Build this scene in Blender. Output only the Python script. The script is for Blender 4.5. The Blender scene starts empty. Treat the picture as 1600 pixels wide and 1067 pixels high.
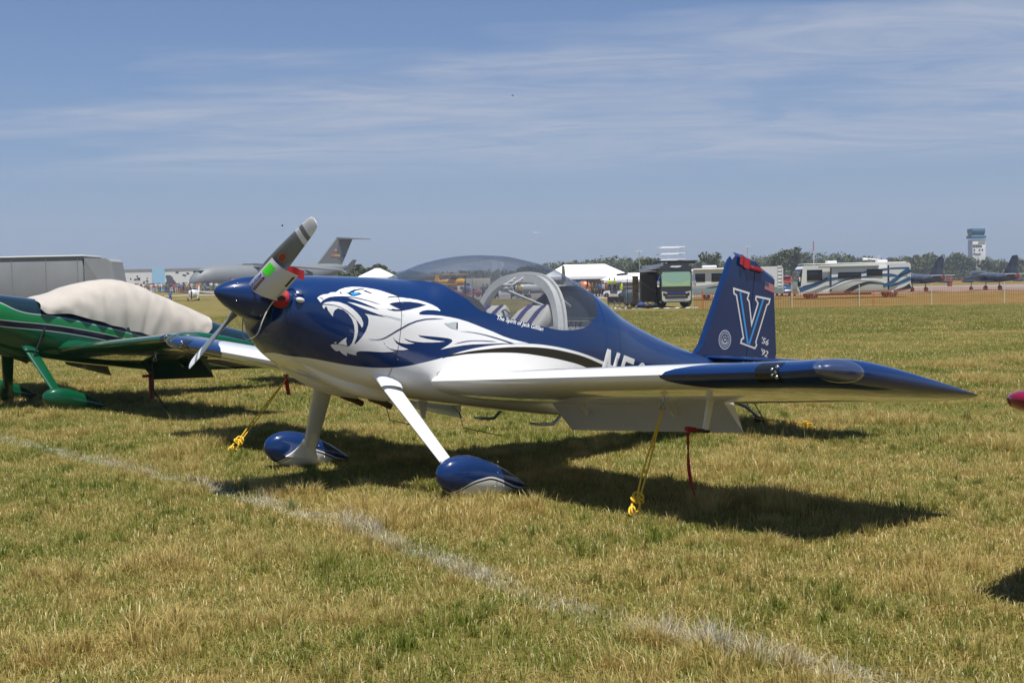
import bpy, bmesh, math, random
import numpy as np
from mathutils import Vector, Matrix, noise as mnoise
from mathutils.bvhtree import BVHTree
from mathutils.geometry import delaunay_2d_cdt
random.seed(7); RNG = np.random.default_rng(7)
S = bpy.context.scene
COL = S.collection
# ------------------------------------------------------------------ camera
FPX = 1921.76
YAW, PIT, ROL = 0.725357, -0.044296, -0.020937
CAM = Vector((-4.1683, -7.8379, 1.4959))
cf = Vector((math.sin(YAW)*math.cos(PIT), math.cos(YAW)*math.cos(PIT), math.sin(PIT)))
cr = cf.cross(Vector((0, 0, 1))).normalized(); cu = cr.cross(cf)
cr, cu = math.cos(ROL)*cr + math.sin(ROL)*cu, -math.sin(ROL)*cr + math.cos(ROL)*cu
cam_d = bpy.data.cameras.new('camera'); cam = bpy.data.objects.new('camera', cam_d); COL.objects.link(cam)
cam.matrix_world = Matrix(((cr.x, cu.x, -cf.x, CAM.x), (cr.y, cu.y, -cf.y, CAM.y), (cr.z, cu.z, -cf.z, CAM.z), (0, 0, 0, 1)))
cam_d.sensor_width = 36; cam_d.lens = FPX/1600*36; cam_d.clip_end = 9000; cam_d.clip_start = .1
S.camera = cam
# ------------------------------------------------------------------ sun and sky
SHD = Vector((.08, .24, -1)).normalized()           # the way the sunlight travels
SUN_EL = math.asin(-SHD.z); SUN_AZ = math.atan2(-SHD.x, -SHD.y)   # azimuth from +y towards +x
sd = bpy.data.lights.new('sun', 'SUN'); sd.energy = 5.0; sd.angle = math.radians(.53); sd.color = (1, .955, .88)
so = bpy.data.objects.new('sun', sd); COL.objects.link(so); so.rotation_euler = SHD.to_track_quat('-Z', 'Y').to_euler()
so.location = (0, 0, 30)
W = bpy.data.worlds.new('World'); S.world = W; W.use_nodes = True
S.view_settings.view_transform = 'Standard'; S.view_settings.look = 'None'; S.view_settings.exposure = 0.45
S.view_settings.gamma = 1; S.view_settings.use_curve_mapping = False
S.render.resolution_x = 1024; S.render.resolution_y = 682
S.cycles.max_bounces = 8; S.cycles.transparent_max_bounces = 24
S.cycles.caustics_reflective = False; S.cycles.caustics_refractive = False

def build_world():
    nt = W.node_tree; nt.nodes.clear(); N = nt.nodes.new; L = nt.links.new
    out = N('ShaderNodeOutputWorld'); bg = N('ShaderNodeBackground'); L(bg.outputs[0], out.inputs[0])
    sky = N('ShaderNodeTexSky'); sky.sky_type = 'NISHITA'; sky.sun_disc = False
    sky.sun_elevation = SUN_EL; sky.sun_rotation = SUN_AZ
    sky.altitude = 0; sky.air_density = AIR; sky.dust_density = DUST; sky.ozone_density = OZ
    bg.inputs[1].default_value = SKYS
    tc = N('ShaderNodeTexCoord'); sep = N('ShaderNodeSeparateXYZ'); L(tc.outputs['Generated'], sep.inputs[0])
    def mth(op, a, b=None, clamp=False):
        m = N('ShaderNodeMath'); m.operation = op; m.use_clamp = clamp
        for i, v in enumerate((a, b)):
            if v is None: continue
            if isinstance(v, (int, float)): m.inputs[i].default_value = v
            else: L(v, m.inputs[i])
        return m.outputs[0]
    z = mth('MAXIMUM', sep.outputs[2], .015)
    # thin high cloud sheet: project the direction onto a plane overhead
    cx = mth('DIVIDE', sep.outputs[0], mth('ADD', z, .06)); cy = mth('DIVIDE', sep.outputs[1], mth('ADD', z, .06))
    comb = N('ShaderNodeCombineXYZ'); L(cx, comb.inputs[0]); L(cy, comb.inputs[1])
    mr = N('ShaderNodeMapping'); L(comb.outputs[0], mr.inputs[0]); mr.inputs['Rotation'].default_value = (0, 0, YAW); mp = N('ShaderNodeMapping'); L(mr.outputs[0], mp.inputs[0]); mp.inputs['Scale'].default_value = (.45, 1.05, 1); mp.inputs['Location'].default_value = CLOUD_LOC
    n1 = N('ShaderNodeTexNoise'); L(mp.outputs[0], n1.inputs[0]); n1.inputs['Scale'].default_value = 2.4; n1.inputs['Detail'].default_value = 10; n1.inputs['Roughness'].default_value = .64; n1.inputs['Distortion'].default_value = 1.1
    n2 = N('ShaderNodeTexNoise'); L(mp.outputs[0], n2.inputs[0]); n2.inputs['Scale'].default_value = .8; n2.inputs['Detail'].default_value = 4
    mp2 = N('ShaderNodeMapping'); L(tc.outputs['Generated'], mp2.inputs[0]); mp2.inputs['Rotation'].default_value = (0, 0, YAW); sp2 = N('ShaderNodeSeparateXYZ'); L(mp2.outputs[0], sp2.inputs[0])
    edge = mth('SUBTRACT', mth('ADD', .180, mth('ADD', mth('MULTIPLY', mth('SUBTRACT', n2.outputs[0], .5), .42), mth('MULTIPLY', sp2.outputs[0], .11))), sep.outputs[2])
    cov = mth('MULTIPLY', edge, 22.0, True)
    wis = mth('MULTIPLY', mth('SUBTRACT', n1.outputs[0], .26), 2.8, True)
    amt = mth('MULTIPLY', mth('MULTIPLY', cov, wis), CLOUD_AMT)
    low = mth('MULTIPLY', mth('SUBTRACT', sep.outputs[2], .084), 45.0, True)
    amt = mth('MULTIPLY', amt, low)
    # haze: pale grey blue towards the horizon
    hz = N('ShaderNodeMath'); hz.operation = 'POWER'; L(mth('SUBTRACT', 1.0, mth('ABSOLUTE', sep.outputs[2])), hz.inputs[0]); hz.inputs[1].default_value = HAZE_POW
    mh = N('ShaderNodeMix'); mh.data_type = 'RGBA'; L(mth('MULTIPLY', hz.outputs[0], HAZE_MIX), mh.inputs['Factor']); tn = N('ShaderNodeVectorMath'); tn.operation = 'MULTIPLY'; L(sky.outputs[0], tn.inputs[0]); tn.inputs[1].default_value = SKY_TINT; L(tn.outputs[0], mh.inputs['A']); mh.inputs['B'].default_value = HAZE_COL
    ml = N('ShaderNodeMix'); ml.data_type = 'RGBA'; L(amt, ml.inputs['Factor']); L(mh.outputs['Result'], ml.inputs['A']); ml.inputs['B'].default_value = CLOUD_COL
    L(ml.outputs['Result'], bg.inputs[0])
SKYS = .07; AIR = 1.0; DUST = .2; OZ = 6.0; SKY_TINT = (.82, .87, 1.0); HAZE_POW = 7.0; CLOUD_AMT = .85; CLOUD_LOC = (3.1, 1.7, 0); HAZE_MIX = .97; HAZE_COL = (2.7, 3.4, 4.95, 1); CLOUD_COL = (4.3, 4.9, 6.2, 1)
build_world()

# ------------------------------------------------------------------ helpers
def at(px, Z, z=None, py=None):
    """A place in the world along the line of sight of column px at depth Z, standing on the ground."""
    k = (px-800)/FPX
    d = Vector((cf.x, cf.y, 0)).normalized() + k*Vector((cr.x, cr.y, 0)).normalized()
    p = Vector((CAM.x, CAM.y, 0)) + Z*d
    p.z = gz(p.x, p.y) if z is None else z
    return p
def gz(x, y):
    """Height of the field: flat round the aircraft, a shallow dip far off to the right, a gentle rise at the end."""
    dx, dy = x-CAM.x, y-CAM.y
    Z = dx*cf.x + dy*cf.y; X = dx*cr.x + dy*cr.y
    if Z < 30: return 0.0
    a = min(1, max(-1, X/max(Z, 1)))
    s = 1/(1+math.exp(-(a-.03)*40))
    dip = -.58*math.exp(-((Z-115)/42)**2)*s
    l = 1/(1+math.exp((a+.14)*30)); rise = l*2.0*min(1, max(0, (Z-195)/45))**1.5 if Z < 500 else l*2.0
    return dip+rise
def mat(name, col, rough=.5, metal=0., coat=0., spec=.5, bump=None, var=None, emit=None, alpha=None, sheen=0):
    m = bpy.data.materials.new(name); m.use_nodes = True; nt = m.node_tree; b = nt.nodes['Principled BSDF']
    b.inputs['Base Color'].default_value = (*col, 1); b.inputs['Roughness'].default_value = rough
    b.inputs['Metallic'].default_value = metal; b.inputs['Coat Weight'].default_value = coat; b.inputs['Coat Roughness'].default_value = .04
    b.inputs['Specular IOR Level'].default_value = spec
    if var:                                           # (scale, amount): uneven tone
        tc = nt.nodes.new('ShaderNodeTexCoord'); n = nt.nodes.new('ShaderNodeTexNoise'); nt.links.new(tc.outputs['Object'], n.inputs[0])
        n.inputs['Scale'].default_value = var[0]; n.inputs['Detail'].default_value = 5; n.inputs['Roughness'].default_value = .65
        mx = nt.nodes.new('ShaderNodeMix'); mx.data_type = 'RGBA'
        mx.inputs['A'].default_value = (*[c*(1-var[1]) for c in col], 1); mx.inputs['B'].default_value = (*[min(1, c*(1+var[1])) for c in col], 1)
        cr_ = nt.nodes.new('ShaderNodeMapRange'); cr_.inputs[1].default_value = .3; cr_.inputs[2].default_value = .7
        nt.links.new(n.outputs[0], cr_.inputs[0]); nt.links.new(cr_.outputs[0], mx.inputs['Factor']); nt.links.new(mx.outputs['Result'], b.inputs['Base Color'])
    if bump:
        tc = nt.nodes.new('ShaderNodeTexCoord'); n = nt.nodes.new('ShaderNodeTexNoise'); nt.links.new(tc.outputs['Object'], n.inputs[0])
        n.inputs['Scale'].default_value = bump[0]; n.inputs['Detail'].default_value = 4
        bp = nt.nodes.new('ShaderNodeBump'); bp.inputs['Strength'].default_value = bump[1]; bp.inputs['Distance'].default_value = bump[2] if len(bump) > 2 else .01
        nt.links.new(n.outputs[0], bp.inputs['Height']); nt.links.new(bp.outputs[0], b.inputs['Normal'])
    if alpha is not None: b.inputs['Alpha'].default_value = alpha
    return m
def tag(o, label=None, cat=None, group=None, kind=None):
    if label: o['label'] = label
    if cat: o['category'] = cat
    if group: o['group'] = group
    if kind: o['kind'] = kind
    return o
def empty(name, loc, rz=0, label=None, cat=None, group=None):
    o = bpy.data.objects.new(name, None); COL.objects.link(o); o.location = loc; o.rotation_euler = (0, 0, rz); o.empty_display_size = .2
    return tag(o, label, cat, group)
def link(name, me, parent=None, loc=None):
    o = bpy.data.objects.new(name, me); COL.objects.link(o)
    if parent: o.parent = parent
    if loc is not None: o.location = loc
    return o
class MB:
    """Collects shapes into one mesh object."""
    def __init__(s): s.v = []; s.f = []; s.m = []; s.mi = 0
    def add(s, vs, fs, M=None):
        n = len(s.v)
        s.v += [tuple(M @ Vector(v)) if M else tuple(v) for v in vs]
        s.f += [tuple(i+n for i in f) for f in fs]; s.m += [s.mi]*len(fs); return s
    def box(s, c, d, M=None, bev=0, rz=0):
        x, y, z = d[0]/2, d[1]/2, d[2]/2
        R = Matrix.Translation(Vector(c)) @ Matrix.Rotation(rz, 4, 'Z')
        if M: R = M @ R
        if bev <= 0:
            vs = [(a*x, b*y, e*z) for a in (-1, 1) for b in (-1, 1) for e in (-1, 1)]
            return s.add(vs, [(0, 1, 3, 2), (4, 6, 7, 5), (0, 4, 5, 1), (2, 3, 7, 6), (0, 2, 6, 4), (1, 5, 7, 3)], R)
        bm = bmesh.new(); bmesh.ops.create_cube(bm, size=1)
        for v in bm.verts: v.co = Vector((v.co.x*2*x, v.co.y*2*y, v.co.z*2*z))
        bmesh.ops.bevel(bm, geom=bm.edges[:], offset=bev, segments=2, profile=.5, affect='EDGES')
        s.bm(bm, R); return s
    def bm(s, bm, M=None):
        bm.verts.ensure_lookup_table(); bm.verts.index_update()
        s.add([v.co.copy() for v in bm.verts], [tuple(v.index for v in f.verts) for f in bm.faces], M); bm.free(); return s
    def tube(s, pts, r, n=8, M=None, cap=True):
        pts = [Vector(p) for p in pts]; rs = r if isinstance(r, (list, tuple)) else [r]*len(pts); vs = []; fs = []
        up = None
        for i, p in enumerate(pts):
            t = (pts[min(i+1, len(pts)-1)] - pts[max(i-1, 0)]).normalized()
            if up is None: up = Vector((0, 0, 1)) if abs(t.z) < .9 else Vector((1, 0, 0))
            a = t.cross(up).normalized(); up = a.cross(t).normalized()
            for k in range(n):
                g = 2*math.pi*k/n; vs.append(p + rs[i]*(math.cos(g)*a + math.sin(g)*up))
        for i in range(len(pts)-1):
            for k in range(n): fs.append((i*n+k, i*n+(k+1) % n, (i+1)*n+(k+1) % n, (i+1)*n+k))
        if cap: fs.append(tuple(range(n-1, -1, -1))); fs.append(tuple((len(pts)-1)*n+k for k in range(n)))
        return s.add(vs, fs, M)
    def loft(s, secs, closed=True, cap=False, M=None):
        n = len(secs[0]); vs = [v for q in secs for v in q]; fs = []
        for i in range(len(secs)-1):
            for k in range(n if closed else n-1): fs.append((i*n+k, i*n+(k+1) % n, (i+1)*n+(k+1) % n, (i+1)*n+k))
        if cap: fs.append(tuple(range(n-1, -1, -1))); fs.append(tuple((len(secs)-1)*n+k for k in range(n)))
        return s.add(vs, fs, M)
    def prism(s, poly, d0, d1, axis='y', M=None):
        """poly of (a,b) pushed out along an axis from d0 to d1; y: (x,z), x: (y,z), z: (x,y)"""
        f = {'y': lambda p, d: (p[0], d, p[1]), 'x': lambda p, d: (d, p[0], p[1]), 'z': lambda p, d: (p[0], p[1], d)}[axis]
        n = len(poly); vs = [f(p, d0) for p in poly] + [f(p, d1) for p in poly]
        return s.add(vs, [tuple(range(n)), tuple(range(2*n-1, n-1, -1))] + [(k, (k+1) % n, n+(k+1) % n, n+k) for k in range(n)], M)
    def lathe(s, prof, n=24, M=None):
        """prof of (x, r) about the x axis"""
        vs = []; fs = []
        for x, r in prof:
            for k in range(n): g = 2*math.pi*k/n; vs.append((x, r*math.cos(g), r*math.sin(g)))
        for i in range(len(prof)-1):
            for k in range(n): fs.append((i*n+k, (i+1)*n+k, (i+1)*n+(k+1) % n, i*n+(k+1) % n))
        fs.append(tuple(range(n))); fs.append(tuple((len(prof)-1)*n+k for k in range(n-1, -1, -1)))
        return s.add(vs, fs, M)
    def ball(s, c, r, n=12, M=None, sc=(1, 1, 1)):
        bm = bmesh.new(); bmesh.ops.create_uvsphere(bm, u_segments=n, v_segments=max(6, n*2//3), radius=r)
        R = Matrix.Translation(Vector(c)) @ Matrix.Diagonal((*sc, 1))
        if M: R = M @ R
        return s.bm(bm, R)
    def build(s, name, mats, parent=None, smooth=True, loc=None, sharp=35, fixn=True):
        me = bpy.data.meshes.new(name); me.from_pydata([tuple(v) for v in s.v], [], s.f)
        mats = mats if isinstance(mats, (list, tuple)) else [mats]
        for m in mats: me.materials.append(m)
        if len(mats) > 1: me.polygons.foreach_set('material_index', s.m)
        if fixn:
            bm = bmesh.new(); bm.from_mesh(me); bmesh.ops.remove_doubles(bm, verts=bm.verts, dist=1e-6); bmesh.ops.recalc_face_normals(bm, faces=bm.faces); bm.to_mesh(me); bm.free()
        if smooth:
            me.polygons.foreach_set('use_smooth', [True]*len(me.polygons))
            me.set_sharp_from_angle(angle=math.radians(sharp))
        me.update()
        return link(name, me, parent, loc)
def copy_tree(o, parent=None):
    c = o.copy(); COL.objects.link(c)
    if parent: c.parent = parent
    for ch in list(o.children): copy_tree(ch, c)
    return c
def cubic(xs, ys):
    """smooth monotone curve through the points (numpy), clamped at the ends"""
    xs = np.array(xs, float); ys = np.array(ys, float); h = np.diff(xs); d = np.diff(ys)/h
    m = np.zeros(len(xs)); m[0] = d[0]; m[-1] = d[-1]
    for i in range(1, len(xs)-1):
        if d[i-1]*d[i] > 0:
            w1 = 2*h[i]+h[i-1]; w2 = h[i]+2*h[i-1]; m[i] = (w1+w2)/(w1/d[i-1]+w2/d[i])
    def f(x):
        x = min(max(x, xs[0]), xs[-1]); i = min(max(int(np.searchsorted(xs, x))-1, 0), len(h)-1); t = (x-xs[i])/h[i]
        return float((2*t**3-3*t**2+1)*ys[i] + (t**3-2*t**2+t)*h[i]*m[i] + (-2*t**3+3*t**2)*ys[i+1] + (t**3-t**2)*h[i]*m[i+1])
    return f
# ------------------------------------------------------------------ the shape of the sport aircraft (body axes: x aft, y starboard, z up from the propeller shaft)
TH = 0.184973; H0 = 1.5104
F_TOP = cubic([.42, .46, .57, .9, 1.185, 1.424, 1.527, 1.66, 1.9, 2.155, 2.357, 2.638, 2.935, 3.255, 3.592, 3.858, 4.217, 4.775, 5.214, 6.3],
              [.13, .165, .205, .265, .308, .337, .353, .433, .565, .655, .699, .735, .737, .673, .576, .475, .385, .294, .252, .2])
F_BOT = cubic([.42, .46, .6, .85, 1.1, 1.33, 2.0, 3.0, 4.0, 5.0, 6.0, 6.3], [-.24, -.31, -.42, -.50, -.545, -.56, -.57, -.55, -.43, -.28, -.13, -.06])
F_HW = cubic([.42, .46, .6, .8, 1.0, 1.33, 1.8, 2.4, 2.9, 3.5, 4.2, 5.0, 5.8, 6.3], [.33, .365, .41, .445, .47, .505, .56, .60, .60, .54, .41, .27, .13, .03])
F_ZC = cubic([.42, 1.33, 2.4, 3.5, 5.0, 6.3], [-.02, -.08, -.10, -.06, .02, .07])
F_NU = cubic([.42, 1.0, 1.5, 2.2, 3.0, 4.0, 5.2], [2.3, 2.5, 2.5, 2.25, 2.25, 2.2, 2.2])
F_NL = cubic([.42, 1.0, 1.5, 3.0, 5.2], [2.4, 3.0, 4.0, 4.5, 3.4])
def fus_pt(x, t, side=-1, off=0.):
    top, bot, hw, zc = F_TOP(x), F_BOT(x), F_HW(x), F_ZC(x)
    n = F_NU(x) if t >= 0 else F_NL(x)
    c, s_ = math.cos(t), math.sin(t)
    y = (hw-off)*abs(c)**(2/n); z = zc + ((top-zc) if t >= 0 else (zc-bot))*math.copysign(abs(s_)**(2/n), s_)*(1-off/.6)
    return (x, side*y, z)
DECAL = {
 'white0': [(0.5933,0.0448),(0.5965,0.0493),(0.6184,0.067),(0.6465,0.0801),(0.6802,0.0885),(0.7012,0.1022),(0.7235,0.1082),(0.7455,0.1125),(0.7811,0.1368),(0.8332,0.1589),(0.8968,0.1768),(0.9561,0.1857),(1.02,0.1907),(1.0818,0.1906),(1.131,0.1883),(1.1782,0.1803),(1.2268,0.1725),(1.2697,0.1642),(1.3096,0.1649),(1.3431,0.1663),(1.2512,0.155),(1.2979,0.1607),(1.3675,0.1675),(1.4349,0.1678),(1.4932,0.1625),(1.5494,0.1513),(1.5898,0.1362),(1.6097,0.1205),(1.6125,0.1108),(1.5942,0.1126),(1.5572,0.1108),(1.5038,0.1037),(1.4566,0.0896),(1.4286,0.0718),(1.4244,0.0645),(1.4333,0.0579),(1.4623,0.0598),(1.5389,0.0704),(1.6146,0.0775),(1.6916,0.0793),(1.7709,0.0766),(1.8526,0.0687),(1.9357,0.0554),(2.0202,0.0405),(2.1063,0.0257),(2.1946,0.0073),(2.2848,-0.0041),(2.3775,-0.0085),(2.4732,-0.0113),(2.3794,-0.0244),(2.3156,-0.0347),(2.2708,-0.0396),(2.1837,-0.0519),(2.116,-0.0642),(2.0166,-0.081),(1.919,-0.0975),(1.8394,-0.1156),(1.7534,-0.1398),(1.6847,-0.1609),(1.636,-0.1764),(1.6611,-0.1609),(1.6969,-0.1357),(1.7252,-0.1114),(1.7327,-0.0969),(1.7216,-0.0863),(1.6893,-0.0829),(1.6268,-0.0852),(1.5653,-0.0888),(1.4971,-0.0941),(1.4518,-0.0973),(1.4287,-0.0954),(1.4472,-0.108),(1.4998,-0.1136),(1.5691,-0.115),(1.6308,-0.1128),(1.6658,-0.1111),(1.6167,-0.1235),(1.5564,-0.1342),(1.4814,-0.1449),(1.4211,-0.1482),(1.3681,-0.1479),(1.337,-0.1418),(1.3149,-0.1357),(1.3303,-0.148),(1.362,-0.158),(1.408,-0.162),(1.3716,-0.1718),(1.3346,-0.1764),(1.2968,-0.1758),(1.2674,-0.1728),(1.2388,-0.1595),(1.2195,-0.142),(1.2282,-0.1552),(1.2558,-0.1832),(1.2984,-0.2004),(1.3639,-0.2134),(1.3225,-0.225),(1.2575,-0.2323),(1.204,-0.2282),(1.1679,-0.2101),(1.1471,-0.1842),(1.1568,-0.203),(1.1907,-0.2271),(1.2259,-0.2396),(1.2526,-0.2417),(1.2281,-0.2509),(1.1654,-0.2625),(1.1025,-0.2683),(1.0405,-0.273),(0.9801,-0.2797),(0.9578,-0.2874),(0.952,-0.298),(0.9593,-0.3142),(0.9298,-0.3126),(0.9051,-0.3104),(0.8855,-0.3057),(0.8843,-0.3104),(0.8934,-0.3264),(0.875,-0.3244),(0.847,-0.3129),(0.8275,-0.3002),(0.8214,-0.2994),(0.8091,-0.3051),(0.7967,-0.3029),(0.7752,-0.2917),(0.7556,-0.2775),(0.7473,-0.2702),(0.7559,-0.2616),(0.7922,-0.2569),(0.8337,-0.2571),(0.8708,-0.2609),(0.885,-0.2577),(0.9,-0.2339),(0.9062,-0.1932),(0.9045,-0.148),(0.8924,-0.1043),(0.8687,-0.0625),(0.833,-0.0284),(0.7937,-0.0074),(0.7505,-0.0029),(0.727,-0.0224),(0.7192,-0.0462),(0.7192,-0.0675),(0.6987,-0.0494),(0.6782,-0.0301),(0.6635,-0.0033),(0.6522,-0.009),(0.6481,-0.0248),(0.6384,-0.0168),(0.6312,-0.0029),(0.6355,0.0023),(0.6834,0.0089),(0.7314,0.0104),(0.7745,0.002),(0.8255,-0.0171),(0.8724,-0.0438),(0.9036,-0.0645),(0.9214,-0.1),(0.9302,-0.1442),(0.9286,-0.19),(0.9192,-0.2369),(0.9279,-0.2345),(0.9399,-0.2197),(0.9691,-0.1784),(0.9926,-0.1292),(1.0047,-0.0817),(1.0031,-0.0476),(0.9905,-0.0237),(0.9633,-0.0068),(0.9953,-0.0058),(1.0341,-0.0072),(1.0927,-0.0062),(1.1389,-0.0083),(1.059,0.0081),(0.9937,0.0197),(0.9294,0.0312),(0.8664,0.0451),(0.8233,0.054),(0.8794,0.0557),(0.9298,0.0513),(0.9935,0.0455),(1.0451,0.0405),(1.0843,0.0386),(1.0453,0.0491),(1.0068,0.0574),(0.9438,0.0713),(0.8819,0.0813),(0.8331,0.0864),(0.8835,0.0913),(0.9335,0.0903),(0.9967,0.0874),(1.0603,0.0798),(1.1059,0.0791),(1.0294,0.091),(0.9663,0.0968),(0.91,0.0997),(0.8474,0.0974),(0.7911,0.0909),(0.7349,0.0805),(0.6852,0.0666),(0.654,0.0491),(0.6347,0.033),(0.6185,0.0164)],
 'white1': [(0.6333,0.0092),(0.6592,0.0263),(0.7069,0.0397),(0.7614,0.0429),(0.8165,0.0331),(0.8668,0.0127),(0.9065,-0.0123),(0.9415,-0.0411),(0.963,-0.0765),(0.9644,-0.0992),(0.9569,-0.1128),(0.943,-0.0967),(0.9138,-0.0698),(0.8714,-0.0366),(0.8247,-0.0093),(0.7741,0.0087),(0.7311,0.016),(0.683,0.0156)],
 'white2': [(0.7645,-0.2524),(0.782,-0.2385),(0.7851,-0.2528)],
 'white3': [(0.7982,-0.2532),(0.8147,-0.2321),(0.8337,-0.2123),(0.8518,-0.1983),(0.8517,-0.2239),(0.8681,-0.2556),(0.8324,-0.2528)],
 'navy0': [(0.8224,0.119),(0.8455,0.1246),(0.8661,0.1396),(0.9043,0.1576),(0.9544,0.1725),(0.9942,0.1781),(0.9833,0.1692),(0.9568,0.1653),(0.9179,0.1541),(0.8898,0.1378),(0.8952,0.1323),(0.928,0.1413),(0.9567,0.1345),(0.9211,0.1199),(0.8866,0.1067),(0.8617,0.106),(0.843,0.1167)],
 'navy1': [(0.9799,0.1646),(0.998,0.1676),(1.012,0.1641),(1.0227,0.1601),(1.0493,0.1558),(1.0223,0.1513),(1.0168,0.1532),(0.9991,0.1561),(0.9842,0.1577)],
 'eye0': [(0.8565,0.1207),(0.8767,0.1321),(0.8961,0.1296),(0.9216,0.1373),(0.9322,0.1321),(0.9143,0.1222),(0.8878,0.1115),(0.8682,0.1123)],
 'navy2': [(1.1722,0.0944),(1.1953,0.1068),(1.2514,0.123),(1.3068,0.1326),(1.2896,0.1314),(1.3599,0.1421),(1.4358,0.1451),(1.4987,0.1398),(1.4293,0.1133),(1.3501,0.0847),(1.2957,0.0675),(1.3113,0.0716),(1.2637,0.0583),(1.2166,0.0508),(1.1767,0.0503),(1.1405,0.0562),(1.1835,0.0555),(1.1972,0.0635),(1.2305,0.0641),(1.2696,0.0703),(1.2381,0.077),(1.2055,0.0852)],
 'navy3': [(1.0142,-0.1821),(1.0464,-0.1832),(1.0843,-0.1788),(1.1219,-0.1705),(1.1581,-0.1509),(1.1939,-0.1255),(1.2418,-0.0894),(1.2967,-0.0521),(1.3467,-0.0183),(1.2869,-0.0557),(1.3363,-0.0252),(1.402,0.008),(1.4773,0.0328),(1.5612,0.0491),(1.6529,0.0585),(1.5612,0.0424),(1.4851,0.026),(1.41,0.0012),(1.3447,-0.0325),(1.2887,-0.0686),(1.3477,-0.0287),(1.2983,-0.0635),(1.2434,-0.1008),(1.1953,-0.1351),(1.1594,-0.1594),(1.1228,-0.1762),(1.0851,-0.1833),(1.0471,-0.1871)],
 'navy4': [(1.7772,-0.0173),(1.858,-0.0075),(1.9403,-0.0042),(2.0241,-0.0057),(2.1097,-0.0119),(2.1974,-0.0201),(2.2786,-0.0295),(2.3248,-0.0348),(2.28,-0.0411),(2.1984,-0.029),(2.1107,-0.0207),(2.0248,-0.0125),(1.9408,-0.0089),(1.8584,-0.0108)],
 'navy5': [(1.7428,-0.1224),(1.7884,-0.1024),(1.8508,-0.0813),(1.9228,-0.0663),(2.0046,-0.0546),(2.0965,-0.0463),(2.1566,-0.0446),(2.0972,-0.0517),(2.0053,-0.06),(1.9236,-0.0716),(1.8518,-0.088),(1.7891,-0.1077)],
 'navy6': [(1.1563,0.1385),(1.1866,0.1523),(1.2292,0.1617),(1.2734,0.1654),(1.3168,0.1667),(1.2755,0.1622),(1.227,0.1554),(1.1918,0.1478)],
 'navy7': [(0.601,0.0489),(0.6198,0.0548),(0.6337,0.0498),(0.6388,0.0377),(0.6347,0.0359),(0.6306,0.0464),(0.6195,0.0514)],
 'scoop0': [(1.6425,0.0246),(1.6852,0.0311),(1.724,0.0451),(1.7654,0.05),(1.7677,-0.0038),(1.7114,-0.0021),(1.687,0.0044)],
 'slot0': [(1.7528,0.044),(1.7639,0.0471),(1.7667,-0.0026),(1.7544,-0.0004)],
}
# ------------------------------------------------------------------ paint
NAVY = (.006, .027, .108); WHITE = (.80, .80, .79); BLACKP = (.012, .012, .014)
def fcurve(nt, sock, pts, x0, x1, z0, z1):
    """z(x) as a Float Curve; pts in object units"""
    mr = nt.nodes.new('ShaderNodeMapRange'); mr.inputs[1].default_value = x0; mr.inputs[2].default_value = x1; nt.links.new(sock, mr.inputs[0])
    fc = nt.nodes.new('ShaderNodeFloatCurve'); nt.links.new(mr.outputs[0], fc.inputs['Value']); c = fc.mapping.curves[0]
    q = [((x-x0)/(x1-x0), (z-z0)/(z1-z0)) for x, z in pts]
    c.points[0].location = q[0]; c.points[1].location = q[-1]
    for a in q[1:-1]: c.points.new(*a)
    fc.mapping.update()
    m2 = nt.nodes.new('ShaderNodeMapRange'); m2.clamp = False; m2.inputs[3].default_value = z0; m2.inputs[4].default_value = z1; nt.links.new(fc.outputs[0], m2.inputs[0])
    return m2.outputs[0]
def coat(b, rough=.28):
    b.inputs['Roughness'].default_value = rough; b.inputs['Coat Weight'].default_value = 1; b.inputs['Coat Roughness'].default_value = .025; b.inputs['Coat IOR'].default_value = 1.5; b.inputs['Specular IOR Level'].default_value = .12
def waves(nt, b, s=1.3, d=.004):
    """very slight unevenness of sheet skin and a little dust"""
    tc = nt.nodes.new('ShaderNodeTexCoord'); n = nt.nodes.new('ShaderNodeTexNoise'); nt.links.new(tc.outputs['Object'], n.inputs[0]); n.inputs['Scale'].default_value = s*2.2; n.inputs['Detail'].default_value = 2
    bp = nt.nodes.new('ShaderNodeBump'); bp.inputs['Strength'].default_value = .35; bp.inputs['Distance'].default_value = d; nt.links.new(n.outputs[0], bp.inputs['Height'])
    nt.links.new(bp.outputs[0], b.inputs['Normal']); nt.links.new(bp.outputs[0], b.inputs['Coat Normal'])
    n2 = nt.nodes.new('ShaderNodeTexNoise'); nt.links.new(tc.outputs['Object'], n2.inputs[0]); n2.inputs['Scale'].default_value = 9; n2.inputs['Detail'].default_value = 6
    mr = nt.nodes.new('ShaderNodeMapRange'); mr.inputs[1].default_value = .35; mr.inputs[2].default_value = .75; mr.inputs[3].default_value = .015; mr.inputs[4].default_value = .07; nt.links.new(n2.outputs[0], mr.inputs[0]); nt.links.new(mr.outputs[0], b.inputs['Coat Roughness'])
def mixcol(nt, fac, a, b_):
    m = nt.nodes.new('ShaderNodeMix'); m.data_type = 'RGBA'
    nt.links.new(fac, m.inputs['Factor'])
    for k, v in (('A', a), ('B', b_)):
        if isinstance(v, tuple): m.inputs[k].default_value = (*v[:3], 1)
        else: nt.links.new(v, m.inputs[k])
    return m.outputs['Result']
def gt(nt, a, b_, soft=.0015):
    """1 where a > b"""
    m = nt.nodes.new('ShaderNodeMath'); m.operation = 'SUBTRACT'
    for i, v in enumerate((a, b_)):
        if isinstance(v, (int, float)): m.inputs[i].default_value = v
        else: nt.links.new(v, m.inputs[i])
    r = nt.nodes.new('ShaderNodeMapRange'); r.inputs[1].default_value = -soft; r.inputs[2].default_value = soft; nt.links.new(m.outputs[0], r.inputs[0])
    return r.outputs[0]
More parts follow.
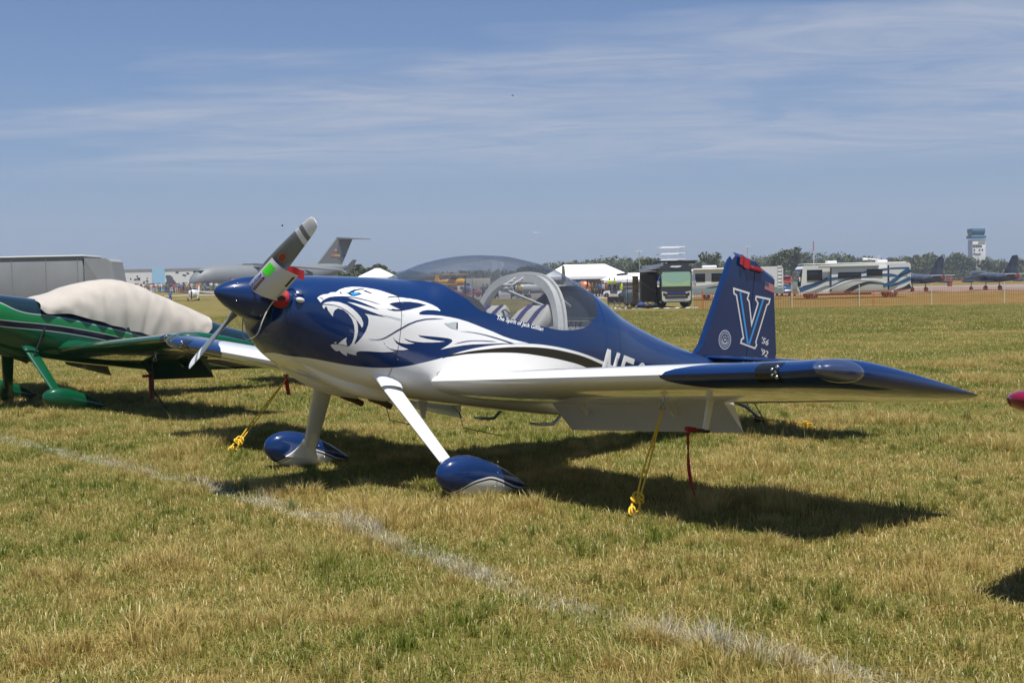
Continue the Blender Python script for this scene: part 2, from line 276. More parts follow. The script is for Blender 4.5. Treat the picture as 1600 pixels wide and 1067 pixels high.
def layered(name, base, layers, x0=0, x1=6.5, z0=-1.5, z1=1.5, rough=.28):
    """paint scheme: base colour, then each (curve points, colour) covers what lies above its curve"""
    m = bpy.data.materials.new(name); m.use_nodes = True; nt = m.node_tree; b = nt.nodes['Principled BSDF']; coat(b, rough); waves(nt, b)
    tc = nt.nodes.new('ShaderNodeTexCoord'); sp = nt.nodes.new('ShaderNodeSeparateXYZ'); nt.links.new(tc.outputs['Object'], sp.inputs[0])
    col = base
    for pts, c in layers:
        f = fcurve(nt, sp.outputs[0], pts, x0, x1, z0, z1)
        col = mixcol(nt, gt(nt, sp.outputs[2], f), col, c)
    if isinstance(col, tuple): b.inputs['Base Color'].default_value = (*col, 1)
    else: nt.links.new(col, b.inputs['Base Color'])
    return m
def paint(name, col, rough=.28):
    m = mat(name, col, rough=rough); b = m.node_tree.nodes['Principled BSDF']; coat(b, rough); waves(m.node_tree, b); return m
def vinyl(name, col): return mat(name, col, rough=.22, coat=.6)
M_WHITE = paint('white_paint', WHITE); M_NAVY = paint('navy_paint', NAVY)
M_VW = vinyl('white_vinyl', (.78, .78, .78)); M_VN = vinyl('navy_vinyl', (.009, .022, .085)); M_VB = vinyl('light_blue_vinyl', (.02, .30, .75)); M_VK = vinyl('grey_scoop', (.42, .46, .46))
M_BLACK = mat('black_matt', (.012, .012, .012), .6); M_RUB = mat('tyre_rubber', (.02, .02, .02), .8); M_STEEL = mat('steel', (.45, .45, .46), .3, 1); M_GREYM = mat('grey_metal', (.28, .29, .30), .4, .6)
M_DARK = mat('charcoal_trim', (.02, .021, .024), .75, bump=(60, .2, .002)); M_SEATG = mat('grey_seat_fabric', (.46, .44, .40), .8, bump=(220, .3, .001)); M_PURP = mat('purple_seat_stripe', (.035, .03, .14), .7)
M_FRAME = mat('light_grey_frame', (.70, .69, .65), .45, var=(6, .12)); M_SEAM = mat('panel_gap', (.006, .008, .02), .6)
M_RUST = mat('burnt_exhaust', (.10, .055, .03), .7, .4); M_CHROME = mat('chrome', (.8, .8, .8), .08, 1)
M_RED = mat('red_fabric', (.34, .010, .014), .75, bump=(90, .3, .002)); M_REDF = mat('red_flag_cloth', (.36, .012, .02), .8); M_YEL = mat('yellow_rope_fibre', (.75, .47, .02), .6, bump=(300, .6, .002))
def glass_mat(name, tint=(.72, .76, .80), gl=1.45, base=.0):
    m = bpy.data.materials.new(name); m.use_nodes = True; nt = m.node_tree; nt.nodes.clear(); N = nt.nodes.new; L = nt.links.new
    out = N('ShaderNodeOutputMaterial'); tr = N('ShaderNodeBsdfTransparent'); tr.inputs[0].default_value = (*tint, 1)
    g = N('ShaderNodeBsdfGlossy'); g.inputs['Roughness'].default_value = .01; geo = N('ShaderNodeNewGeometry'); dt = N('ShaderNodeVectorMath'); dt.operation = 'DOT_PRODUCT'; L(geo.outputs['Incoming'], dt.inputs[0]); L(geo.outputs['Normal'], dt.inputs[1])
    ab = N('ShaderNodeMath'); ab.operation = 'ABSOLUTE'; L(dt.outputs['Value'], ab.inputs[0]); om = N('ShaderNodeMath'); om.operation = 'SUBTRACT'; om.inputs[0].default_value = 1; om.use_clamp = True; L(ab.outputs[0], om.inputs[1])
    fr = N('ShaderNodeMath'); fr.operation = 'POWER'; L(om.outputs[0], fr.inputs[0]); fr.inputs[1].default_value = 4.6
    mx = N('ShaderNodeMixShader'); ad = N('ShaderNodeMath'); ad.operation = 'MULTIPLY_ADD'; ad.inputs[1].default_value = .95; ad.inputs[2].default_value = .06+base; ad.use_clamp = True; L(fr.outputs[0], ad.inputs[0])
    df = N('ShaderNodeBsdfDiffuse'); df.inputs[0].default_value = (.5, .5, .5, 1); m2 = N('ShaderNodeMixShader'); m2.inputs[0].default_value = .05
    L(tr.outputs[0], m2.inputs[1]); L(df.outputs[0], m2.inputs[2])
    L(ad.outputs[0], mx.inputs[0]); L(m2.outputs[0], mx.inputs[1]); L(g.outputs[0], mx.inputs[2]); L(mx.outputs[0], out.inputs[0])
    return m
M_GLASS = glass_mat('canopy_perspex', (.76, .78, .80)); M_LENS = glass_mat('clear_lens', (.96, .97, .98), 1.5, .05); M_DGLASS = mat('dark_window_glass', (.012, .014, .017), .06, spec=.6)

# ------------------------------------------------------------------ decals laid on a surface
def inside(poly, x, y):
    r = False; n = len(poly); j = n-1
    for i in range(n):
        a, b = poly[i], poly[j]
        if (a[1] > y) != (b[1] > y) and x < (b[0]-a[0])*(y-a[1])/(b[1]-a[1])+a[0]: r = not r
        j = i
    return r
def tri2d(poly, step=.03):
    P = [Vector(p) for p in poly]; xs = [p.x for p in P]; ys = [p.y for p in P]; ex = []
    for x in np.arange(min(xs), max(xs), step):
        for y in np.arange(min(ys), max(ys), step):
            if inside(poly, x, y): ex.append(Vector((x+.0003, y+.0002)))
    r = delaunay_2d_cdt(P+ex, [], [list(range(len(P)))], 1, 1e-6)
    return [tuple(v) for v in r[0]], [tuple(f) for f in r[2]]
def lay(name, items, m, bvh, parent, off=.0015, side=-1, axis='y', step=.03):
    """items: list of (verts2d, faces). Laid along the y axis onto the surface from the given side."""
    vs = []; fs = []
    for v2, f2 in items:
        n = len(vs); ok = True; q = []
        for x, z in v2:
            h = bvh.ray_cast(Vector((x, side*2, z)), Vector((0, -side, 0)))
            if h[0] is None: h = bvh.find_nearest(Vector((x, side*.5, z)))
            nn = h[1]; nn = nn if nn.y*side > 0 else -nn
            q.append(tuple(h[0]+nn*off))
        vs += q; fs += [tuple(i+n for i in f) for f in f2]
    mb = MB(); mb.v = vs; mb.f = fs; mb.m = [0]*len(fs)
    o = mb.build(name, m, parent, fixn=False, sharp=60)
    return o
def text2d(s, size, shear=0., bold=0., space=1.):
    c = bpy.data.curves.new('t', 'FONT'); c.body = s; c.size = size; c.shear = shear; c.offset = bold; c.space_character = space; c.resolution_u = 3
    o = bpy.data.objects.new('t', c); me = o.to_mesh(); v = [(p.co.x, p.co.y) for p in me.vertices]; f = [tuple(p.vertices) for p in me.polygons]
    o.to_mesh_clear(); bpy.data.objects.remove(o); bpy.data.curves.remove(c); return v, f
def aff(vf, o, ax, ay):
    return [(o[0]+ax[0]*x+ay[0]*y, o[1]+ax[1]*x+ay[1]*y) for x, y in vf[0]], vf[1]
def strip2d(pts, w):
    v = []; f = []
    for i, p in enumerate(pts):
        a = Vector(pts[max(i-1, 0)]); b = Vector(pts[min(i+1, len(pts)-1)]); d = (b-a).normalized(); n = Vector((-d.y, d.x))*w/2
        v += [(p[0]+n.x, p[1]+n.y), (p[0]-n.x, p[1]-n.y)]
        if i: f.append((2*i-2, 2*i-1, 2*i+1, 2*i))
    return v, f
def dense(pts, k=6):
    fx = cubic(range(len(pts)), [p[0] for p in pts]); fy = cubic(range(len(pts)), [p[1] for p in pts])
    return [(fx(t), fy(t)) for t in np.linspace(0, len(pts)-1, (len(pts)-1)*k+1)]

# ------------------------------------------------------------------ the aircraft
XW, ZW, CH = 1.613, -.4533, 1.42
DIH = math.tan(math.radians(3.5))
def foil(c):
    t = .135; yt = 5*t*(.2969*math.sqrt(c)-.126*c-.3516*c*c+.2843*c**3-.1036*c**4)
    cam = .02*(2*.3*c-c*c)/.09 if c < .3 else .02/.49*((1-.6)+.6*c-c*c)
    return yt, cam
CS = [.5*(1-math.cos(math.pi*i/22)) for i in range(23)]
SILL = cubic([1.50, 1.53, 1.605, 1.687, 1.726, 1.806, 1.879, 1.927, 2.004, 2.126, 2.455, 2.609, 2.775, 2.922, 3.081, 3.16, 3.212, 3.27, 3.308, 3.345, 3.375, 3.40, 3.43],
             [.355, .345, .341, .334, .31, .268, .235, .198, .172, .164, .148, .145, .143, .159, .199, .232, .272, .312, .347, .403, .47, .55, .66])
CLOSED = False
def t_sill(x):
    if CLOSED: return math.pi/2
    if x <= 1.52 or x >= 3.43: return math.pi/2
    z = SILL(x); top, zc, n = F_TOP(x), F_ZC(x), F_NU(x)
    u = (z-zc)/(top-zc)
    return math.pi/2 if u >= .999 else math.asin(max(0, u)**(n/2))
XS = np.unique(np.concatenate([np.linspace(.42, .5, 9), np.linspace(.5, 1.5, 34), np.linspace(1.5, 2.1, 40), np.linspace(2.1, 3.2, 40), np.linspace(3.2, 3.45, 26), np.linspace(3.45, 6.3, 50)]))
def fuselage_mesh(NL=52):
    m = MB(); secs = []
    for x in XS:
        ts = t_sill(x); a = np.linspace(-math.pi/2, ts, NL)
        left = [fus_pt(x, t, -1) for t in a]; right = [fus_pt(x, t, 1) for t in a[::-1]]
        secs.append(left + right)
    m.loft(secs, closed=True)
    n = len(secs[0]); L_ = NL
    # leave the cockpit opening: drop the closing strip between left sill and right sill where there is a canopy
    keep = []
    for i in range(len(XS)-1):
        op = t_sill(XS[i]) < 1.57 or t_sill(XS[i+1]) < 1.57
        for k in range(n):
            f = m.f[i*n+k]
            if k == L_-1 and op: continue
            keep.append(f)
    m.f = keep; m.m = [0]*len(keep)
    # cowl face and tail end
    m.add(secs[0], [tuple(range(n))]); m.add(secs[-1], [tuple(range(n-1, -1, -1))])
    return m
def canopy_mesh(x0, x1, off=0., NU=22):
    m = MB(); xs = [x for x in XS if x0 <= x <= x1]; secs = []
    for x in xs:
        ts = t_sill(x)
        a = np.linspace(ts, math.pi/2, NU); secs.append([fus_pt(x, t, -1, off) for t in a] + [fus_pt(x, t, 1, off) for t in a[::-1][1:]])
    m.loft(secs, closed=False); return m
TIPS = [3.72, 3.78, 3.84, 3.90, 3.95, 3.99, 4.03, 4.06, 4.085, 4.10, 4.112]
def wing_sec(y, side, c0=0., c1=1., thick=1.):
    """airfoil ring at span station y between chord fractions"""
    s = max(0, (y-3.72)/.395); xl = XW + CH*.93*max(0, s)**7 + .03*s*s; xt = XW+CH-.004; ch = xt-xl
    th_ = math.sqrt(max(0, 1-s**3))*.97+.03
    zl = ZW + y*DIH + .02*s
    tw = math.radians(1.0); pts_u = []; pts_l = []
    for c in CS:
        if c < c0-1e-6 or c > c1+1e-6: continue
        yt, cam = foil(c); yt *= th_*thick
        zz = (cam*.6*(1-.5*s))
        pts_u.append((xl+c*ch, side*y, zl+(zz+yt)*CH*(ch/CH)**.5 - c*ch*tw)); pts_l.append((xl+c*ch, side*y, zl+(zz-yt)*CH*(ch/CH)**.5 - c*ch*tw))
    return pts_u, pts_l
def wing_mesh(side, c1):
    ys = [.45, .6, .62]+list(np.linspace(.9, 3.6, 10))+TIPS
    m = MB(); up = []; lo = []
    for y in ys:
        u, l = wing_sec(y, side, 0, 1); k = sum(1 for c in CS if c <= (c1 if y < 3.7 else 1)+1e-6)
        if y < 3.7: u = u[:k]+[u[k-1]]*(len(CS)-k); l = l[:k]+[l[k-1]]*(len(CS)-k)
        up.append(u); lo.append(l)
    m.mi = 0; m.loft(up, closed=False); m.mi = 1; m.loft(lo, closed=False)
    m.mi = 0; m.loft([[u[-1] for u in up], [l[-1] for l in lo]], closed=False)
    m.add(up[-1]+lo[-1][::-1], [tuple(range(2*len(CS)))])
    return m
def surf_piece(side, y0, y1, c0, drop=0., m=None, ny=4):
    """flap or aileron: the airfoil aft of c0, hinged down"""
    m = m or MB(); secs = []
    for y in np.linspace(y0, y1, ny):
        u, l = wing_sec(y, side, c0, 1); ring = u + l[::-1]
        hx, hz = l[0][0]+.01, l[0][2]+.01
        r = []
        for p in ring:
            dx, dz = p[0]-hx, p[2]-hz; r.append((hx+dx*math.cos(drop)+dz*math.sin(drop), p[1], hz-dx*math.sin(drop)+dz*math.cos(drop)))
        secs.append(r)
    m.loft(secs, closed=True, cap=True); return m
C0 = CS[15]
def wing_paint(name, base, tipc, upper):
    m = bpy.data.materials.new(name); m.use_nodes = True; nt = m.node_tree; b = nt.nodes['Principled BSDF']; coat(b); waves(nt, b, 1, .0035)
    tc = nt.nodes.new('ShaderNodeTexCoord'); sp = nt.nodes.new('ShaderNodeSeparateXYZ'); nt.links.new(tc.outputs['Object'], sp.inputs[0])
    ab = nt.nodes.new('ShaderNodeMath'); ab.operation = 'ABSOLUTE'; nt.links.new(sp.outputs[1], ab.inputs[0])
    if upper: f = fcurve(nt, sp.outputs[0], [(XW-.02, 2.74), (XW+.02, 2.84), (XW+.08, 3.0), (XW+.2, 3.2), (XW+.45, 3.45), (XW+.9, 3.66), (XW+1.5, 3.72)], 1.5, 3.2, 2, 4.5); fac = gt(nt, ab.outputs[0], f, .002)
    else: f = fcurve(nt, ab.outputs[0], [(2.6, XW-.2), (2.74, XW-.02), (2.9, XW+.07), (3.1, XW+.16), (3.5, XW+.30), (3.8, XW+.46), (3.95, XW+.8), (4.03, XW+1.35), (4.1, XW+1.7), (4.3, XW+1.75)], 2.5, 4.3, 1, 4); fac = gt(nt, f, sp.outputs[0], .002)
    nt.links.new(mixcol(nt, fac, base, tipc), b.inputs['Base Color']); return m
BLSH = .0
def blade_mesh(sgn):
    """one propeller blade as twisted lens sections along its length"""
    m = MB(); d = Vector((0, -.824, .567))*sgn; t = Vector((0, .567, .824))*sgn; ax = Vector((1, 0, 0))
    prof = [(.10, .07, 60, .06), (.17, .105, 52, .045), (.25, .145, 44, .032), (.35, .158, 38, .024), (.5, .152, 31, .019), (.62, .140, 27, .016), (.715, .128, 24, .013), (.76, .122, 23.5, .012), (.80, .116, 23, .011), (.85, .107, 22, .009), (.885, .096, 21, .008), (.905, .078, 21, .006), (.914, .045, 21, .004)]
    secs = []
    for r, ch, be, th_ in prof:
        be = math.radians(be); cd = math.cos(be)*t - math.sin(be)*ax*1.0; nd = d.cross(cd).normalized(); c = Vector((.275, 0, 0)) + d*r; ring = []
        sweep = cd*BLSH*math.sin(math.pi*min(1, r/.9))
        for k in range(16):
            g = 2*math.pi*k/16; ring.append(tuple(c + cd*(ch/2*math.cos(g)) + nd*(th_/2*math.sin(g)*(1.3-.3*math.cos(g)))+sweep))
        secs.append(ring)
    m.loft(secs, closed=True, cap=True)
    for i in range(len(prof)-1):
        r = (prof[i][0]+prof[i+1][0])/2; mi = 1 if (r > .80 or .715 < r < .76) else 0
        for k in range(16): m.m[i*16+k] = mi
    m.m[-1] = 1
    return m
PX, PZ = 1.19, -1.08
def pant_mesh(side):
    m = MB(); L_ = .86; y0 = side*1.16; secs = []
    for s in [0, .01, .035, .08, .14, .22, .32, .42, .52, .62, .72, .82, .9, .96, 1]:
        r = math.sqrt(max(0, 1-(1-min(1, s/.30))**2))*(1-max(0, (s-.30)/.70)**1.75) if s > 0 else 0.0
        r = max(r, .012) if s > 0 else .004; h = .150*r; w = .115*r; zc = PZ - .0*s - .045*max(0, s-.3)**1.2
        ring = []
        for k in range(24):
            g = 2*math.pi*k/24; n = 2.2
            ring.append((1.255+s*L_, y0+w*math.copysign(abs(math.cos(g))**(2/n), math.cos(g)), zc+h*math.copysign(abs(math.sin(g))**(2/n), math.sin(g))))
        secs.append(ring)
    m.loft(secs, closed=True, cap=True); return m
def leg_mesh(side):
    m = MB(); secs = []
    for s in np.linspace(0, 1, 9):
        x = 1.26+.29*s; y = .38+.55*s; z = -.44-.59*s; c = .19-.055*s; t = .040-.010*s; nrm = Vector((0, -.6, -.7)).normalized(); q = Vector((0, .7, -.6)).normalized()
        ring = []
        for k in range(16):
            g = 2*math.pi*k/16; u = math.cos(g); v = math.sin(g)*(1+.5*-u*.6)
            ring.append((x+c/2*u+.0, side*(y+q.z*0+t/2*v*.75), z+t/2*v*.66))
        secs.append(ring)
    m.loft(secs, closed=True, cap=True); return m
def fin_pts():
    return dict(fin=[(5.05, .17), (5.213, .254), (5.268, .338), (5.60, 1.305), (5.645, 1.352), (5.80, 1.347), (5.98, 1.31), (5.98, .17)],
                rud=[(5.99, -.02), (5.99, 1.308), (6.15, 1.27), (6.335, 1.222), (6.36, 1.05), (6.505, .40), (6.43, -.06)])
def plate(poly, th_, m=None, flat=None):
    """vertical surface with thickness tapering to its outline, mirrored about y=0"""
    m = m or MB(); P = [Vector(p) for p in poly]; c = sum(P, Vector((0, 0)))/len(P)
    q = [p if flat and abs(p.x-flat) < .02 else p+(c-p).normalized()*min(.04, (c-p).length*.4) for p in P]; n = len(P)
    vs = [(p.x, 0, p.y) for p in P]; e = .35
    vs += [(p.x, -th_/2, p.y) for p in q]+[(p.x, th_/2, p.y) for p in q]; fs = []
    for k in range(n):
        j = (k+1) % n; fs += [(k, j, n+j, n+k), (k, 2*n+k, 2*n+j, j)]
    fs += [tuple(n+k for k in range(n)), tuple(2*n+n-1-k for k in range(n))]
    m.add(vs, fs); return m
BASE = Vector((1.636, 0, -1.215))
RB = Matrix.Rotation(TH, 3, 'Y')
def place_aircraft(root, dx=0, dy=0, dz=0):
    root.rotation_euler = (0, TH, 0); root.location = Vector((0, 0, H0)) + RB @ BASE + Vector((dx, dy, dz))
FUSB = fuselage_mesh()
BV_FUS = BVHTree.FromPolygons([Vector(v) for v in FUSB.v], FUSB.f)

def make_aircraft(name, label, P, main=True):
    root = empty(name, (0, 0, 0), 0, label, 'airplane')
    def B(mb, nm, m, parent=None, **k):
        o = mb.build(nm, m, parent or root, **k)
        if parent is None: o.location = -BASE
        return o
    hull = P.get('hull', FUSB); fm = MB(); fm.v = list(hull.v); fm.f = list(hull.f); fm.m = list(hull.m)
    fus = B(fm, 'fuselage', P['fus'], sharp=50)
    # spinner
    sp = MB(); sp.lathe([(.0, .002), (.006, .016), (.02, .032), (.05, .056), (.10, .088), (.16, .116), (.22, .139), (.28, .156), (.335, .168), (.355, .168), (.356, .15)], 40)
    spin = B(sp, 'spinner', P['spin'], sharp=40)
    if main:
        scr = MB()
        for k in range(7):
            g = 2*math.pi*k/7+.35; scr.ball((.325, .168*math.cos(g), .168*math.sin(g)), .0045, 6)
        for g in (2.35, 3.6, 4.6): scr.ball((.13, .105*math.cos(g), .105*math.sin(g)), .0045, 6)
        B(scr, 'screw', M_CHROME, spin)
    B(MB().lathe([(.358, .12), (.44, .12)], 24), 'propeller_hub', M_BLACK)
    for sg in (1, -1):
        B(blade_mesh(sg), 'propeller_blade', [P['blade'], P['bladetip']], sharp=30)
    # cooling inlets in the cowl nose, with lips
    for sy in (-1, 1):
        inl = MB(); ring = []
        for k in range(28):
            g = 2*math.pi*k/28; ring.append((.415, sy*.240+.102*math.cos(g)*(1), .008+.060*math.sin(g)))
        inl.tube(ring+[ring[0]], .011, 8); io = B(inl, 'inlet_lip', P['lip'])
        h = MB(); h.add([(.412, p[1], p[2]) for p in ring], [tuple(range(28))]); B(h, 'inlet_opening', M_BLACK, io)
    # exit bulges under the cowl with the exhaust ends
    for sy in (-.19, .19):
        bl = MB(); secs = []
        for s in np.linspace(0, 1, 9):
            x = .62+.80*s; z = F_BOT(x)+.03; r = .10*math.sin(min(1, s*1.15+.05)*math.pi/2); secs.append([(x, sy+r*1.0*math.cos(a), z-r*.85*math.sin(a)) for a in np.linspace(0, math.pi, 11)])
        bl.loft(secs, closed=False); bo = B(bl, 'exhaust_fairing', P['belly'])
        ex = MB(); ex.tube([(1.30, sy, -.60), (1.43, sy, -.625), (1.50, sy, -.645)], .024, 10); B(ex, 'exhaust_pipe', M_RUST, bo)
        cp = MB(); x = 1.40; cp.add([(x, sy+.092*math.cos(a), F_BOT(x)+.03-.079*math.sin(a)) for a in np.linspace(0, math.pi, 11)], [tuple(range(11))]); B(cp, 'exit_opening', M_BLACK, bo)
    # wings
    for sd in (-1, 1):
        w = B(wing_mesh(sd, C0), 'wing', [P['wtop'], P['wbot']], sharp=40)
        B(surf_piece(sd, .70, 2.42, C0, math.radians(P['flap'])), 'flap', P['flapm'], sharp=30)
        B(surf_piece(sd, 2.44, 3.70, C0, 0), 'aileron', P['ail'], sharp=30)
        # root fillet
        fl = MB(); secs = []
        for c in np.linspace(0, 1, 12):
            u, l = wing_sec(.62, sd, 0, 1); i = min(int(c*22), 22); xx, _, zu = u[i]; k_ = min(1, c*5); xx += .012*(1-k_); secs.append([(xx, sd*.54, zu+.05*k_-.01*(1-k_)), (xx, sd*.60, zu+.035*k_-.006*(1-k_)), (xx, sd*.645, zu+.008*k_-.003*(1-k_)), (xx, sd*.72, zu+.002*k_-.003*(1-k_))])
        fl.loft(secs, closed=False); B(fl, 'wing_root_fairing', P['fair'], w)
        # landing light cut into the leading edge: dark housing with lamps under a clear cover
        for nm, ya, yb, cc in (('landing_light', 3.49, 3.655, .075),):
            lm = MB(); secs = []; k0 = sum(1 for c in CS if c < cc)
            for y in np.linspace(ya, yb, 5):
                u, l = wing_sec(y, sd); secs.append([(p[0]-.003, p[1], p[2]+.003) for p in u[:k0][::-1]]+[(p[0]-.003, p[1], p[2]-.003) for p in l[1:k0]])
            lm.loft(secs, closed=False); lo = B(lm, nm, M_DGLASS, None, sharp=60)
            for dy, dz, rr_ in ((.016, .026, .013), (.022, -.002, .014), (.014, -.030, .012), (.050, .012, .012), (.046, -.018, .010)):
                u, l = wing_sec(yb-dy, sd); c = u[0]; bl = MB(); bl.ball((c[0]+.008, c[1], c[2]+dz), rr_, 10); B(bl, 'lamp', M_STEEL, lo)
        ln = MB(); u, l = wing_sec(3.93, sd); c = u[0]
        ln.ball((0, 0, 0), 1, 20, M=Matrix.Translation((c[0]+.105, sd*3.955, c[2]+.003)) @ Matrix.Rotation(sd*math.radians(-36), 4, 'Z') @ Matrix.Diagonal((.125, .145, .066, 1) if P.get('lens', True) else (.10, .11, .05, 1)))
        lo = B(ln, 'position_light_lens', M_LENS if P.get('lens', True) else P['wtop'], None)
        bl = MB(); bl.ball((c[0]+.012, sd*3.885, c[2]+.006), .026, 12, sc=(1, 1.5, .8)); B(bl, 'bulb', M_CHROME, lo)
        # tie down ring
        tr = MB(); u, l = wing_sec(2.38, sd); q = l[9]; tr.tube([(q[0], q[1], q[2]+.01), (q[0], q[1], q[2]-.035)], .008, 8)
        tr.tube([(q[0]+.022*math.sin(a), q[1]+.006*math.sin(2*a), q[2]-.052+.022*math.cos(a)) for a in np.linspace(0, 2*math.pi, 17)], .006, 6); B(tr, 'tie_down_ring', M_STEEL)
        # flap hinge brackets
        for y in (1.05, 1.95):
            hb = MB(); u, l = wing_sec(y, sd); q = l[15]; hb.prism([(q[0]-.1, q[2]+.004), (q[0]+.02, q[2]-.085), (q[0]+.05, q[2]-.09), (q[0]+.07, q[2]+.004)], sd*y-.012, sd*y+.012, 'y'); B(hb, 'flap_bracket', P['flapm'])
        # gear
        lg = B(leg_mesh(sd), 'landing_gear_leg', P['leg'], sharp=60)
        cf_ = MB(); secs = []
        for s in np.linspace(0, 1, 8):
            k = (1-s)**1.8; x = 1.265+.025*s; y = .32+.15*s; z = -.35-.165*s; a_ = .100+.16*k; b_ = .028+.09*k
            secs.append([(x+a_*math.cos(g)*(1+.4*k*(math.cos(g) > 0)), sd*(y+b_*math.sin(g)*.7), z+b_*math.sin(g)*.75-.0) for g in np.linspace(0, 2*math.pi, 24, endpoint=False)])
        cf_.loft(secs, closed=True); B(cf_, 'leg_fairing', P['leg'], lg)
        pn = B(pant_mesh(sd), 'wheel_pant', P['pant'], sharp=50)
        lf = MB(); secs = []
        for s in np.linspace(0, 1, 6):
            k = s**2.2; secs.append([(1.535+.03*s+(.072+.10*k)*math.cos(g), sd*(.92+.125*s+(.018+.030*k)*math.sin(g)), -.985-.16*s) for g in np.linspace(0, 2*math.pi, 20, endpoint=False)])
        lf.loft(secs, closed=True); B(lf, 'leg_foot_fairing', P['leg'], lg)
        wh = MB(); wh.lathe([(-.05, .07), (-.048, .10), (-.03, .118), (0, .122), (.03, .118), (.048, .10), (.05, .07)], 24, M=Matrix.Translation((1.60, sd*1.16, PZ-.035)) @ Matrix.Rotation(math.pi/2, 4, 'Z')); B(wh, 'wheel', M_RUB, sharp=60)
        if main:
            sc = MB()
            for x, z in ((1.70, -.955), (1.71, -1.03), (1.70, -1.13), (1.67, -1.19), (1.78, -1.12)):
                sc.ball((x, sd*1.16-.1*sd*0+(-.112), z), .005, 6)
            B(sc, 'screw', M_STEEL, pn)
    # tail
    F = fin_pts()
    fin = B(plate(F['fin'], .07, flat=5.98), 'fin', P['fin'], sharp=20)
    rud = B(plate(F['rud'], .07, flat=5.99), 'rudder', P['fin'], sharp=20)
    for sd in (-1, 1):
        hs = MB(); secs = []
        for y, xl, xt in ((.06, 5.30, 5.92), (1.0, 5.42, 5.92), (1.58, 5.50, 5.92)):
            secs.append([(xl+(xt-xl)*c, sd*y, .235+.045*s_*math.sqrt(max(0, c))*(1-c*.5)*2) for c, s_ in ((0, 0), (.05, 1), (.2, 1), (.5, 1), (1, .6), (1, -.6), (.5, -1), (.2, -1), (.05, -1))])
        hs.loft(secs, closed=True, cap=True); B(hs, 'stabilizer', P['tail'], sharp=60)
        el = MB(); secs = []
        for y, xl, xt in ((.08, 5.935, 6.28), (1.0, 5.935, 6.24), (1.45, 5.935, 6.22), (1.46, 5.60, 6.22), (1.62, 5.58, 6.21)):
            secs.append([(xl, sd*y, .26), (xl+.1, sd*y, .262), (xt, sd*y, .19), (xt, sd*y, .184), (xl+.1, sd*y, .206), (xl, sd*y, .21)])
        el.loft(secs, closed=True, cap=True); B(el, 'elevator', P['tail'], sharp=30)
    ts = MB(); ts.tube([(5.85, 0, -.13), (6.1, 0, -.17), (6.32, 0, -.25)], [.022, .018, .014], 8); tso = B(ts, 'tail_spring', M_GREYM)
    tk = MB(); tk.box((6.36, 0, -.275), (.09, .075, .05), bev=.008); tk.prism([(6.34, -.28), (6.42, -.28), (6.47, -.42), (6.43, -.43)], -.045, -.035); tk.prism([(6.34, -.28), (6.42, -.28), (6.47, -.42), (6.43, -.43)], .035, .045); B(tk, 'tail_wheel_fork', M_BLACK, tso)
    tw = MB(); tw.lathe([(-.03, .03), (-.03, .06), (-.018, .074), (.018, .074), (.03, .06), (.03, .03)], 20, M=Matrix.Translation((6.45, 0, -.418)) @ Matrix.Rotation(math.pi/2, 4, 'Z')); two = B(tw, 'tail_wheel', M_RUB, sharp=60)
    B(MB().lathe([(-.032, .032), (.032, .032)], 16, M=Matrix.Translation((6.45, 0, -.418)) @ Matrix.Rotation(math.pi/2, 4, 'Z')), 'tail_wheel_hub', M_GREYM, two)
    rd = MB(); rd.tube([(6.12, -.05, -.08), (6.33, -.05, -.25)], .005, 6); rd.tube([(6.12, .05, -.08), (6.33, .05, -.25)], .005, 6); B(rd, 'steering_link', M_BLACK, tso)
    # canopy and cabin
    if P.get('canopy', True):
        xq = float(XS[np.argmin(abs(XS-2.9))]); c1 = B(canopy_mesh(1.52, xq+1e-6), 'canopy', M_GLASS, fixn=False, sharp=80); c2 = B(canopy_mesh(xq-1e-6, 3.43), 'rear_window', M_GLASS, fixn=False, sharp=80)
    return root, fus, B
BLUEZ = [(.40, -.36), (.43, -.36), (.481, -.355), (.546, -.377), (.65, -.378), (.799, -.386), (.921, -.391), (1.022, -.39), (1.136, -.382), (1.264, -.364), (1.358, -.343), (1.478, -.304), (1.639, -.245), (1.728, -.206), (1.86, -.153), (2.01, -.105), (2.152, -.069), (2.301, -.04), (2.465, -.016), (2.702, .001), (2.95, -.001), (3.133, -.013), (3.334, -.035), (3.8, -.10), (4.6, -.2), (6.4, -.35)]
PINZ = [(.42, -1.2), (1.60, -1.2), (1.61, -.262), (1.856, -.167), (2.037, -.120), (2.243, -.075), (2.467, -.042), (2.705, -.022), (2.953, -.024), (3.137, -.036), (3.338, -.062), (3.8, -.13), (4.6, -.24), (6.4, -.4)]
BLKZ = [(.42, -1.1), (1.62, -.9), (1.646, -.255), (1.781, -.205), (1.976, -.16), (2.18, -.126), (2.399, -.102), (2.635, -.094), (2.879, -.097), (3.128, -.115), (3.5, -.19), (4.2, -.30), (6.4, -.45)]
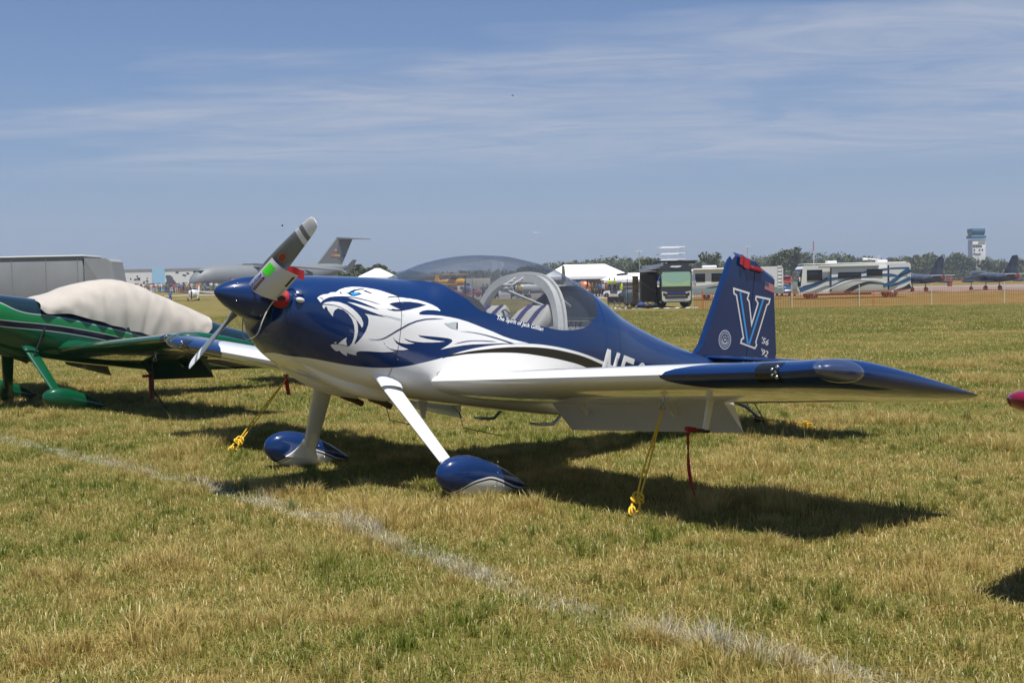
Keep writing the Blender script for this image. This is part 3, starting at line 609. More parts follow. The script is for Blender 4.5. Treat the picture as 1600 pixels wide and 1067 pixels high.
def fus_paint():
    m = bpy.data.materials.new('navy_white_fuselage_paint'); m.use_nodes = True; nt = m.node_tree; b = nt.nodes['Principled BSDF']; coat(b); waves(nt, b)
    tc = nt.nodes.new('ShaderNodeTexCoord'); sp = nt.nodes.new('ShaderNodeSeparateXYZ'); nt.links.new(tc.outputs['Object'], sp.inputs[0]); X, Z = sp.outputs[0], sp.outputs[2]
    fb, fp, fk = [fcurve(nt, X, p, 0, 6.5, -1.5, 1.5) for p in (BLUEZ, PINZ, BLKZ)]
    blk = nt.nodes.new('ShaderNodeMath'); blk.operation = 'MULTIPLY'; nt.links.new(gt(nt, Z, fk), blk.inputs[0]); g2 = gt(nt, fp, Z); nt.links.new(g2, blk.inputs[1])
    b3 = nt.nodes.new('ShaderNodeMath'); b3.operation = 'MULTIPLY'; nt.links.new(blk.outputs[0], b3.inputs[0]); nt.links.new(gt(nt, X, 1.665), b3.inputs[1])
    c = mixcol(nt, b3.outputs[0], WHITE, BLACKP); c = mixcol(nt, gt(nt, Z, fb), c, NAVY); nt.links.new(c, b.inputs['Base Color']); return m
def pant_paint():
    m = bpy.data.materials.new('navy_white_pant_paint'); m.use_nodes = True; nt = m.node_tree; b = nt.nodes['Principled BSDF']; coat(b); waves(nt, b)
    tc = nt.nodes.new('ShaderNodeTexCoord'); sp = nt.nodes.new('ShaderNodeSeparateXYZ'); nt.links.new(tc.outputs['Object'], sp.inputs[0]); X, Z = sp.outputs[0], sp.outputs[2]
    base = [(1.255, -1.35), (1.33, -1.24), (1.40, -1.175), (1.49, -1.11), (1.58, -1.078), (1.66, -1.062), (1.76, -1.072), (1.86, -1.095), (1.96, -1.115), (2.12, -1.116)]
    f1, f2, f3 = [fcurve(nt, X, [(x, z-o) for x, z in base], 1.2, 2.2, -1.6, -.8) for o in (0, .012, .024)]
    c = mixcol(nt, gt(nt, Z, f3), WHITE, BLACKP); c = mixcol(nt, gt(nt, Z, f2), c, WHITE); c = mixcol(nt, gt(nt, Z, f1), c, NAVY); nt.links.new(c, b.inputs['Base Color']); return m
M_BLGREY = mat('grey_blade_paint', (.17, .19, .19), .42, coat=.3, var=(14, .08)); M_BLW = mat('white_blade_paint', (.8, .8, .8), .4)
PM = dict(fus=fus_paint(), spin=M_NAVY, blade=M_BLGREY, bladetip=M_BLW, lip=M_NAVY, belly=M_WHITE, wtop=wing_paint('wing_top_paint', WHITE, NAVY, True), wbot=wing_paint('wing_underside_paint', WHITE, NAVY, False),
          flap=42, flapm=M_WHITE, ail=M_WHITE, fair=M_WHITE, leg=M_WHITE, pant=pant_paint(), fin=M_NAVY, tail=M_NAVY)
plane, FUS, BP = make_aircraft('sport_aircraft', 'navy and white two-seat sport airplane with a roaring wildcat painted on its nose', PM)
place_aircraft(plane)
# the wildcat on the cowl
def polys(pref): return [tri2d(v, .035) for k, v in DECAL.items() if k.startswith(pref)]
lay('wildcat_graphic', polys('white'), M_VW, BV_FUS, FUS, .0016)
lay('wildcat_navy_lines', polys('navy'), M_VN, BV_FUS, FUS, .0030)
lay('wildcat_eye', polys('eye'), M_VB, BV_FUS, FUS, .0042)
lay('air_scoop', polys('scoop'), M_VK, BV_FUS, FUS, .0040); lay('scoop_slot', polys('slot'), M_BLACK, BV_FUS, FUS, .0050)
# the same graphic on the far side
# lettering
def body_text(nm, s, p0, p1, h, m, off=.003, shear=0., bold=0.):
    """text from p0 to p1 (body x,z) with cap height h"""
    v, f = text2d(s, 1., shear, bold); xs = [a for a, b in v]; ys = [b for a, b in v]; w = max(xs)-min(xs); hh = max(b for a, b in text2d('H', 1.)[0])
    d = Vector((p1[0]-p0[0], p1[1]-p0[1])); L_ = d.length; d.normalize(); n = Vector((-d.y, d.x)); sx = L_/w; sy = h/hh
    q = [(p0[0]+d.x*(a-min(xs))*sx+n.x*b*sy, p0[1]+d.y*(a-min(xs))*sx+n.y*b*sy) for a, b in v]; return q, f
lay('name_lettering', [body_text('n', 'The Spirit of Jack Gifillan', (2.135, .128), (2.62, .108), .034, M_VW, shear=.35, bold=.012)], M_VW, BV_FUS, FUS, .003)
GN = [(0, 0), (.17, 0), (.17, .68), (.45, 0), (.62, 0), (.62, 1), (.45, 1), (.45, .32), (.17, 1), (0, 1)]; G5 = [(0, 0), (.48, 0), (.58, .09), (.58, .5), (.48, .6), (.16, .6), (.16, .84), (.56, .84), (.56, 1), (0, 1), (0, .44), (.41, .44), (.41, .16), (0, .16)]
G0 = [(.29+.29*math.cos(a), .5+.5*math.sin(a)) for a in np.linspace(-1.55, 4.69, 24)]+[(.29+.13*math.cos(a), .5+.33*math.sin(a)) for a in np.linspace(4.67, -1.53, 20)]
def glyph(g, ox): return tri2d([(3.325+.315*(ox+u)+.10*v, -.235+.31*v-.028*(ox+u)) for u, v in g], .03)
lay('registration_number', [glyph(GN, 0), glyph(G5, .80), glyph(G0, 1.52)], M_VW, BV_FUS, FUS, .003)
lay('cowl_seam', [strip2d(dense([(1.184, .229), (1.225, .20), (1.263, .159), (1.275, -.007), (1.277, -.15), (1.272, -.26), (1.262, -.354), (1.255, -.44)]), .004), strip2d(dense([(.95, .0), (1.143, .001), (1.269, -.006)]), .0035)], M_SEAM, BV_FUS, FUS, .0052)
lay('skin_seam', [strip2d([(3.62, z) for z in np.linspace(-.3, .3, 8)], .003), strip2d([(x, -.08+.05*(x-3.4)) for x in np.linspace(3.62, 5.6, 16)], .003)], M_SEAM, BV_FUS, FUS, .002)
# screws along the cowl seam
rv = MB()
for z in (.12, .03, -.06, -.2, -.30):
    h = BV_FUS.ray_cast(Vector((1.29, -2, z)), Vector((0, 1, 0)))[0]; rv.ball(h, .004, 6)
BP(rv, 'screw', M_STEEL, FUS)
# small landing lamp on the cowl shoulder
h = BV_FUS.ray_cast(Vector((.475, -2, .012)), Vector((0, 1, 0)))
lp = MB(); lp.ball(h[0]-h[1]*.0, .036, 14, sc=(1, .6, .55)); BP(lp, 'cowl_light', mat('frosted_lens', (.6, .62, .62), .25, coat=1))
# fin emblem, crest, flag and years: flat print on the fin and rudder sides
def side_print(nm, items, m, off, parent): 
    vs = []; fs = []
    for v2, f2 in items:
        n = len(vs); vs += [(x, -off, z) for x, z in v2]; fs += [tuple(i+n for i in f) for f in f2]
    mb = MB(); mb.v = vs; mb.f = fs; mb.m = [0]*len(fs); o = mb.build(nm, m, parent, smooth=False, fixn=False); return o
FIN = [o for o in plane.children if o.name.startswith('fin')][0]; RUD = [o for o in plane.children if o.name.startswith('rudder')][0]
T0 = .035+.0018
def q2(*p): return list(p)
Vout = [(5.655, .992), (5.935, .985), (5.915, .92), (5.945, .90), (6.015, .70), (6.075, .895), (6.03, .93), (6.035, .972), (6.29, .982), (6.275, .915), (6.245, .90), (6.125, .50), (6.145, .47), (6.115, .425), (5.86, .448), (5.868, .50), (5.895, .515), (5.715, .915), (5.672, .925)]
def shrink(poly, d):
    n = len(poly); r = []
    ar = sum(poly[i][0]*poly[(i+1) % n][1]-poly[(i+1) % n][0]*poly[i][1] for i in range(n)); sg = 1 if ar > 0 else -1
    for i in range(n):
        a, b, c = Vector(poly[i-1]), Vector(poly[i]), Vector(poly[(i+1) % n]); e1 = (b-a).normalized(); e2 = (c-b).normalized()
        n1 = Vector((-e1.y, e1.x))*sg; n2 = Vector((-e2.y, e2.x))*sg; m_ = (n1+n2); m_ = m_/max(.3, m_.length_squared)*2 if m_.length > 1e-6 else n1; r.append(tuple(b+m_*d*.5*1.0))
    return r
side_print('letter_v_outline', [tri2d(Vout, .2)], M_VW, T0, FIN); side_print('letter_v', [tri2d(shrink(Vout, .040), .2)], M_VN, T0+.0012, FIN)
side_print('letter_v_stripe', [strip2d([(5.775, .962), (5.985, .462)], .028), strip2d([(6.165, .955), (6.005, .462)], .026)], M_VB, T0+.0024, FIN)
ring = lambda c, r0, r1, n=28: ([(c[0]+r*math.cos(2*math.pi*k/n), c[1]+r*math.sin(2*math.pi*k/n)) for k in range(n) for r in (r0, r1)], [(2*k, 2*k+1, (2*k+3) % (2*n), (2*k+2) % (2*n)) for k in range(n)])
sc_ = (5.613, .452)
its = [ring(sc_, .088, .098), ring(sc_, .060, .066), ring(sc_, .030, .036), ring(sc_, .002, .014, 12)]
for k in range(26): a = 2*math.pi*k/26; its.append(strip2d([(sc_[0]+.070*math.cos(a), sc_[1]+.070*math.sin(a)), (sc_[0]+.082*math.cos(a), sc_[1]+.082*math.sin(a))], .007))
for k in range(8): a = 2*math.pi*k/8; its.append(strip2d([(sc_[0]+.036*math.cos(a), sc_[1]+.036*math.sin(a)), (sc_[0]+.050*math.cos(a), sc_[1]+.050*math.sin(a))], .006))
its.append(strip2d([(sc_[0]-.045, sc_[1]-.015), (sc_[0]-.03, sc_[1]-.035), (sc_[0], sc_[1]-.044), (sc_[0]+.03, sc_[1]-.035), (sc_[0]+.045, sc_[1]-.015)], .014))
side_print('round_crest', its, vinyl('pale_vinyl', (.55, .58, .66)), T0, FIN)
TR = .035+.0018
fl = [(6.16, 1.148), (6.325, 1.13), (6.345, 1.045), (6.175, 1.062)]
def fq(u, v): a = Vector(fl[0])*(1-u)+Vector(fl[1])*u; b = Vector(fl[3])*(1-u)+Vector(fl[2])*u; return tuple(a*(1-v)+b*v)
side_print('flag_white', [([fq(0, 0), fq(1, 0), fq(1, 1), fq(0, 1)], [(0, 1, 2, 3)])], M_VW, TR, RUD)
side_print('flag_red_stripe', [([fq(0, v), fq(1, v), fq(1, v+1/13), fq(0, v+1/13)], [(0, 1, 2, 3)]) for v in [k*2/13 for k in range(7)]], vinyl('flag_red', (.5, .02, .03)), TR+.0012, RUD)
side_print('flag_canton', [([fq(0, 0), fq(.42, 0), fq(.42, 7/13), fq(0, 7/13)], [(0, 1, 2, 3)])], M_VN, TR+.0024, RUD)
side_print('flag_stars', [([fq(u+a, v+b) for a, b in ((0, -.02), (.015, 0), (0, .02), (-.015, 0))], [(0, 1, 2, 3)]) for u in (.06, .14, .22, .30, .37) for v in (.08, .2, .32, .44)], M_VW, TR+.0036, RUD)
side_print('year_lettering', [body_text('n', "'56", (6.205, .505), (6.325, .49), .062, M_VW, shear=.2, bold=.01), body_text('n', "'92", (6.215, .385), (6.335, .37), .062, M_VW, shear=.2, bold=.01)], M_VW, TR, RUD)
# roll bar hoop, canopy bow, seats, glare shield and cabin lining
def hoop(xa, xb, o0, o1, dip=0.):
    m = MB(); secs = []
    for x, o in ((xa, o0), (xb, o0), (xb, o1), (xa, o1), (xa, o0)):
        a = np.linspace(-.25, math.pi/2, 26); q_ = lambda t: o+dip*max(0, math.sin(t))**5
        secs.append([fus_pt(x, t, -1, q_(t)) for t in a]+[fus_pt(x, t, 1, q_(t)) for t in a[::-1][1:]])
    m.loft(secs, closed=False); return m
BP(hoop(2.815, 2.875, .024, .078, .055), 'roll_bar', M_FRAME, sharp=40)
BP(hoop(2.889, 2.915, .015, .05, .045), 'canopy_bow', M_FRAME, sharp=40)
rb = MB()
for k in range(14):
    t = -.02+k*.11; p = fus_pt(2.917, t, -1, .02+.045*max(0, math.sin(t))**5); rb.ball(p, .004, 6)
BP(rb, 'bow_screw', M_STEEL)

lt = MB(); zt = F_TOP(2.75)-.06
for dy in (-.05, .05): lt.tube([(2.86, dy, zt-.05), (2.80, dy, zt-.10), (2.70, dy, zt-.17)], .007, 6)
lt.tube([(2.70, -.05, zt-.17), (2.70, .05, zt-.17)], .012, 8); lt.tube([(2.76, -.05, zt-.13), (2.76, .05, zt-.13)], .006, 6)
BP(lt, 'canopy_latch', M_FRAME)
for sy in (-1, 1): br = MB(); br.tube([(2.86, sy*.30, .52), (3.30, sy*.16, .42)], .013, 8); BP(br, 'roll_bar_brace', M_FRAME)
gs = MB(); secs = []
for x in np.linspace(1.54, 2.16, 14):
    ts = t_sill(x) if x > 1.6 else 1.2; sp_ = fus_pt(x, min(ts, 1.25), -1, .02); w = -sp_[1]; zs = sp_[2]; zt = min(.352, F_TOP(x)-.012)-.02*((x-1.54)/.62)**3
    secs.append([(x-.10*abs(u)**2*max(0, (x-1.9)/.26), u*w, zs+(zt-zs)*(1-abs(u)**2.4)) for u in np.linspace(-1, 1, 21)])
gs.loft(secs, closed=False); gs.add([secs[-1][0]]+secs[-1][1:]+[(2.16, secs[-1][-1][1], -.1), (2.16, secs[-1][0][1], -.1)], [tuple(range(23))]); BP(gs, 'glare_shield', M_DARK)
tub = MB(); secs = []
for x in np.linspace(1.55, 3.62, 24):
    ts = min(t_sill(x), .55); a = np.linspace(-math.pi/2, ts-.02 if ts < .55 else .5, 22); secs.append([fus_pt(x, t, -1, .03) for t in a[::-1]]+[fus_pt(x, t, 1, .03) for t in a[1:]])
tub.loft(secs, closed=False); BP(tub, 'cabin_lining', M_DARK)
fw = MB(); fw.box((3.10, 0, .02), (.9, 1.0, .02)); BP(fw, 'baggage_floor', mat('grey_carpet', (.12, .13, .14), .9))
# baggage wall with the type lettering
bw = MB(); x = 3.46; ring_ = [fus_pt(x, t, -1, .03) for t in np.linspace(-.8, math.pi/2, 20)]+[fus_pt(x, t, 1, .03) for t in np.linspace(-.8, math.pi/2, 20)[::-1][1:]]
bw.add(ring_, [tuple(range(len(ring_)))]); bwo = BP(bw, 'baggage_wall', mat('pale_wall_panel', (.72, .70, .64), .6))
pk = MB(); pk.add([(3.452, p[1], max(p[2], .352)) for p in ring_ if p[2] > .2], [tuple(range(sum(1 for p in ring_ if p[2] > .2)))]); pk.box((3.45, 0, .325), (.01, .70, .014)); BP(pk, 'wall_band', mat('blue_grey_band', (.06, .08, .10), .6), bwo)
v, f = text2d('RV-14', 1., 0, .02); wv = max(a for a, b in v); tb = MB(); tb.v = [(3.444, .06-a*.24/wv, b*.075+.255) for a, b in v]; tb.f = f; tb.m = [0]*len(f)
BP(tb, 'wall_lettering', M_VN, bwo, smooth=False, fixn=False)
def seat(sy):
    m = MB(); secs = []
    for s in np.linspace(0, 1, 9):
        x = 2.45+.42*s; z = -.24+.565*s; w = (.215-.02*s)*(1 if s < .85 else (1-(s-.85)*2.2)); t = .07*(1 if s < .9 else .7)
        ring = []
        for k in range(20):
            g = 2*math.pi*k/20; c, s_ = math.cos(g), math.sin(g); u = math.copysign(abs(c)**.5, c); v_ = math.copysign(abs(s_)**.6, s_)
            bol = .035*abs(u)**4*(v_ > 0)
            ring.append((x-(t*v_+bol)*.8, sy+w*u, z+(t*v_+bol)*.55))
        secs.append(ring)
    m.loft(secs, closed=True, cap=True); m.box((2.22, sy, -.22), (.46, .42, .12), bev=.04)
    o = BP(m, 'seat', M_SEATG, sharp=80)
    st = MB(); bt = BVHTree.FromPolygons([Vector(q) for q in m.v], m.f)
    for dy in (-.085, .085):
        q = []
        for s in np.linspace(.05, 1.0, 14):
            x = 2.45+.42*s; z = -.24+.565*s
            row = []
            for e in (-.03, .03):
                h = bt.ray_cast(Vector((x-.5, sy+dy+e, z+.34)), Vector((.8, 0, -.55)))
                row.append(h[0]+Vector((-.005, 0, .004)) if h[0] else None)
            if None not in row: q.append(row)
        n = len(st.v); st.v += [tuple(p) for r in q for p in r]; st.f += [(n+2*i, n+2*i+1, n+2*i+3, n+2*i+2) for i in range(len(q)-1)]; st.m += [0]*(len(q)-1)
    BP(st, 'seat_stripe', M_PURP, o, fixn=False)
seat(-.27); seat(.27)
hb = MB(); hb.tube([(2.75, 0, -.1), (2.75, 0, .12)], .02, 8); hb.box((2.5, 0, -.15), (.6, .09, .16), bev=.02); BP(hb, 'centre_console', M_DARK)
# belly wires, masts, steps and pitot
for p0, p1, p2, p3 in (((1.56, 0, -.55), (1.585, 0, -.62), (1.647, 0, -.746), (1.88, 0, -.764)), ((2.24, 0, -.50), (2.335, 0, -.61), (2.40, 0, -.736), (2.83, 0, -.765))):
    w = MB(); w.tube([p1, p2, p3], .0035, 6); ms = MB(); ms.prism([(p0[0]-.09, p0[2]+.0), (p1[0]-.015, p1[2]), (p1[0]+.012, p1[2]), (p0[0]+.09, p0[2]+.0)], -.012, .012); mo = BP(ms, 'antenna_mast', M_WHITE); BP(w, 'antenna_wire', M_BLACK, mo)
bl_ = MB(); bl_.prism([(2.02, -.55), (2.10, -.70), (2.13, -.70), (2.13, -.55)], .17, .182); BP(bl_, 'blade_antenna', M_WHITE)
st = MB(); st.tube([(3.20, .38, -.46), (3.05, .38, -.62), (2.90, .38, -.635)], .014, 8); st.box((2.90, .36, -.635), (.11, .10, .02), bev=.006); BP(st, 'boarding_step', M_GREYM)
st = MB(); st.tube([(3.20, -.38, -.46), (3.05, -.38, -.62), (2.90, -.38, -.635)], .014, 8); st.box((2.90, -.36, -.635), (.11, .10, .02), bev=.006); BP(st, 'boarding_step', M_GREYM)
u, l = wing_sec(2.53, -1); q = l[12]
pt = MB(); pt.prism([(q[0]-.025, q[2]+.02), (q[0]-.04, q[2]-.20), (q[0]+.006, q[2]-.20), (q[0]+.028, q[2]+.02)], -2.54, -2.52); pm = BP(pt, 'pitot_mast', M_WHITE)
PIT0 = (q[0]-.02, -2.53, q[2]-.205)
pt = MB(); pt.tube([(q[0]+.015, -2.53, q[2]-.20), (q[0]-.13, -2.53, q[2]-.205), (q[0]-.20, -2.53, q[2]-.205)], [.014, .012, .009], 10); BP(pt, 'pitot_tube', M_RUST, pm)
PITE = Vector((q[0]-.20, -2.53, q[2]-.205))
# white counterweight arm seen below the flap
cw = MB(); cw.tube([(3.1, -.75, -.72), (3.02, -.80, -.725)], .006, 6); cw.ball((3.0, -.82, -.725), .022, 8, sc=(1.2, 1, .8))
# ------------------------------------------------------------------ the field
def field():
    n_a, rs = 160, [0]+list(np.geomspace(2, 7000, 90)); vs = [(CAM.x, CAM.y, 0)]; fs = []
    for r in rs[1:]:
        for k in range(n_a):
            a = 2*math.pi*k/n_a; x, y = CAM.x+r*math.cos(a), CAM.y+r*math.sin(a); vs.append((x, y, gz(x, y)))
    for k in range(n_a): fs.append((0, 1+k, 1+(k+1) % n_a))
    for i in range(len(rs)-2):
        for k in range(n_a): fs.append((1+i*n_a+k, 1+(i+1)*n_a+k, 1+(i+1)*n_a+(k+1) % n_a, 1+i*n_a+(k+1) % n_a))
    m = MB(); m.v = vs; m.f = fs; m.m = [0]*len(fs); return m
def noise_node(nt, vec, scale, detail=4, rough=.6):
    n = nt.nodes.new('ShaderNodeTexNoise'); nt.links.new(vec, n.inputs[0]); n.inputs['Scale'].default_value = scale; n.inputs['Detail'].default_value = detail; n.inputs['Roughness'].default_value = rough; return n.outputs[0]
def mrange(nt, s, a, b, c=0., d=1.):
    r = nt.nodes.new('ShaderNodeMapRange'); nt.links.new(s, r.inputs[0])
    for i, v in enumerate((a, b, c, d)): r.inputs[i+1].default_value = v
    return r.outputs[0]
def mth(nt, op, a, b=None, clamp=False):
    m = nt.nodes.new('ShaderNodeMath'); m.operation = op; m.use_clamp = clamp
    for i, v in enumerate((a, b)):
        if v is None: continue
        if isinstance(v, (int, float)): m.inputs[i].default_value = v
        else: nt.links.new(v, m.inputs[i])
    return m.outputs[0]
CHALK = [(-8, -.20), (-5.4, -.20), (-4.6, -.31), (-3.9, -.29), (-2.3, .0), (.5, .24), (5.36, .32), (20, .45)]
GREEN = (.172, .205, .022); STRAW = (.55, .40, .15); OLIVE = (.150, .135, .034)
def dryness(nt, pos):
    """where the turf is straw coloured: patches a hand to a few metres wide"""
    a = noise_node(nt, pos, .55, 5, .62); b = noise_node(nt, pos, 3.2, 3, .6); c = noise_node(nt, pos, .06, 3)
    s = mth(nt, 'ADD', mth(nt, 'MULTIPLY', a, .9), mth(nt, 'ADD', mth(nt, 'MULTIPLY', b, .75), mth(nt, 'MULTIPLY', c, .35)))
    return mrange(nt, s, .86, 1.16)
def chalk(nt, pos):
    sp = nt.nodes.new('ShaderNodeSeparateXYZ'); nt.links.new(pos, sp.inputs[0])
    f = fcurve(nt, sp.outputs[1], CHALK, -8, 20, -1, 1)
    d = mth(nt, 'ABSOLUTE', mth(nt, 'SUBTRACT', sp.outputs[0], f)); w = mth(nt, 'MULTIPLY', noise_node(nt, pos, 5, 3), .19)
    m = mrange(nt, mth(nt, 'SUBTRACT', d, w), -.035, .045, 1, 0)
    return mth(nt, 'MULTIPLY', m, mrange(nt, noise_node(nt, pos, 2.2, 5, .7), .38, .62))
def field_mat():
    m = bpy.data.materials.new('turf_field'); m.use_nodes = True; nt = m.node_tree; b = nt.nodes['Principled BSDF']; b.inputs['Roughness'].default_value = .95; b.inputs['Specular IOR Level'].default_value = .1
    g = nt.nodes.new('ShaderNodeNewGeometry'); pos = g.outputs['Position']
    d = dryness(nt, pos); big = mrange(nt, noise_node(nt, pos, .018, 4), .35, .65)
    c = mixcol(nt, d, tuple(v*.80 for v in (.125, .125, .026)), tuple(v*.43 for v in STRAW)); c = mixcol(nt, mth(nt, 'MULTIPLY', big, .5), c, (.150, .128, .034))
    fine = mrange(nt, noise_node(nt, pos, 14, 6, .75), .3, .7, .62, 1.28)
    # the near ground is thatch and soil seen between the blades
    mm = nt.nodes.new('ShaderNodeVectorMath'); mm.operation = 'SCALE'; nt.links.new(c, mm.inputs[0]); nt.links.new(fine, mm.inputs['Scale'])
    nt.links.new(mm.outputs[0], b.inputs['Base Color'])
    bp = nt.nodes.new('ShaderNodeBump'); bp.inputs['Strength'].default_value = .9; bp.inputs['Distance'].default_value = .06; nt.links.new(noise_node(nt, pos, 7, 6, .7), bp.inputs['Height']); nt.links.new(bp.outputs[0], b.inputs['Normal'])
    return m
tag(field().build('grass_field', field_mat(), fixn=False), 'wide flat airfield of short dry grass', kind='structure')
def blade_mat():
    m = bpy.data.materials.new('grass_blades'); m.use_nodes = True; nt = m.node_tree; nt.nodes.remove(nt.nodes['Principled BSDF']); out = nt.nodes['Material Output']
    g = nt.nodes.new('ShaderNodeNewGeometry'); pos = g.outputs['Position']
    at_ = nt.nodes.new('ShaderNodeAttribute'); at_.attribute_name = 'blade'; sp = nt.nodes.new('ShaderNodeSeparateColor'); nt.links.new(at_.outputs['Color'], sp.inputs[0])
    rnd, dry0, hgt = sp.outputs[0], sp.outputs[1], sp.outputs[2]
    d = mth(nt, 'ADD', mth(nt, 'MULTIPLY', dryness(nt, pos), .62), mth(nt, 'SUBTRACT', mth(nt, 'MULTIPLY', dry0, 1.0), .30), True)
    c = mixcol(nt, d, GREEN, STRAW)
    c = mixcol(nt, mth(nt, 'MULTIPLY', mrange(nt, rnd, .6, 1), .45), c, (.13, .21, .03))
    br = mth(nt, 'MULTIPLY_ADD', rnd, .65); nt.nodes[-1].inputs[2].default_value = .68
    mm = nt.nodes.new('ShaderNodeVectorMath'); mm.operation = 'SCALE'; nt.links.new(c, mm.inputs[0]); nt.links.new(br, mm.inputs['Scale'])
    ch = mth(nt, 'MULTIPLY', chalk(nt, pos), mth(nt, 'MULTIPLY', mrange(nt, hgt, .2, .55), mrange(nt, dry0, .12, .35)))
    c = mixcol(nt, mth(nt, 'MULTIPLY', ch, .52), mm.outputs[0], (.66, .69, .73))
    df = nt.nodes.new('ShaderNodeBsdfDiffuse'); tr = nt.nodes.new('ShaderNodeBsdfTranslucent'); gl = nt.nodes.new('ShaderNodeBsdfGlossy'); gl.inputs['Roughness'].default_value = .45
    nt.links.new(c, df.inputs[0]); nt.links.new(c, tr.inputs[0]); gl.inputs[0].default_value = (.7, .7, .6, 1)
    m1 = nt.nodes.new('ShaderNodeMixShader'); m1.inputs[0].default_value = .42; nt.links.new(df.outputs[0], m1.inputs[1]); nt.links.new(tr.outputs[0], m1.inputs[2])
    m2 = nt.nodes.new('ShaderNodeMixShader'); m2.inputs[0].default_value = .05; nt.links.new(m1.outputs[0], m2.inputs[1]); nt.links.new(gl.outputs[0], m2.inputs[2])
    nt.links.new(m2.outputs[0], out.inputs[0]); return m
M_BLADE = blade_mat()
def grass_mesh(name, n, size, hmin, hmax, w, seed, dry=(0., .75), lean=.6, tuft=None, taper=True):
    """n bent blades spread over a square (or fanning out of one tuft)"""
    r = np.random.default_rng(seed)
    if tuft is None:
        x = r.uniform(-size/2, size/2, n); y = r.uniform(-size/2, size/2, n)
        # clumping: pull part of the blades towards clump centres
        k = max(4, int(n/26)); cx = r.uniform(-size/2, size/2, k); cy = r.uniform(-size/2, size/2, k); ci = r.integers(0, k, n); t = r.uniform(0, 1, n)**.5*.8*(r.random(n) < .7)
        sp_ = r.normal(0, .02, (2, n)); x = x*(1-t)+cx[ci]*t+sp_[0]; y = y*(1-t)+cy[ci]*t+sp_[1]
        x = (x+size/2) % size-size/2; y = (y+size/2) % size-size/2
        ln = r.uniform(.15, 1., n)*lean; az = r.uniform(0, 2*math.pi, n)
    else:
        rr = abs(r.normal(0, tuft, n)); a0 = r.uniform(0, 2*math.pi, n); x = rr*np.cos(a0); y = rr*np.sin(a0); az = a0+r.normal(0, .7, n); ln = lean*(.25+rr/tuft*.5)*r.uniform(.5, 1.2, n)
    h = r.uniform(hmin, hmax, n)*r.uniform(.55, 1, n); wd = w*r.uniform(.6, 1.3, n); fa = az+math.pi/2+r.normal(0, .8, n)
    dx, dy = np.cos(az)*h*ln, np.sin(az)*h*ln; wx, wy = np.cos(fa)*wd/2, np.sin(fa)*wd/2
    V = np.zeros((n, 5, 3)); z0 = -.012
    V[:, 0] = np.c_[x-wx, y-wy, np.full(n, z0)]; V[:, 1] = np.c_[x+wx, y+wy, np.full(n, z0)]
    V[:, 2] = np.c_[x+dx*.32-wx*.85, y+dy*.32-wy*.85, h*.58]; V[:, 3] = np.c_[x+dx*.32+wx*.85, y+dy*.32+wy*.85, h*.58]
    V[:, 4] = np.c_[x+dx, y+dy, h*np.clip(1.02-.40*ln, .28, 1)]
    base = (np.arange(n)*5)[:, None]
    tri = np.concatenate([base+np.array([0, 1, 3]), base+np.array([0, 3, 2]), base+np.array([2, 3, 4])], 1).reshape(-1, 3)
    me = bpy.data.meshes.new(name); me.vertices.add(n*5); me.vertices.foreach_set('co', V.reshape(-1)); me.loops.add(len(tri)*3); me.loops.foreach_set('vertex_index', tri.reshape(-1).astype(np.int32))
    me.polygons.add(len(tri)); me.polygons.foreach_set('loop_start', np.arange(0, len(tri)*3, 3, dtype=np.int32)); me.polygons.foreach_set('loop_total', np.full(len(tri), 3, dtype=np.int32)); me.update()
    ca = me.color_attributes.new('blade', 'FLOAT_COLOR', 'POINT'); c = np.ones((n, 5, 4)); c[:, :, 0] = (r.random(n) if tuft is None or dry[0] < .5 else r.uniform(.3, 1.15, n))[:, None]; c[:, :, 1] = r.uniform(dry[0], dry[1], n)[:, None]; c[:, :, 2] = np.array([0, 0, .6, .6, 1])[None]
    ca.data.foreach_set('color', c.reshape(-1)); me.materials.append(M_BLADE)
    return bpy.data.objects.new(name, me)
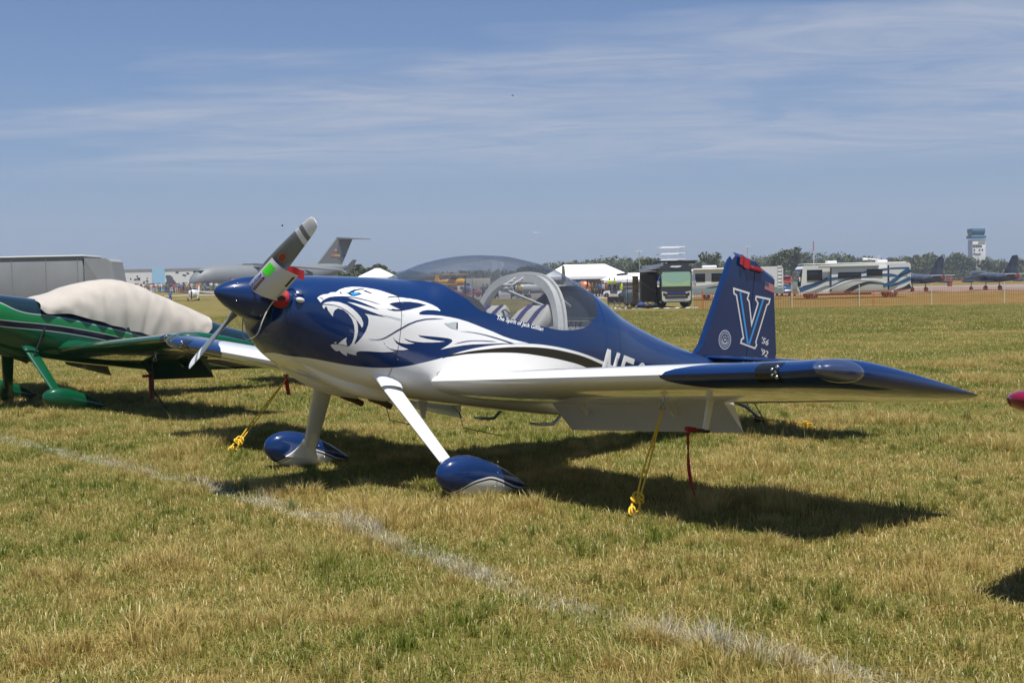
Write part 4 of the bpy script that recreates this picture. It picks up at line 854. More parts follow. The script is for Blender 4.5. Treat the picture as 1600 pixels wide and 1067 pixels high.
def scatter(name, pts, rots, scs, idx, protos, label):
    """ONE object: the sources are copied to the points by geometry nodes"""
    col = bpy.data.collections.new(name+'_sources')
    for i, p in enumerate(protos): p.name = '%s_%02d' % (name, i); col.objects.link(p)
    me = bpy.data.meshes.new(name); me.vertices.add(len(pts)); me.vertices.foreach_set('co', np.asarray(pts, float).reshape(-1))
    for nm, ty, dat in (('rz', 'FLOAT', rots), ('sc', 'FLOAT', scs), ('ix', 'INT', idx)):
        a = me.attributes.new(nm, ty, 'POINT'); a.data.foreach_set('value', np.asarray(dat))
    me.update(); o = link(name, me); tag(o, label, kind='stuff')
    ng = bpy.data.node_groups.new(name, 'GeometryNodeTree'); ng.interface.new_socket('Geometry', in_out='INPUT', socket_type='NodeSocketGeometry'); ng.interface.new_socket('Geometry', in_out='OUTPUT', socket_type='NodeSocketGeometry')
    N = ng.nodes.new; L = ng.links.new; gi = N('NodeGroupInput'); go = N('NodeGroupOutput'); ci = N('GeometryNodeCollectionInfo'); ci.inputs[0].default_value = col; ci.inputs['Separate Children'].default_value = True; ci.inputs['Reset Children'].default_value = True
    iop = N('GeometryNodeInstanceOnPoints'); iop.inputs['Pick Instance'].default_value = True
    def att(nm, ty): a = N('GeometryNodeInputNamedAttribute'); a.data_type = ty; a.inputs[0].default_value = nm; return a.outputs[0]
    cmb = N('ShaderNodeCombineXYZ'); L(att('rz', 'FLOAT'), cmb.inputs[2]); e2r = N('FunctionNodeEulerToRotation'); L(cmb.outputs[0], e2r.inputs[0])
    L(gi.outputs[0], iop.inputs['Points']); L(ci.outputs[0], iop.inputs['Instance']); L(att('ix', 'INT'), iop.inputs['Instance Index']); L(e2r.outputs[0], iop.inputs['Rotation']); L(att('sc', 'FLOAT'), iop.inputs['Scale']); L(iop.outputs[0], go.inputs[0])
    md = o.modifiers.new('scatter', 'NODES'); md.node_group = ng; return o
def wedge(zmin, zmax, step, margin=1.5):
    """grid points of the field the camera can see between two depths"""
    P = []; R_ = zmax*1.15
    for x in np.arange(CAM.x-R_, CAM.x+R_, step):
        for y in np.arange(CAM.y-R_, CAM.y+R_, step):
            dx, dy = x-CAM.x, y-CAM.y; Z = dx*cf.x+dy*cf.y; X = dx*cr.x+dy*cr.y
            if zmin <= Z < zmax and abs(X) < Z*.43+margin: P.append((x, y))
    return np.array(P)
r = np.random.default_rng(3)
def field_lod(name, z0, z1, step, protos, label, sc=1.):
    p = wedge(z0, z1, step); n = len(p); q = np.c_[p, [gz(*a) for a in p]]
    return scatter(name, q, r.integers(0, 4, n)*math.pi/2, np.full(n, sc), r.integers(0, len(protos), n), protos, label)
field_lod('near_grass', 2.6, 15, .8, [grass_mesh('g', 4600, .84, .03, .085, .0042, 10+i, lean=1.5, dry=(0., .95)) for i in range(7)], 'short mixed green and straw grass blades in the foreground')
field_lod('middle_grass', 15, 34, 2.0, [grass_mesh('g', 9000, 2.06, .035, .09, .0075, 30+i, lean=1.3, dry=(0., .9)) for i in range(5)], 'short mixed grass around and behind the airplanes')
field_lod('far_grass', 34, 78, 5.0, [grass_mesh('g', 10000, 5.1, .04, .085, .018, 50+i, lean=1.) for i in range(4)], 'thin grass towards the taxiway')
# straw tufts and longer green tufts
tuf = [grass_mesh('t', 90, 0, .08, .17, .0042, 70+i, dry=(.7, 1.3), lean=.9, tuft=.045) for i in range(4)] + [grass_mesh('t', 55, 0, .07, .15, .0045, 80+i, dry=(0, .3), lean=.8, tuft=.03) for i in range(3)]
P = []; IX = []; SC = []
for _ in range(26000):
    Z = 3 + 19*r.random()**.62; X = (r.random()-.5)*(Z*.88+1.5)
    x, y = CAM.x+cf.x*Z+cr.x*X, CAM.y+cf.y*Z+cr.y*X
    n1 = mnoise.noise(Vector((x*.9, y*.9, 3))); n2 = mnoise.noise(Vector((x*2.6, y*2.6, 9)))
    if n1+.6*n2 > .12+.25*r.random(): P.append((x, y, 0)); IX.append(int(r.integers(0, 4))); SC.append(r.uniform(.5, 1.05)*(1.15 if n1 > .3 else .8))
    elif n1+.4*n2 < -.15 and r.random() < .35: P.append((x, y, 0)); IX.append(int(r.integers(4, 7))); SC.append(r.uniform(.5, .95))
tuf += [grass_mesh('t', 7, 0, .14, .24, .0035, 95+i, dry=(.1, 1.1), lean=.5, tuft=.03) for i in range(3)]
for _ in range(900):
    Z = 3 + 16*r.random()**.7; X = (r.random()-.5)*(Z*.88+1.5); P.append((CAM.x+cf.x*Z+cr.x*X, CAM.y+cf.y*Z+cr.y*X, 0)); IX.append(int(r.integers(7, 10))); SC.append(r.uniform(.6, 1.1))
scatter('grass_tufts', P, r.uniform(0, 6.28, len(P)), SC, IX, tuf, 'dry straw tufts and longer green tufts in the turf')
GDX, GDY, GDZ = .70, 9.05, 0.0; RDX, RDY = -.455, -9.215
# ------------------------------------------------------------------ things lying on and tied to the sport aircraft
MB2W = Matrix.Translation((0, 0, H0)) @ Matrix.Rotation(TH, 4, 'Y')     # body axes to world
def W_(x, y, z): return MB2W @ Vector((x, y, z))
def W2B(mb): mb.v = [tuple(MB2W @ Vector(v)) for v in mb.v]; return mb
def single(mb, name, m, label, cat, group=None, **k):
    """a thing that is one mesh, its origin at its foot"""
    v = np.array(mb.v); c = Vector((float(v[:, 0].mean()), float(v[:, 1].mean()), float(v[:, 2].min())))
    mb.v = [tuple(Vector(p)-c) for p in mb.v]; o = mb.build(name, m, None, **k); o.location = c; return tag(o, label, cat, group)
# paper placard wrapped round the root of the upper propeller blade
d = Vector((0, -.824, .567)); t = Vector((0, .567, .824)); ax = Vector((1, 0, 0)); be = math.radians(36); cd = math.cos(be)*t-math.sin(be)*ax; nd = d.cross(cd).normalized()
if nd.x > 0: nd = -nd
def plq(u, v, off=0.):
    """u across the blade -1..1, v along it 0..1"""
    r = .155+.325*v + .055*u*(1-v*.2); bow = .035+.03*(1-u*u); u = -u; c = Vector((.275, 0, 0)) + d*r + cd*(u*.114-.062) + nd*(bow+off+.01*math.sin(3*v+u)); return MB2W @ c
pl = empty('propeller_placard', plq(0, 0), 0, 'white printed paper sleeve wrapped round the upper propeller blade', 'placard')
def PL(mb, nm, m, **k):
    mb.v = [tuple(Vector(p)-pl.location) for p in mb.v]; return mb.build(nm, m, pl, **k)
M_PAPER = mat('white_paper', (.66, .66, .68), .6, coat=.3)
m = MB(); us = np.linspace(-1, 1, 17); vv = np.linspace(0, 1, 9); m.add([plq(u, v) for v in vv for u in us], [(i*17+k, i*17+k+1, (i+1)*17+k+1, (i+1)*17+k) for i in range(8) for k in range(16)])
m.add([plq(u, v, .003) for v in vv for u in us], [(i*17+k, (i+1)*17+k, (i+1)*17+k+1, i*17+k+1) for i in range(8) for k in range(16)]); PL(m, 'sleeve', M_PAPER, fixn=False, sharp=80)
def onpl(items, off):
    mb = MB()
    for v2, f2 in items: mb.add([plq(u, v, off) for u, v in v2], f2)
    return mb
def rect(u0, v0, u1, v1, n=4): 
    xs = np.linspace(u0, u1, n+1); return [(x, v) for x in xs for v in (v0, v1)], [(2*i, 2*i+2, 2*i+3, 2*i+1) for i in range(n)]
PL(onpl([rect(-.88, .60, -.30, .90)], .006), 'green_sticker', mat('fluorescent_green', (.08, .85, .02), .6), fixn=False)
v, f = text2d('KAVEIIM', 1., 0, .03); wv = max(a for a, b in v)
PL(onpl([([(-.68-b*.26+.0, .03+a*.50/wv) for a, b in v], f)], .006), 'lettering', mat('blue_print', (.07, .09, .42), .6), fixn=False, smooth=False)
PL(onpl([rect(-.58, .06, -.40, .52)], .006), 'red_print_bar', mat('dark_red_print', (.22, .02, .05), .6), fixn=False)
PL(onpl([rect(-.54, .10+.05*k, -.46, .12+.05*k, 1) for k in range(8)], .0075), 'small_print', M_PAPER, fixn=False)
PL(onpl([rect(.80, .55, .92, .92)], .006), 'navy_print_bar', M_VN, fixn=False); PL(onpl([rect(.86, .08, .90, .5)], .006), 'edge_line', mat('grey_print', (.35, .35, .45), .6), fixn=False)
em = MB(); c = Vector((.275, 0, 0))+d*.50+cd*-.0; nn = nd
em.add([MB2W @ (c+nn*.020+cd*(.030*math.cos(a))+d*(.045*math.sin(a))) for a in np.linspace(0, 2*math.pi, 20, endpoint=False)], [tuple(range(20))]); em.mi = 1
em.add([MB2W @ (c+nn*.0212+cd*(.022*math.cos(a))+d*(.036*math.sin(a))) for a in np.linspace(0, 2*math.pi, 20, endpoint=False)], [tuple(range(20))])
PL(em, 'blade_emblem', [mat('emblem_gold', (.35, .22, .12), .5), mat('emblem_red', (.35, .05, .03), .5)], fixn=False)
# red flag on a cord between propeller and engine plug
fl_ = MB(); P0 = W_(.36, -.315, .232)
Fq = lambda s, h: P0 + cr*(.0+.125*s) + Vector((0, 0, 1))*(-.068*h+.008*math.sin(s*5)-.02*s) + cf*(.02*math.sin(s*6))
for off in (0, .002): fl_.add([Fq(s, h)+cf*off for s in np.linspace(0, 1, 10) for h in (0, 1)], [(2*i, 2*i+1, 2*i+3, 2*i+2) for i in range(9)])
flag = empty('warning_flag', P0, 0, 'red cloth warning flag tied beside the root of the upper propeller blade', 'flag')
fl_.v = [tuple(Vector(p)-P0) for p in fl_.v]; fl_.build('cloth', M_REDF, flag, fixn=False)
c_ = MB(); c_.tube([Vector((0, 0, -.0)), Vector((-.01, 0, .03)), Vector((-.04, .0, .0))], .006, 6); c_.ball((-.02, 0, .005), .014, 8); c_.build('knot', M_PAPER, flag)
c_ = MB(); c_.tube([Vector((-.01, 0, 0)), W_(.40, -.29, .10)-P0, W_(.405, -.275, .06)-P0], .004, 6); c_.build('strap', M_BLACK, flag)
# engine inlet plugs with a black band, and the white cord that joins them
for sy, lab in ((-1, 'red foam plug with a black band filling the port engine inlet'), (1, 'red foam plug filling the starboard engine inlet behind the spinner')):
    c = W_(.40, sy*.240, .008); e = empty('inlet_plug', c, 0, lab, 'engine plug', 'engine inlet plugs'); R_ = Matrix.Rotation(TH, 4, 'Y')
    m = MB(); bm = bmesh.new(); bmesh.ops.create_uvsphere(bm, u_segments=24, v_segments=14, radius=1)
    for q in bm.verts: q.co = Vector((q.co.x*.05, math.copysign(abs(q.co.y)**.85, q.co.y)*.100, math.copysign(abs(q.co.z)**.85, q.co.z)*.066))
    m.bm(bm, R_); m.build('foam', M_RED, e); b_ = MB(); b_.box((-.0, 0, 0), (.112, .185, .028), bev=.008, M=R_); b_.build('band', M_BLACK, e)
cd_ = [(.345, -.235, -.015), (.30, -.25, -.08), (.27, -.235, -.20), (.28, -.17, -.27), (.30, -.02, -.30), (.33, .12, -.24), (.36, .2, -.06)]
fx, fy, fz = [cubic(range(len(cd_)), [p[k] for p in cd_]) for k in range(3)]
m = MB(); m.tube([W_(fx(s), fy(s), fz(s)) for s in np.linspace(0, 6, 40)], .0045, 6); single(m, 'plug_cord', mat('white_cord', (.55, .55, .52), .7), 'thin white cord looping under the spinner between the engine plugs', 'cord')
# red rudder lock clamped over the top of the fin
gl_ = empty('rudder_lock', W_(5.88, 0, 1.26), 0, 'red rudder lock with a flag clamped near the top of the fin', 'rudder lock')
def GL(mb, nm, m, **k): mb.v = [tuple(MB2W @ Vector(v) - gl_.location) for v in mb.v]; return mb.build(nm, m, gl_, **k)
m = MB()
for k, (xa, xb, za, zb) in enumerate(((5.70, 5.86, 1.31, 1.21),)):
    for s in range(6):
        u0, u1 = s/6, (s+1)/6
        for off in (.055, .058): m.add([(xa+(xb-xa)*u, -off-.012*math.sin(9*u+k), 1.335-.03*u-h*(.10)) for u in (u0, u1) for h in (0, 1)], [(0, 1, 3, 2)])
GL(m, 'flag', M_REDF, fixn=False)
for yy in (-.052, .052): m = MB(); m.box((5.98, yy, 1.235), (.20, .018, .045), bev=.006); GL(m, 'clamp_board', M_RED)
for q in ([(6.06, -.065, 1.235), (6.06, .065, 1.235)], [(5.90, -.065, 1.24), (5.90, .065, 1.24)]): m = MB(); m.tube(q, .008, 8); GL(m, 'bolt', M_STEEL)
# pitot cover and streamer
p0 = MB2W @ PITE; sm = empty('pitot_cover', p0, 0, 'dark red pitot cover with a long twisted streamer hanging under the port wing', 'pitot cover')
m = MB(); m.tube([(-.015, 0, 0), (.07, 0, .0)], [.017, .02], 10, M=Matrix.Rotation(TH, 4, 'Y')); m.build('cover', M_RED, sm)
m = MB(); n = 30
for off in (0, .0015):
    q = []
    for i in range(n+1):
        s = i/n; tw = 2.5*s*math.pi if s > .25 else .3; w_ = .016*(1-.6*s); c = Vector((.012*math.sin(s*7)+.05*s, .02*math.sin(5*s), -.02-.50*s)); dd = Vector((math.cos(tw*.5), math.sin(tw*.5), 0)); q += [c+dd*w_+Vector((0, off, 0)), c-dd*w_+Vector((0, off, 0))]
    m.add(q, [(2*i, 2*i+1, 2*i+3, 2*i+2) for i in range(n)])
m.build('streamer', M_REDF, sm, fixn=False)
# yellow tie-down ropes
def rope(name, A, Bp, lab, rings=True, knots=(.33, .62, .8), r=.0075):
    """from the ring A on the aircraft to the stake Bp in the turf"""
    A, Bp = Vector(A), Vector(Bp); o = empty(name, Bp, 0, lab, 'tie-down rope', 'yellow tie-down ropes'); D_ = A-Bp; side = D_.cross(cf).normalized()
    P = lambda s, k=0: D_*(1-s)+side*k
    m = MB(); m.tube([P(0, 0), P(.2, .004), P(.38, .010), P(.62, .016), P(.8, .010), P(.88, 0)], r*.85, 7); m.tube([P(0, 0), P(.2, -.004), P(.38, -.010), P(.62, -.012), P(.82, -.012), P(.88, 0)], r*.85, 7); m.build('rope_line', M_YEL, o)
    if rings:
        m = MB()
        for (s, w, h) in ((.84, .034, .028), (.87, .042, .018), (.93, .026, .048)):
            c = P(s); m.tube([c+side*w*math.cos(a)+D_.normalized()*h*math.sin(a)+cf*.012*math.sin(2*a) for a in np.linspace(0, 2*math.pi, 18)], r, 7)
        c = P(.975, .016); m.tube([c+side*.018*math.cos(a)+D_.normalized()*.03*math.sin(a)+cf*.01*math.sin(2*a) for a in np.linspace(0, 2*math.pi, 16)], r*.9, 7)
        m.build('rope_knot', M_YEL, o)
        for s in (.36, .60):
            m = MB(); c = P(s); m.tube([c+side*.014*math.cos(a)+D_.normalized()*(.006*a/3-.015) for a in np.linspace(0, 9.4, 24)], r*.9, 6); m.build('hitch', M_YEL, o)
        m = MB(); e0 = P(.97, .02); m.tube([e0, e0+Vector((.05, -.03, -.02)), e0+Vector((.11, -.02, -.055)), e0+Vector((.17, .03, -.05)), e0+Vector((.2, .09, -.055))], r*.8, 6); m.build('rope_end', M_YEL, o)
    m = MB(); m.tube([P(1)+Vector((0, 0, .03)), P(1)+Vector((0, 0, -.12))], .009, 8); m.build('stake', M_STEEL, o)
    return o
u, l = wing_sec(2.38, -1); q = l[9]; RA = W_(q[0], q[1], q[2]-.07)
rope('tie_down_rope', RA, (1.57, -2.50, .03), 'bright yellow knotted rope from the port wing ring down to the turf')
u, l = wing_sec(2.38, 1); q = l[9]; RA2 = W_(q[0], q[1], q[2]-.07)
rope('tie_down_rope', RA2, (1.42, 2.44, .02), 'yellow rope tying down the starboard wing, left of the far wheel')
rope('tie_down_rope', W_(6.30, 0, -.27), (6.30, -.60, .03), 'short yellow rope running right from the tail wheel', rings=True, r=.005)
m = MB(); b_ = W_(q[0]-.02, q[1], q[2]-.03)
for off in (0, .002): m.add([b_+Vector((.0+.03*s+off, 0, -.2*s))+cr*w for s in np.linspace(0, 1, 5) for w in (-.018, .018)], [(2*i, 2*i+1, 2*i+3, 2*i+2) for i in range(4)])
single(m, 'ring_streamer', M_REDF, 'small red ribbon hanging from the starboard wing tie-down ring', 'ribbon', fixn=False)

# ------------------------------------------------------------------ neighbouring aircraft
def sub(**k): q = dict(PM); q.update(k); return q
GREENP = (.003, .070, .028); M_GRN = paint('green_metallic_paint', GREENP)
def green_fus():
    A = [(.42, -.24), (.82, -.232), (1.66, -.20), (2.72, -.25), (4.0, -.33), (6.4, -.40)]; N1 = [(.42, .14), (.78, .072), (1.08, -.015), (1.465, -.012), (2.0, -.04), (3.0, -.13), (4.0, -.22), (6.4, -.30)]; sv = (.30, .34, .34)
    sh = lambda c, d: [(x, z+d) for x, z in c]
    return layered('green_striped_fuselage_paint', GREENP, [(sh(A, -.012), sv), (A, (.010, .012, .016)), (sh(A, .072), sv), (sh(A, .084), (.006, .165, .040)), (N1, sv), (sh(N1, .014), (.008, .022, .030))])
def closed_hull(tops):
    """the same hull with another deck line and no cockpit opening (it is under a cover)"""
    global F_TOP, CLOSED
    keep = F_TOP; F_TOP = cubic(*zip(*tops)); CLOSED = True; m = fuselage_mesh(); F_TOP = keep; CLOSED = False; return m
GHULL = closed_hull([(.42, .11), (.57, .165), (.9, .195), (1.36, .215), (1.6, .22), (2.5, .25), (3.4, .33), (3.83, .335), (4.3, .27), (5.2, .22), (6.3, .18)])
M_GDK = paint('dark_green_paint', (.004, .045, .022))
PG = sub(hull=GHULL, fus=green_fus(), spin=M_GRN, blade=M_BLACK, bladetip=M_BLACK, lip=M_GRN, belly=M_GRN, wtop=M_GRN, wbot=M_GRN, flap=48, flapm=M_GDK, ail=M_GRN, fair=M_GRN, leg=M_GRN, pant=M_GRN, fin=M_GRN, tail=M_GRN, canopy=False)
gp, gf, _ = make_aircraft('sport_aircraft', 'glossy green sport airplane with black stripes and a canvas canopy cover', PG, False); place_aircraft(gp, GDX, GDY, GDZ)
for o in gp.children:
    if o.name.startswith(('fin', 'rudder')): o.scale.z = .88; o.location.z = -BASE.z*1+.0 + .0
M_CRIM = paint('crimson_paint', (.20, .008, .03)); M_SILV = paint('silver_paint', (.35, .38, .42))
PR = sub(lens=False, fus=M_CRIM, spin=M_SILV, lip=M_CRIM, wtop=M_CRIM, wbot=M_CRIM, flap=0, flapm=M_CRIM, ail=M_CRIM, fair=M_CRIM, leg=M_CRIM, pant=M_CRIM, fin=M_CRIM, tail=M_CRIM, belly=M_CRIM, canopy=True)
rp, _, _ = make_aircraft('sport_aircraft', 'crimson sport airplane of which only one wingtip shows at the right edge', PR, False); place_aircraft(rp, RDX, RDY, -.06)
# canvas cover on the green aircraft
cv = MB(); secs = []; CT = cubic([1.30, 1.36, 1.61, 1.86, 2.21, 2.44, 2.68, 3.09, 3.73, 3.84], [.19, .235, .345, .49, .622, .668, .655, .558, .412, .372]); SK = cubic([1.30, 1.40, 1.70, 2.15, 2.73, 3.14, 3.5, 3.7, 3.84], [.07, .02, .055, .01, -.055, -.075, -.03, .06, .18])
for x in np.linspace(1.30, 3.84, 90):
    zt, zs = CT(x), SK(x)+.005*math.sin(17*x+3*math.sin(2.3*x)); hw = F_HW(x)+.022; ring = []
    for u in np.linspace(0, 1, 26):
        a = u*math.pi/2; y = hw*math.cos(a)**.72 if u < 1 else 0; z = zs+(zt-zs)*math.sin(a)**.86
        # tension folds run down from the ridge; they deepen towards the hem
        lowr = (1-u)**1.0; fo = .020*lowr*math.sin(x*21+2.4*math.sin(x*3.1)+u*5)*(.35+abs(mnoise.noise(Vector((x*1.7, u*2, 4)))))*1.6+.010*mnoise.noise(Vector((x*4+u*3, u*1.5, 7)))+.009*mnoise.noise(Vector((x*9, u*5+x, 3)))
        cre = -.018*math.exp(-((x-2.42-.10*(1-u))/.035)**2)*(1-u*.5)-.012*math.exp(-((x-2.95+.22*(1-u))/.03)**2)*(1-u)+.010*math.exp(-((x-3.2+.35*(1-u))/.05)**2)
        nx, nz = math.cos(a), math.sin(a); ring.append((x, -(y+(fo+cre)*nx), z+(fo+cre)*.6*nz))
    secs.append(ring+[(q[0], -q[1], q[2]) for q in ring[::-1][1:]])
cv.loft(secs, closed=False)
off = Vector((GDX, GDY, GDZ)); W2B(cv); cv.v = [tuple(Vector(p)+off) for p in cv.v]
cvo = single(cv, 'canopy_cover', mat('cream_canvas', (.40, .37, .33), .85, bump=(60, .35, .004), var=(3, .07)), 'wrinkled cream canvas cover drawn over the green airplane cockpit', 'canopy cover', fixn=False, sharp=80)
m = MB(); a0 = MB2W @ Vector((1.50, -.44, .10))+off; a1 = MB2W @ Vector((1.30, -.52, -.62))+off; m.tube([a0, (a0+a1)/2+Vector((-.03, -.05, 0)), a1], .012, 6); single(m, 'cover_strap', M_BLACK, 'black strap running down from the canvas cover over green paint', 'strap')
m = MB(); u, l = wing_sec(2.3, -1); q = l[9]; a0 = W_(q[0], q[1], q[2]-.03)+off
m.tube([a0, a0+Vector((0, 0, -.42)), a0+Vector((.15, -.2, -.75))], .010, 6); go = single(m, 'tie_down_strap', M_BLACK, 'black tie-down strap hanging from the green wing', 'tie-down strap')
m = MB(); m.box((0, 0, .16), (.035, .035, .34)); m.box((-.03, 0, .28), (.14, .035, .035)); m.v = [tuple(Vector(v)+a0+Vector((-.06, -.05, -.5))) for v in m.v]; single(m, 'aileron_lock', mat('dull_red_board', (.16, .02, .015), .7), 'dark red cross-shaped wing lock hanging under the green wing', 'wing lock')
# ------------------------------------------------------------------ the far side of the field
RZ = math.atan2(cr.y, cr.x)                       # local x = to the right in the picture, local y = away
M_OFFW = mat('off_white_panel', (.72, .72, .70), .5, var=(.6, .05)); M_WTENT = mat('white_tent_cloth', (.82, .82, .82), .7); M_GPAN = mat('grey_painted_panel', (.24, .25, .26), .6, var=(.5, .1))
M_ASPH = mat('taxiway_asphalt', (.20, .165, .135), .9, var=(.05, .12)); M_ORNET = mat('orange_mesh', (.50, .13, .04), .8); M_ORNG = mat('orange_plastic', (.75, .14, .02), .6); M_HIVIS = mat('hi_vis_cloth', (.65, .85, .04), .7)
M_SKIN = mat('skin', (.42, .24, .16), .6); M_TYRE = M_RUB; M_GREYP = mat('airlifter_grey', (.15, .165, .175), .55); M_GREYD = mat('dark_airframe_grey', (.09, .10, .115), .5); M_LEAFB = mat('light_blue_block', (.30, .55, .75), .6); M_HUB = mat('wheel_hub', (.5, .5, .52), .35, .6)
def root_at(name, px, Z, label, cat, rz=0., group=None, z=None): return empty(name, at(px, Z, z), RZ+rz, label, cat, group)
def sheet(pts, z, m, name, label):
    mb = MB(); n = len(pts)//2
    # two rows of points (near edge, far edge), densified so that it follows the ground
    near = pts[:n]; far = pts[n:]; V = []; K = 24
    def lerp(row, t): f = t*(len(row)-1); i = min(int(f), len(row)-2); return row[i]*(1-(f-i))+row[i+1]*(f-i)
    for i in range(61):
        a, b = lerp(near, i/60), lerp(far, i/60)
        for k in range(K+1): p = a*(1-k/K)+b*k/K; V.append((p.x, p.y, gz(p.x, p.y)+z))
    mb.add(V, [(i*(K+1)+k, i*(K+1)+k+1, (i+1)*(K+1)+k+1, (i+1)*(K+1)+k) for i in range(60) for k in range(K)])
    return tag(mb.build(name, m, fixn=False), label, kind='structure')
sheet([at(-1500, 330, 0), at(0, 300, 0), at(320, 235, 0), at(800, 152, 0), at(1000, 150, 0), at(1400, 150, 0), at(1700, 150, 0), at(3400, 150, 0)]+[at(-1500, 470, 0), at(0, 440, 0), at(320, 380, 0), at(800, 300, 0), at(1000, 265, 0), at(1400, 235, 0), at(1700, 235, 0), at(3400, 235, 0)], .03, M_ASPH, 'taxiway', 'brown grey taxiway crossing the field behind the airplanes')
# --- people
def person_mesh(pose, cols):
    """standing figure grown from a skeleton of joints; feet apart, arms by the sides or raised"""
    sk, rad, edges = [], [], []
    def J(p, r, par=None):
        sk.append(Vector(p)); rad.append(r)
        if par is not None: edges.append((par, len(sk)-1))
        return len(sk)-1
    st = pose.get('step', .1)
    pel = J((0, 0, .95), .14); ch = J((0, .01, 1.22), .15, pel); nk = J((0, 0, 1.45), .075, ch); hd = J((0, -.01, 1.60), .10, nk); J((0, -.01, 1.70), .085, hd)
    for s in (-1, 1):
        hip = J((s*.10, 0, .88), .10, pel); kn = J((s*.13, s*st*.5-.02, .48), .072, hip); an = J((s*.14, s*st, .10), .052, kn); J((s*.15, s*st-.16, .05), .045, an)
        shd = J((s*.20, 0, 1.40), .065, ch); a = pose.get('arm', (0, 0))[0 if s < 0 else 1]
        el = J((s*(.26+.10*a), -.02-.10*a, 1.13+.05*a), .048, shd); J((s*(.25+.0*a), -.06-.30*a, .88+.40*a), .038, el)
    m = MB(); n = 7
    for a, b in edges:
        d = sk[b]-sk[a]; pts = [sk[a]-d*.04, sk[a]+d*.5, sk[b]+d*.04]; m.mi = 0 if sk[a].z > .94 and sk[b].z > .94 else 1
        if sk[b].z > 1.5: m.mi = 2
        if abs(sk[b].x) > .22 and sk[b].z < 1.05 and sk[a].z > 1.0: m.mi = 2
        m.tube(pts, [rad[a], (rad[a]+rad[b])/2*1.04, rad[b]], n)
    m.mi = 3; m.ball((0, .01, 1.68), .108, 8, sc=(1, 1.05, .8)); return m
PMESH = {}
def person(px, Z, label, shirt, trousers, hair=(.03, .02, .015), rz=0., pose=None, h=1.0, z=None, group=None, hat=False):
    key = (shirt, trousers, hair, str(pose))
    if key not in PMESH:
        mm = [mat('shirt', shirt, .8), mat('trousers', trousers, .85), M_SKIN, mat('hair', hair, .8)]
        o = person_mesh(pose or {}, None).build('person', mm); PMESH[key] = o.data; bpy.data.objects.remove(o)
    o = link('person', PMESH[key]); o.location = at(px, Z, z); o.rotation_euler = (0, 0, RZ+rz); o.scale = (h, h, h); return tag(o, label, 'person', group)
# --- motorhomes
def wheel(parent, x, y, r=.48, w=.3, tyre=True):
    t = MB(); t.lathe([(-w/2, r*.6), (-w/2, r*.93), (-w/2+.03, r), (w/2-.03, r), (w/2, r*.93), (w/2, r*.6)], 20, M=Matrix.Translation((x, y, r)) @ Matrix.Rotation(math.pi/2, 4, 'Z')); o = t.build('wheel', M_TYRE, parent)
    h = MB(); h.lathe([(-w/2-.01, r*.15), (-w/2+.04, r*.58), (w/2-.04, r*.58), (w/2+.01, r*.15)], 14, M=Matrix.Translation((x, y, r)) @ Matrix.Rotation(math.pi/2, 4, 'Z')); h.build('wheel_hub', M_HUB, o); return o
def stripe(parent, nm, pts, w, m, y, off=.012):
    pts = dense(pts, 5); mb = MB(); n = len(pts); q = []
    for i, p in enumerate(pts):
        a = Vector(pts[max(i-1, 0)]); b = Vector(pts[min(i+1, n-1)]); d = (b-a).normalized(); nn = Vector((-d.y, d.x)); ww = w*(1-.75*i/(n-1))/2 if isinstance(w, (int, float)) else (w[0]+(w[1]-w[0])*i/(n-1))/2
        q += [(p[0]+nn.x*ww, y-off, p[1]+nn.y*ww), (p[0]-nn.x*ww, y-off, p[1]-nn.y*ww)]
    mb.add(q, [(2*i, 2*i+1, 2*i+3, 2*i+2) for i in range(n-1)]); return mb.build(nm, m, parent, fixn=False, smooth=False)
M_GW = mat('motorhome_white', (.66, .66, .63), .4, coat=.5); M_BLUE = mat('motorhome_blue', (.015, .09, .21), .35, coat=.5); M_CHAR = mat('motorhome_charcoal', (.012, .014, .02), .35, coat=.5); M_SILVR = mat('motorhome_silver', (.36, .37, .36), .4, coat=.5)
# right: blue and white motorhome, seen from its side, nose to the left. 11.0 m long, local x along the body
t = root_at('motorhome', 1329, 134, 'white motorhome with swooping blue and charcoal stripes behind the orange fence', 'motorhome', rz=.06)
L_ = 12.6; hx = L_/2
m = MB(); prof = [(-hx+.35, .55), (-hx+.12, 1.1), (-hx+.15, 1.9), (-hx+.62, 3.25), (-hx+.95, 3.58), (hx-.25, 3.72), (hx-.02, 3.55), (hx, .75), (hx-.5, .55)]
m.prism(prof, -1.25, 1.25, 'y'); m.build('body', M_GW, t, smooth=False)
m = MB(); m.box((.2, 0, 3.74), (L_-1.4, 2.3, .10), bev=.03); m.build('roof', M_OFFW, t)
m = MB(); m.prism([(-hx+.145, 1.35), (-hx+.15, 1.9), (-hx+.60, 3.2), (-hx+.72, 3.2), (-hx+.50, 1.35)], -1.255, 1.255, 'y'); m.build('windscreen', M_DGLASS, t, smooth=False)
for x0, x1, z0, z1, yw in ((-5.1, -3.45, 1.95, 3.1, -1.262), (-1.75, .75, 2.1, 2.75, -1.445), (1.4, 3.1, 2.3, 3.05, -1.445)):
    m = MB(); m.box(((x0+x1)/2, yw, (z0+z1)/2), (x1-x0, .02, z1-z0), bev=.008); w = m.build('window', M_DGLASS, t)
    m = MB(); yw -= .008; m.tube([(x0, yw, z0), (x1, yw, z0), (x1, yw, z1), (x0, yw, z1), (x0, yw, z0)], .03, 5); m.build('window_frame', M_BLACK, w)
for x0, x1 in ((-2.55, -2.35), (6.4-L_+9.15, 6.4-L_+9.3)):
    pass
m = MB(); m.box((.55, -1.34, 2.1), (6.2, .16, 2.7), bev=.02); m.build('slide_out', M_GW, t)
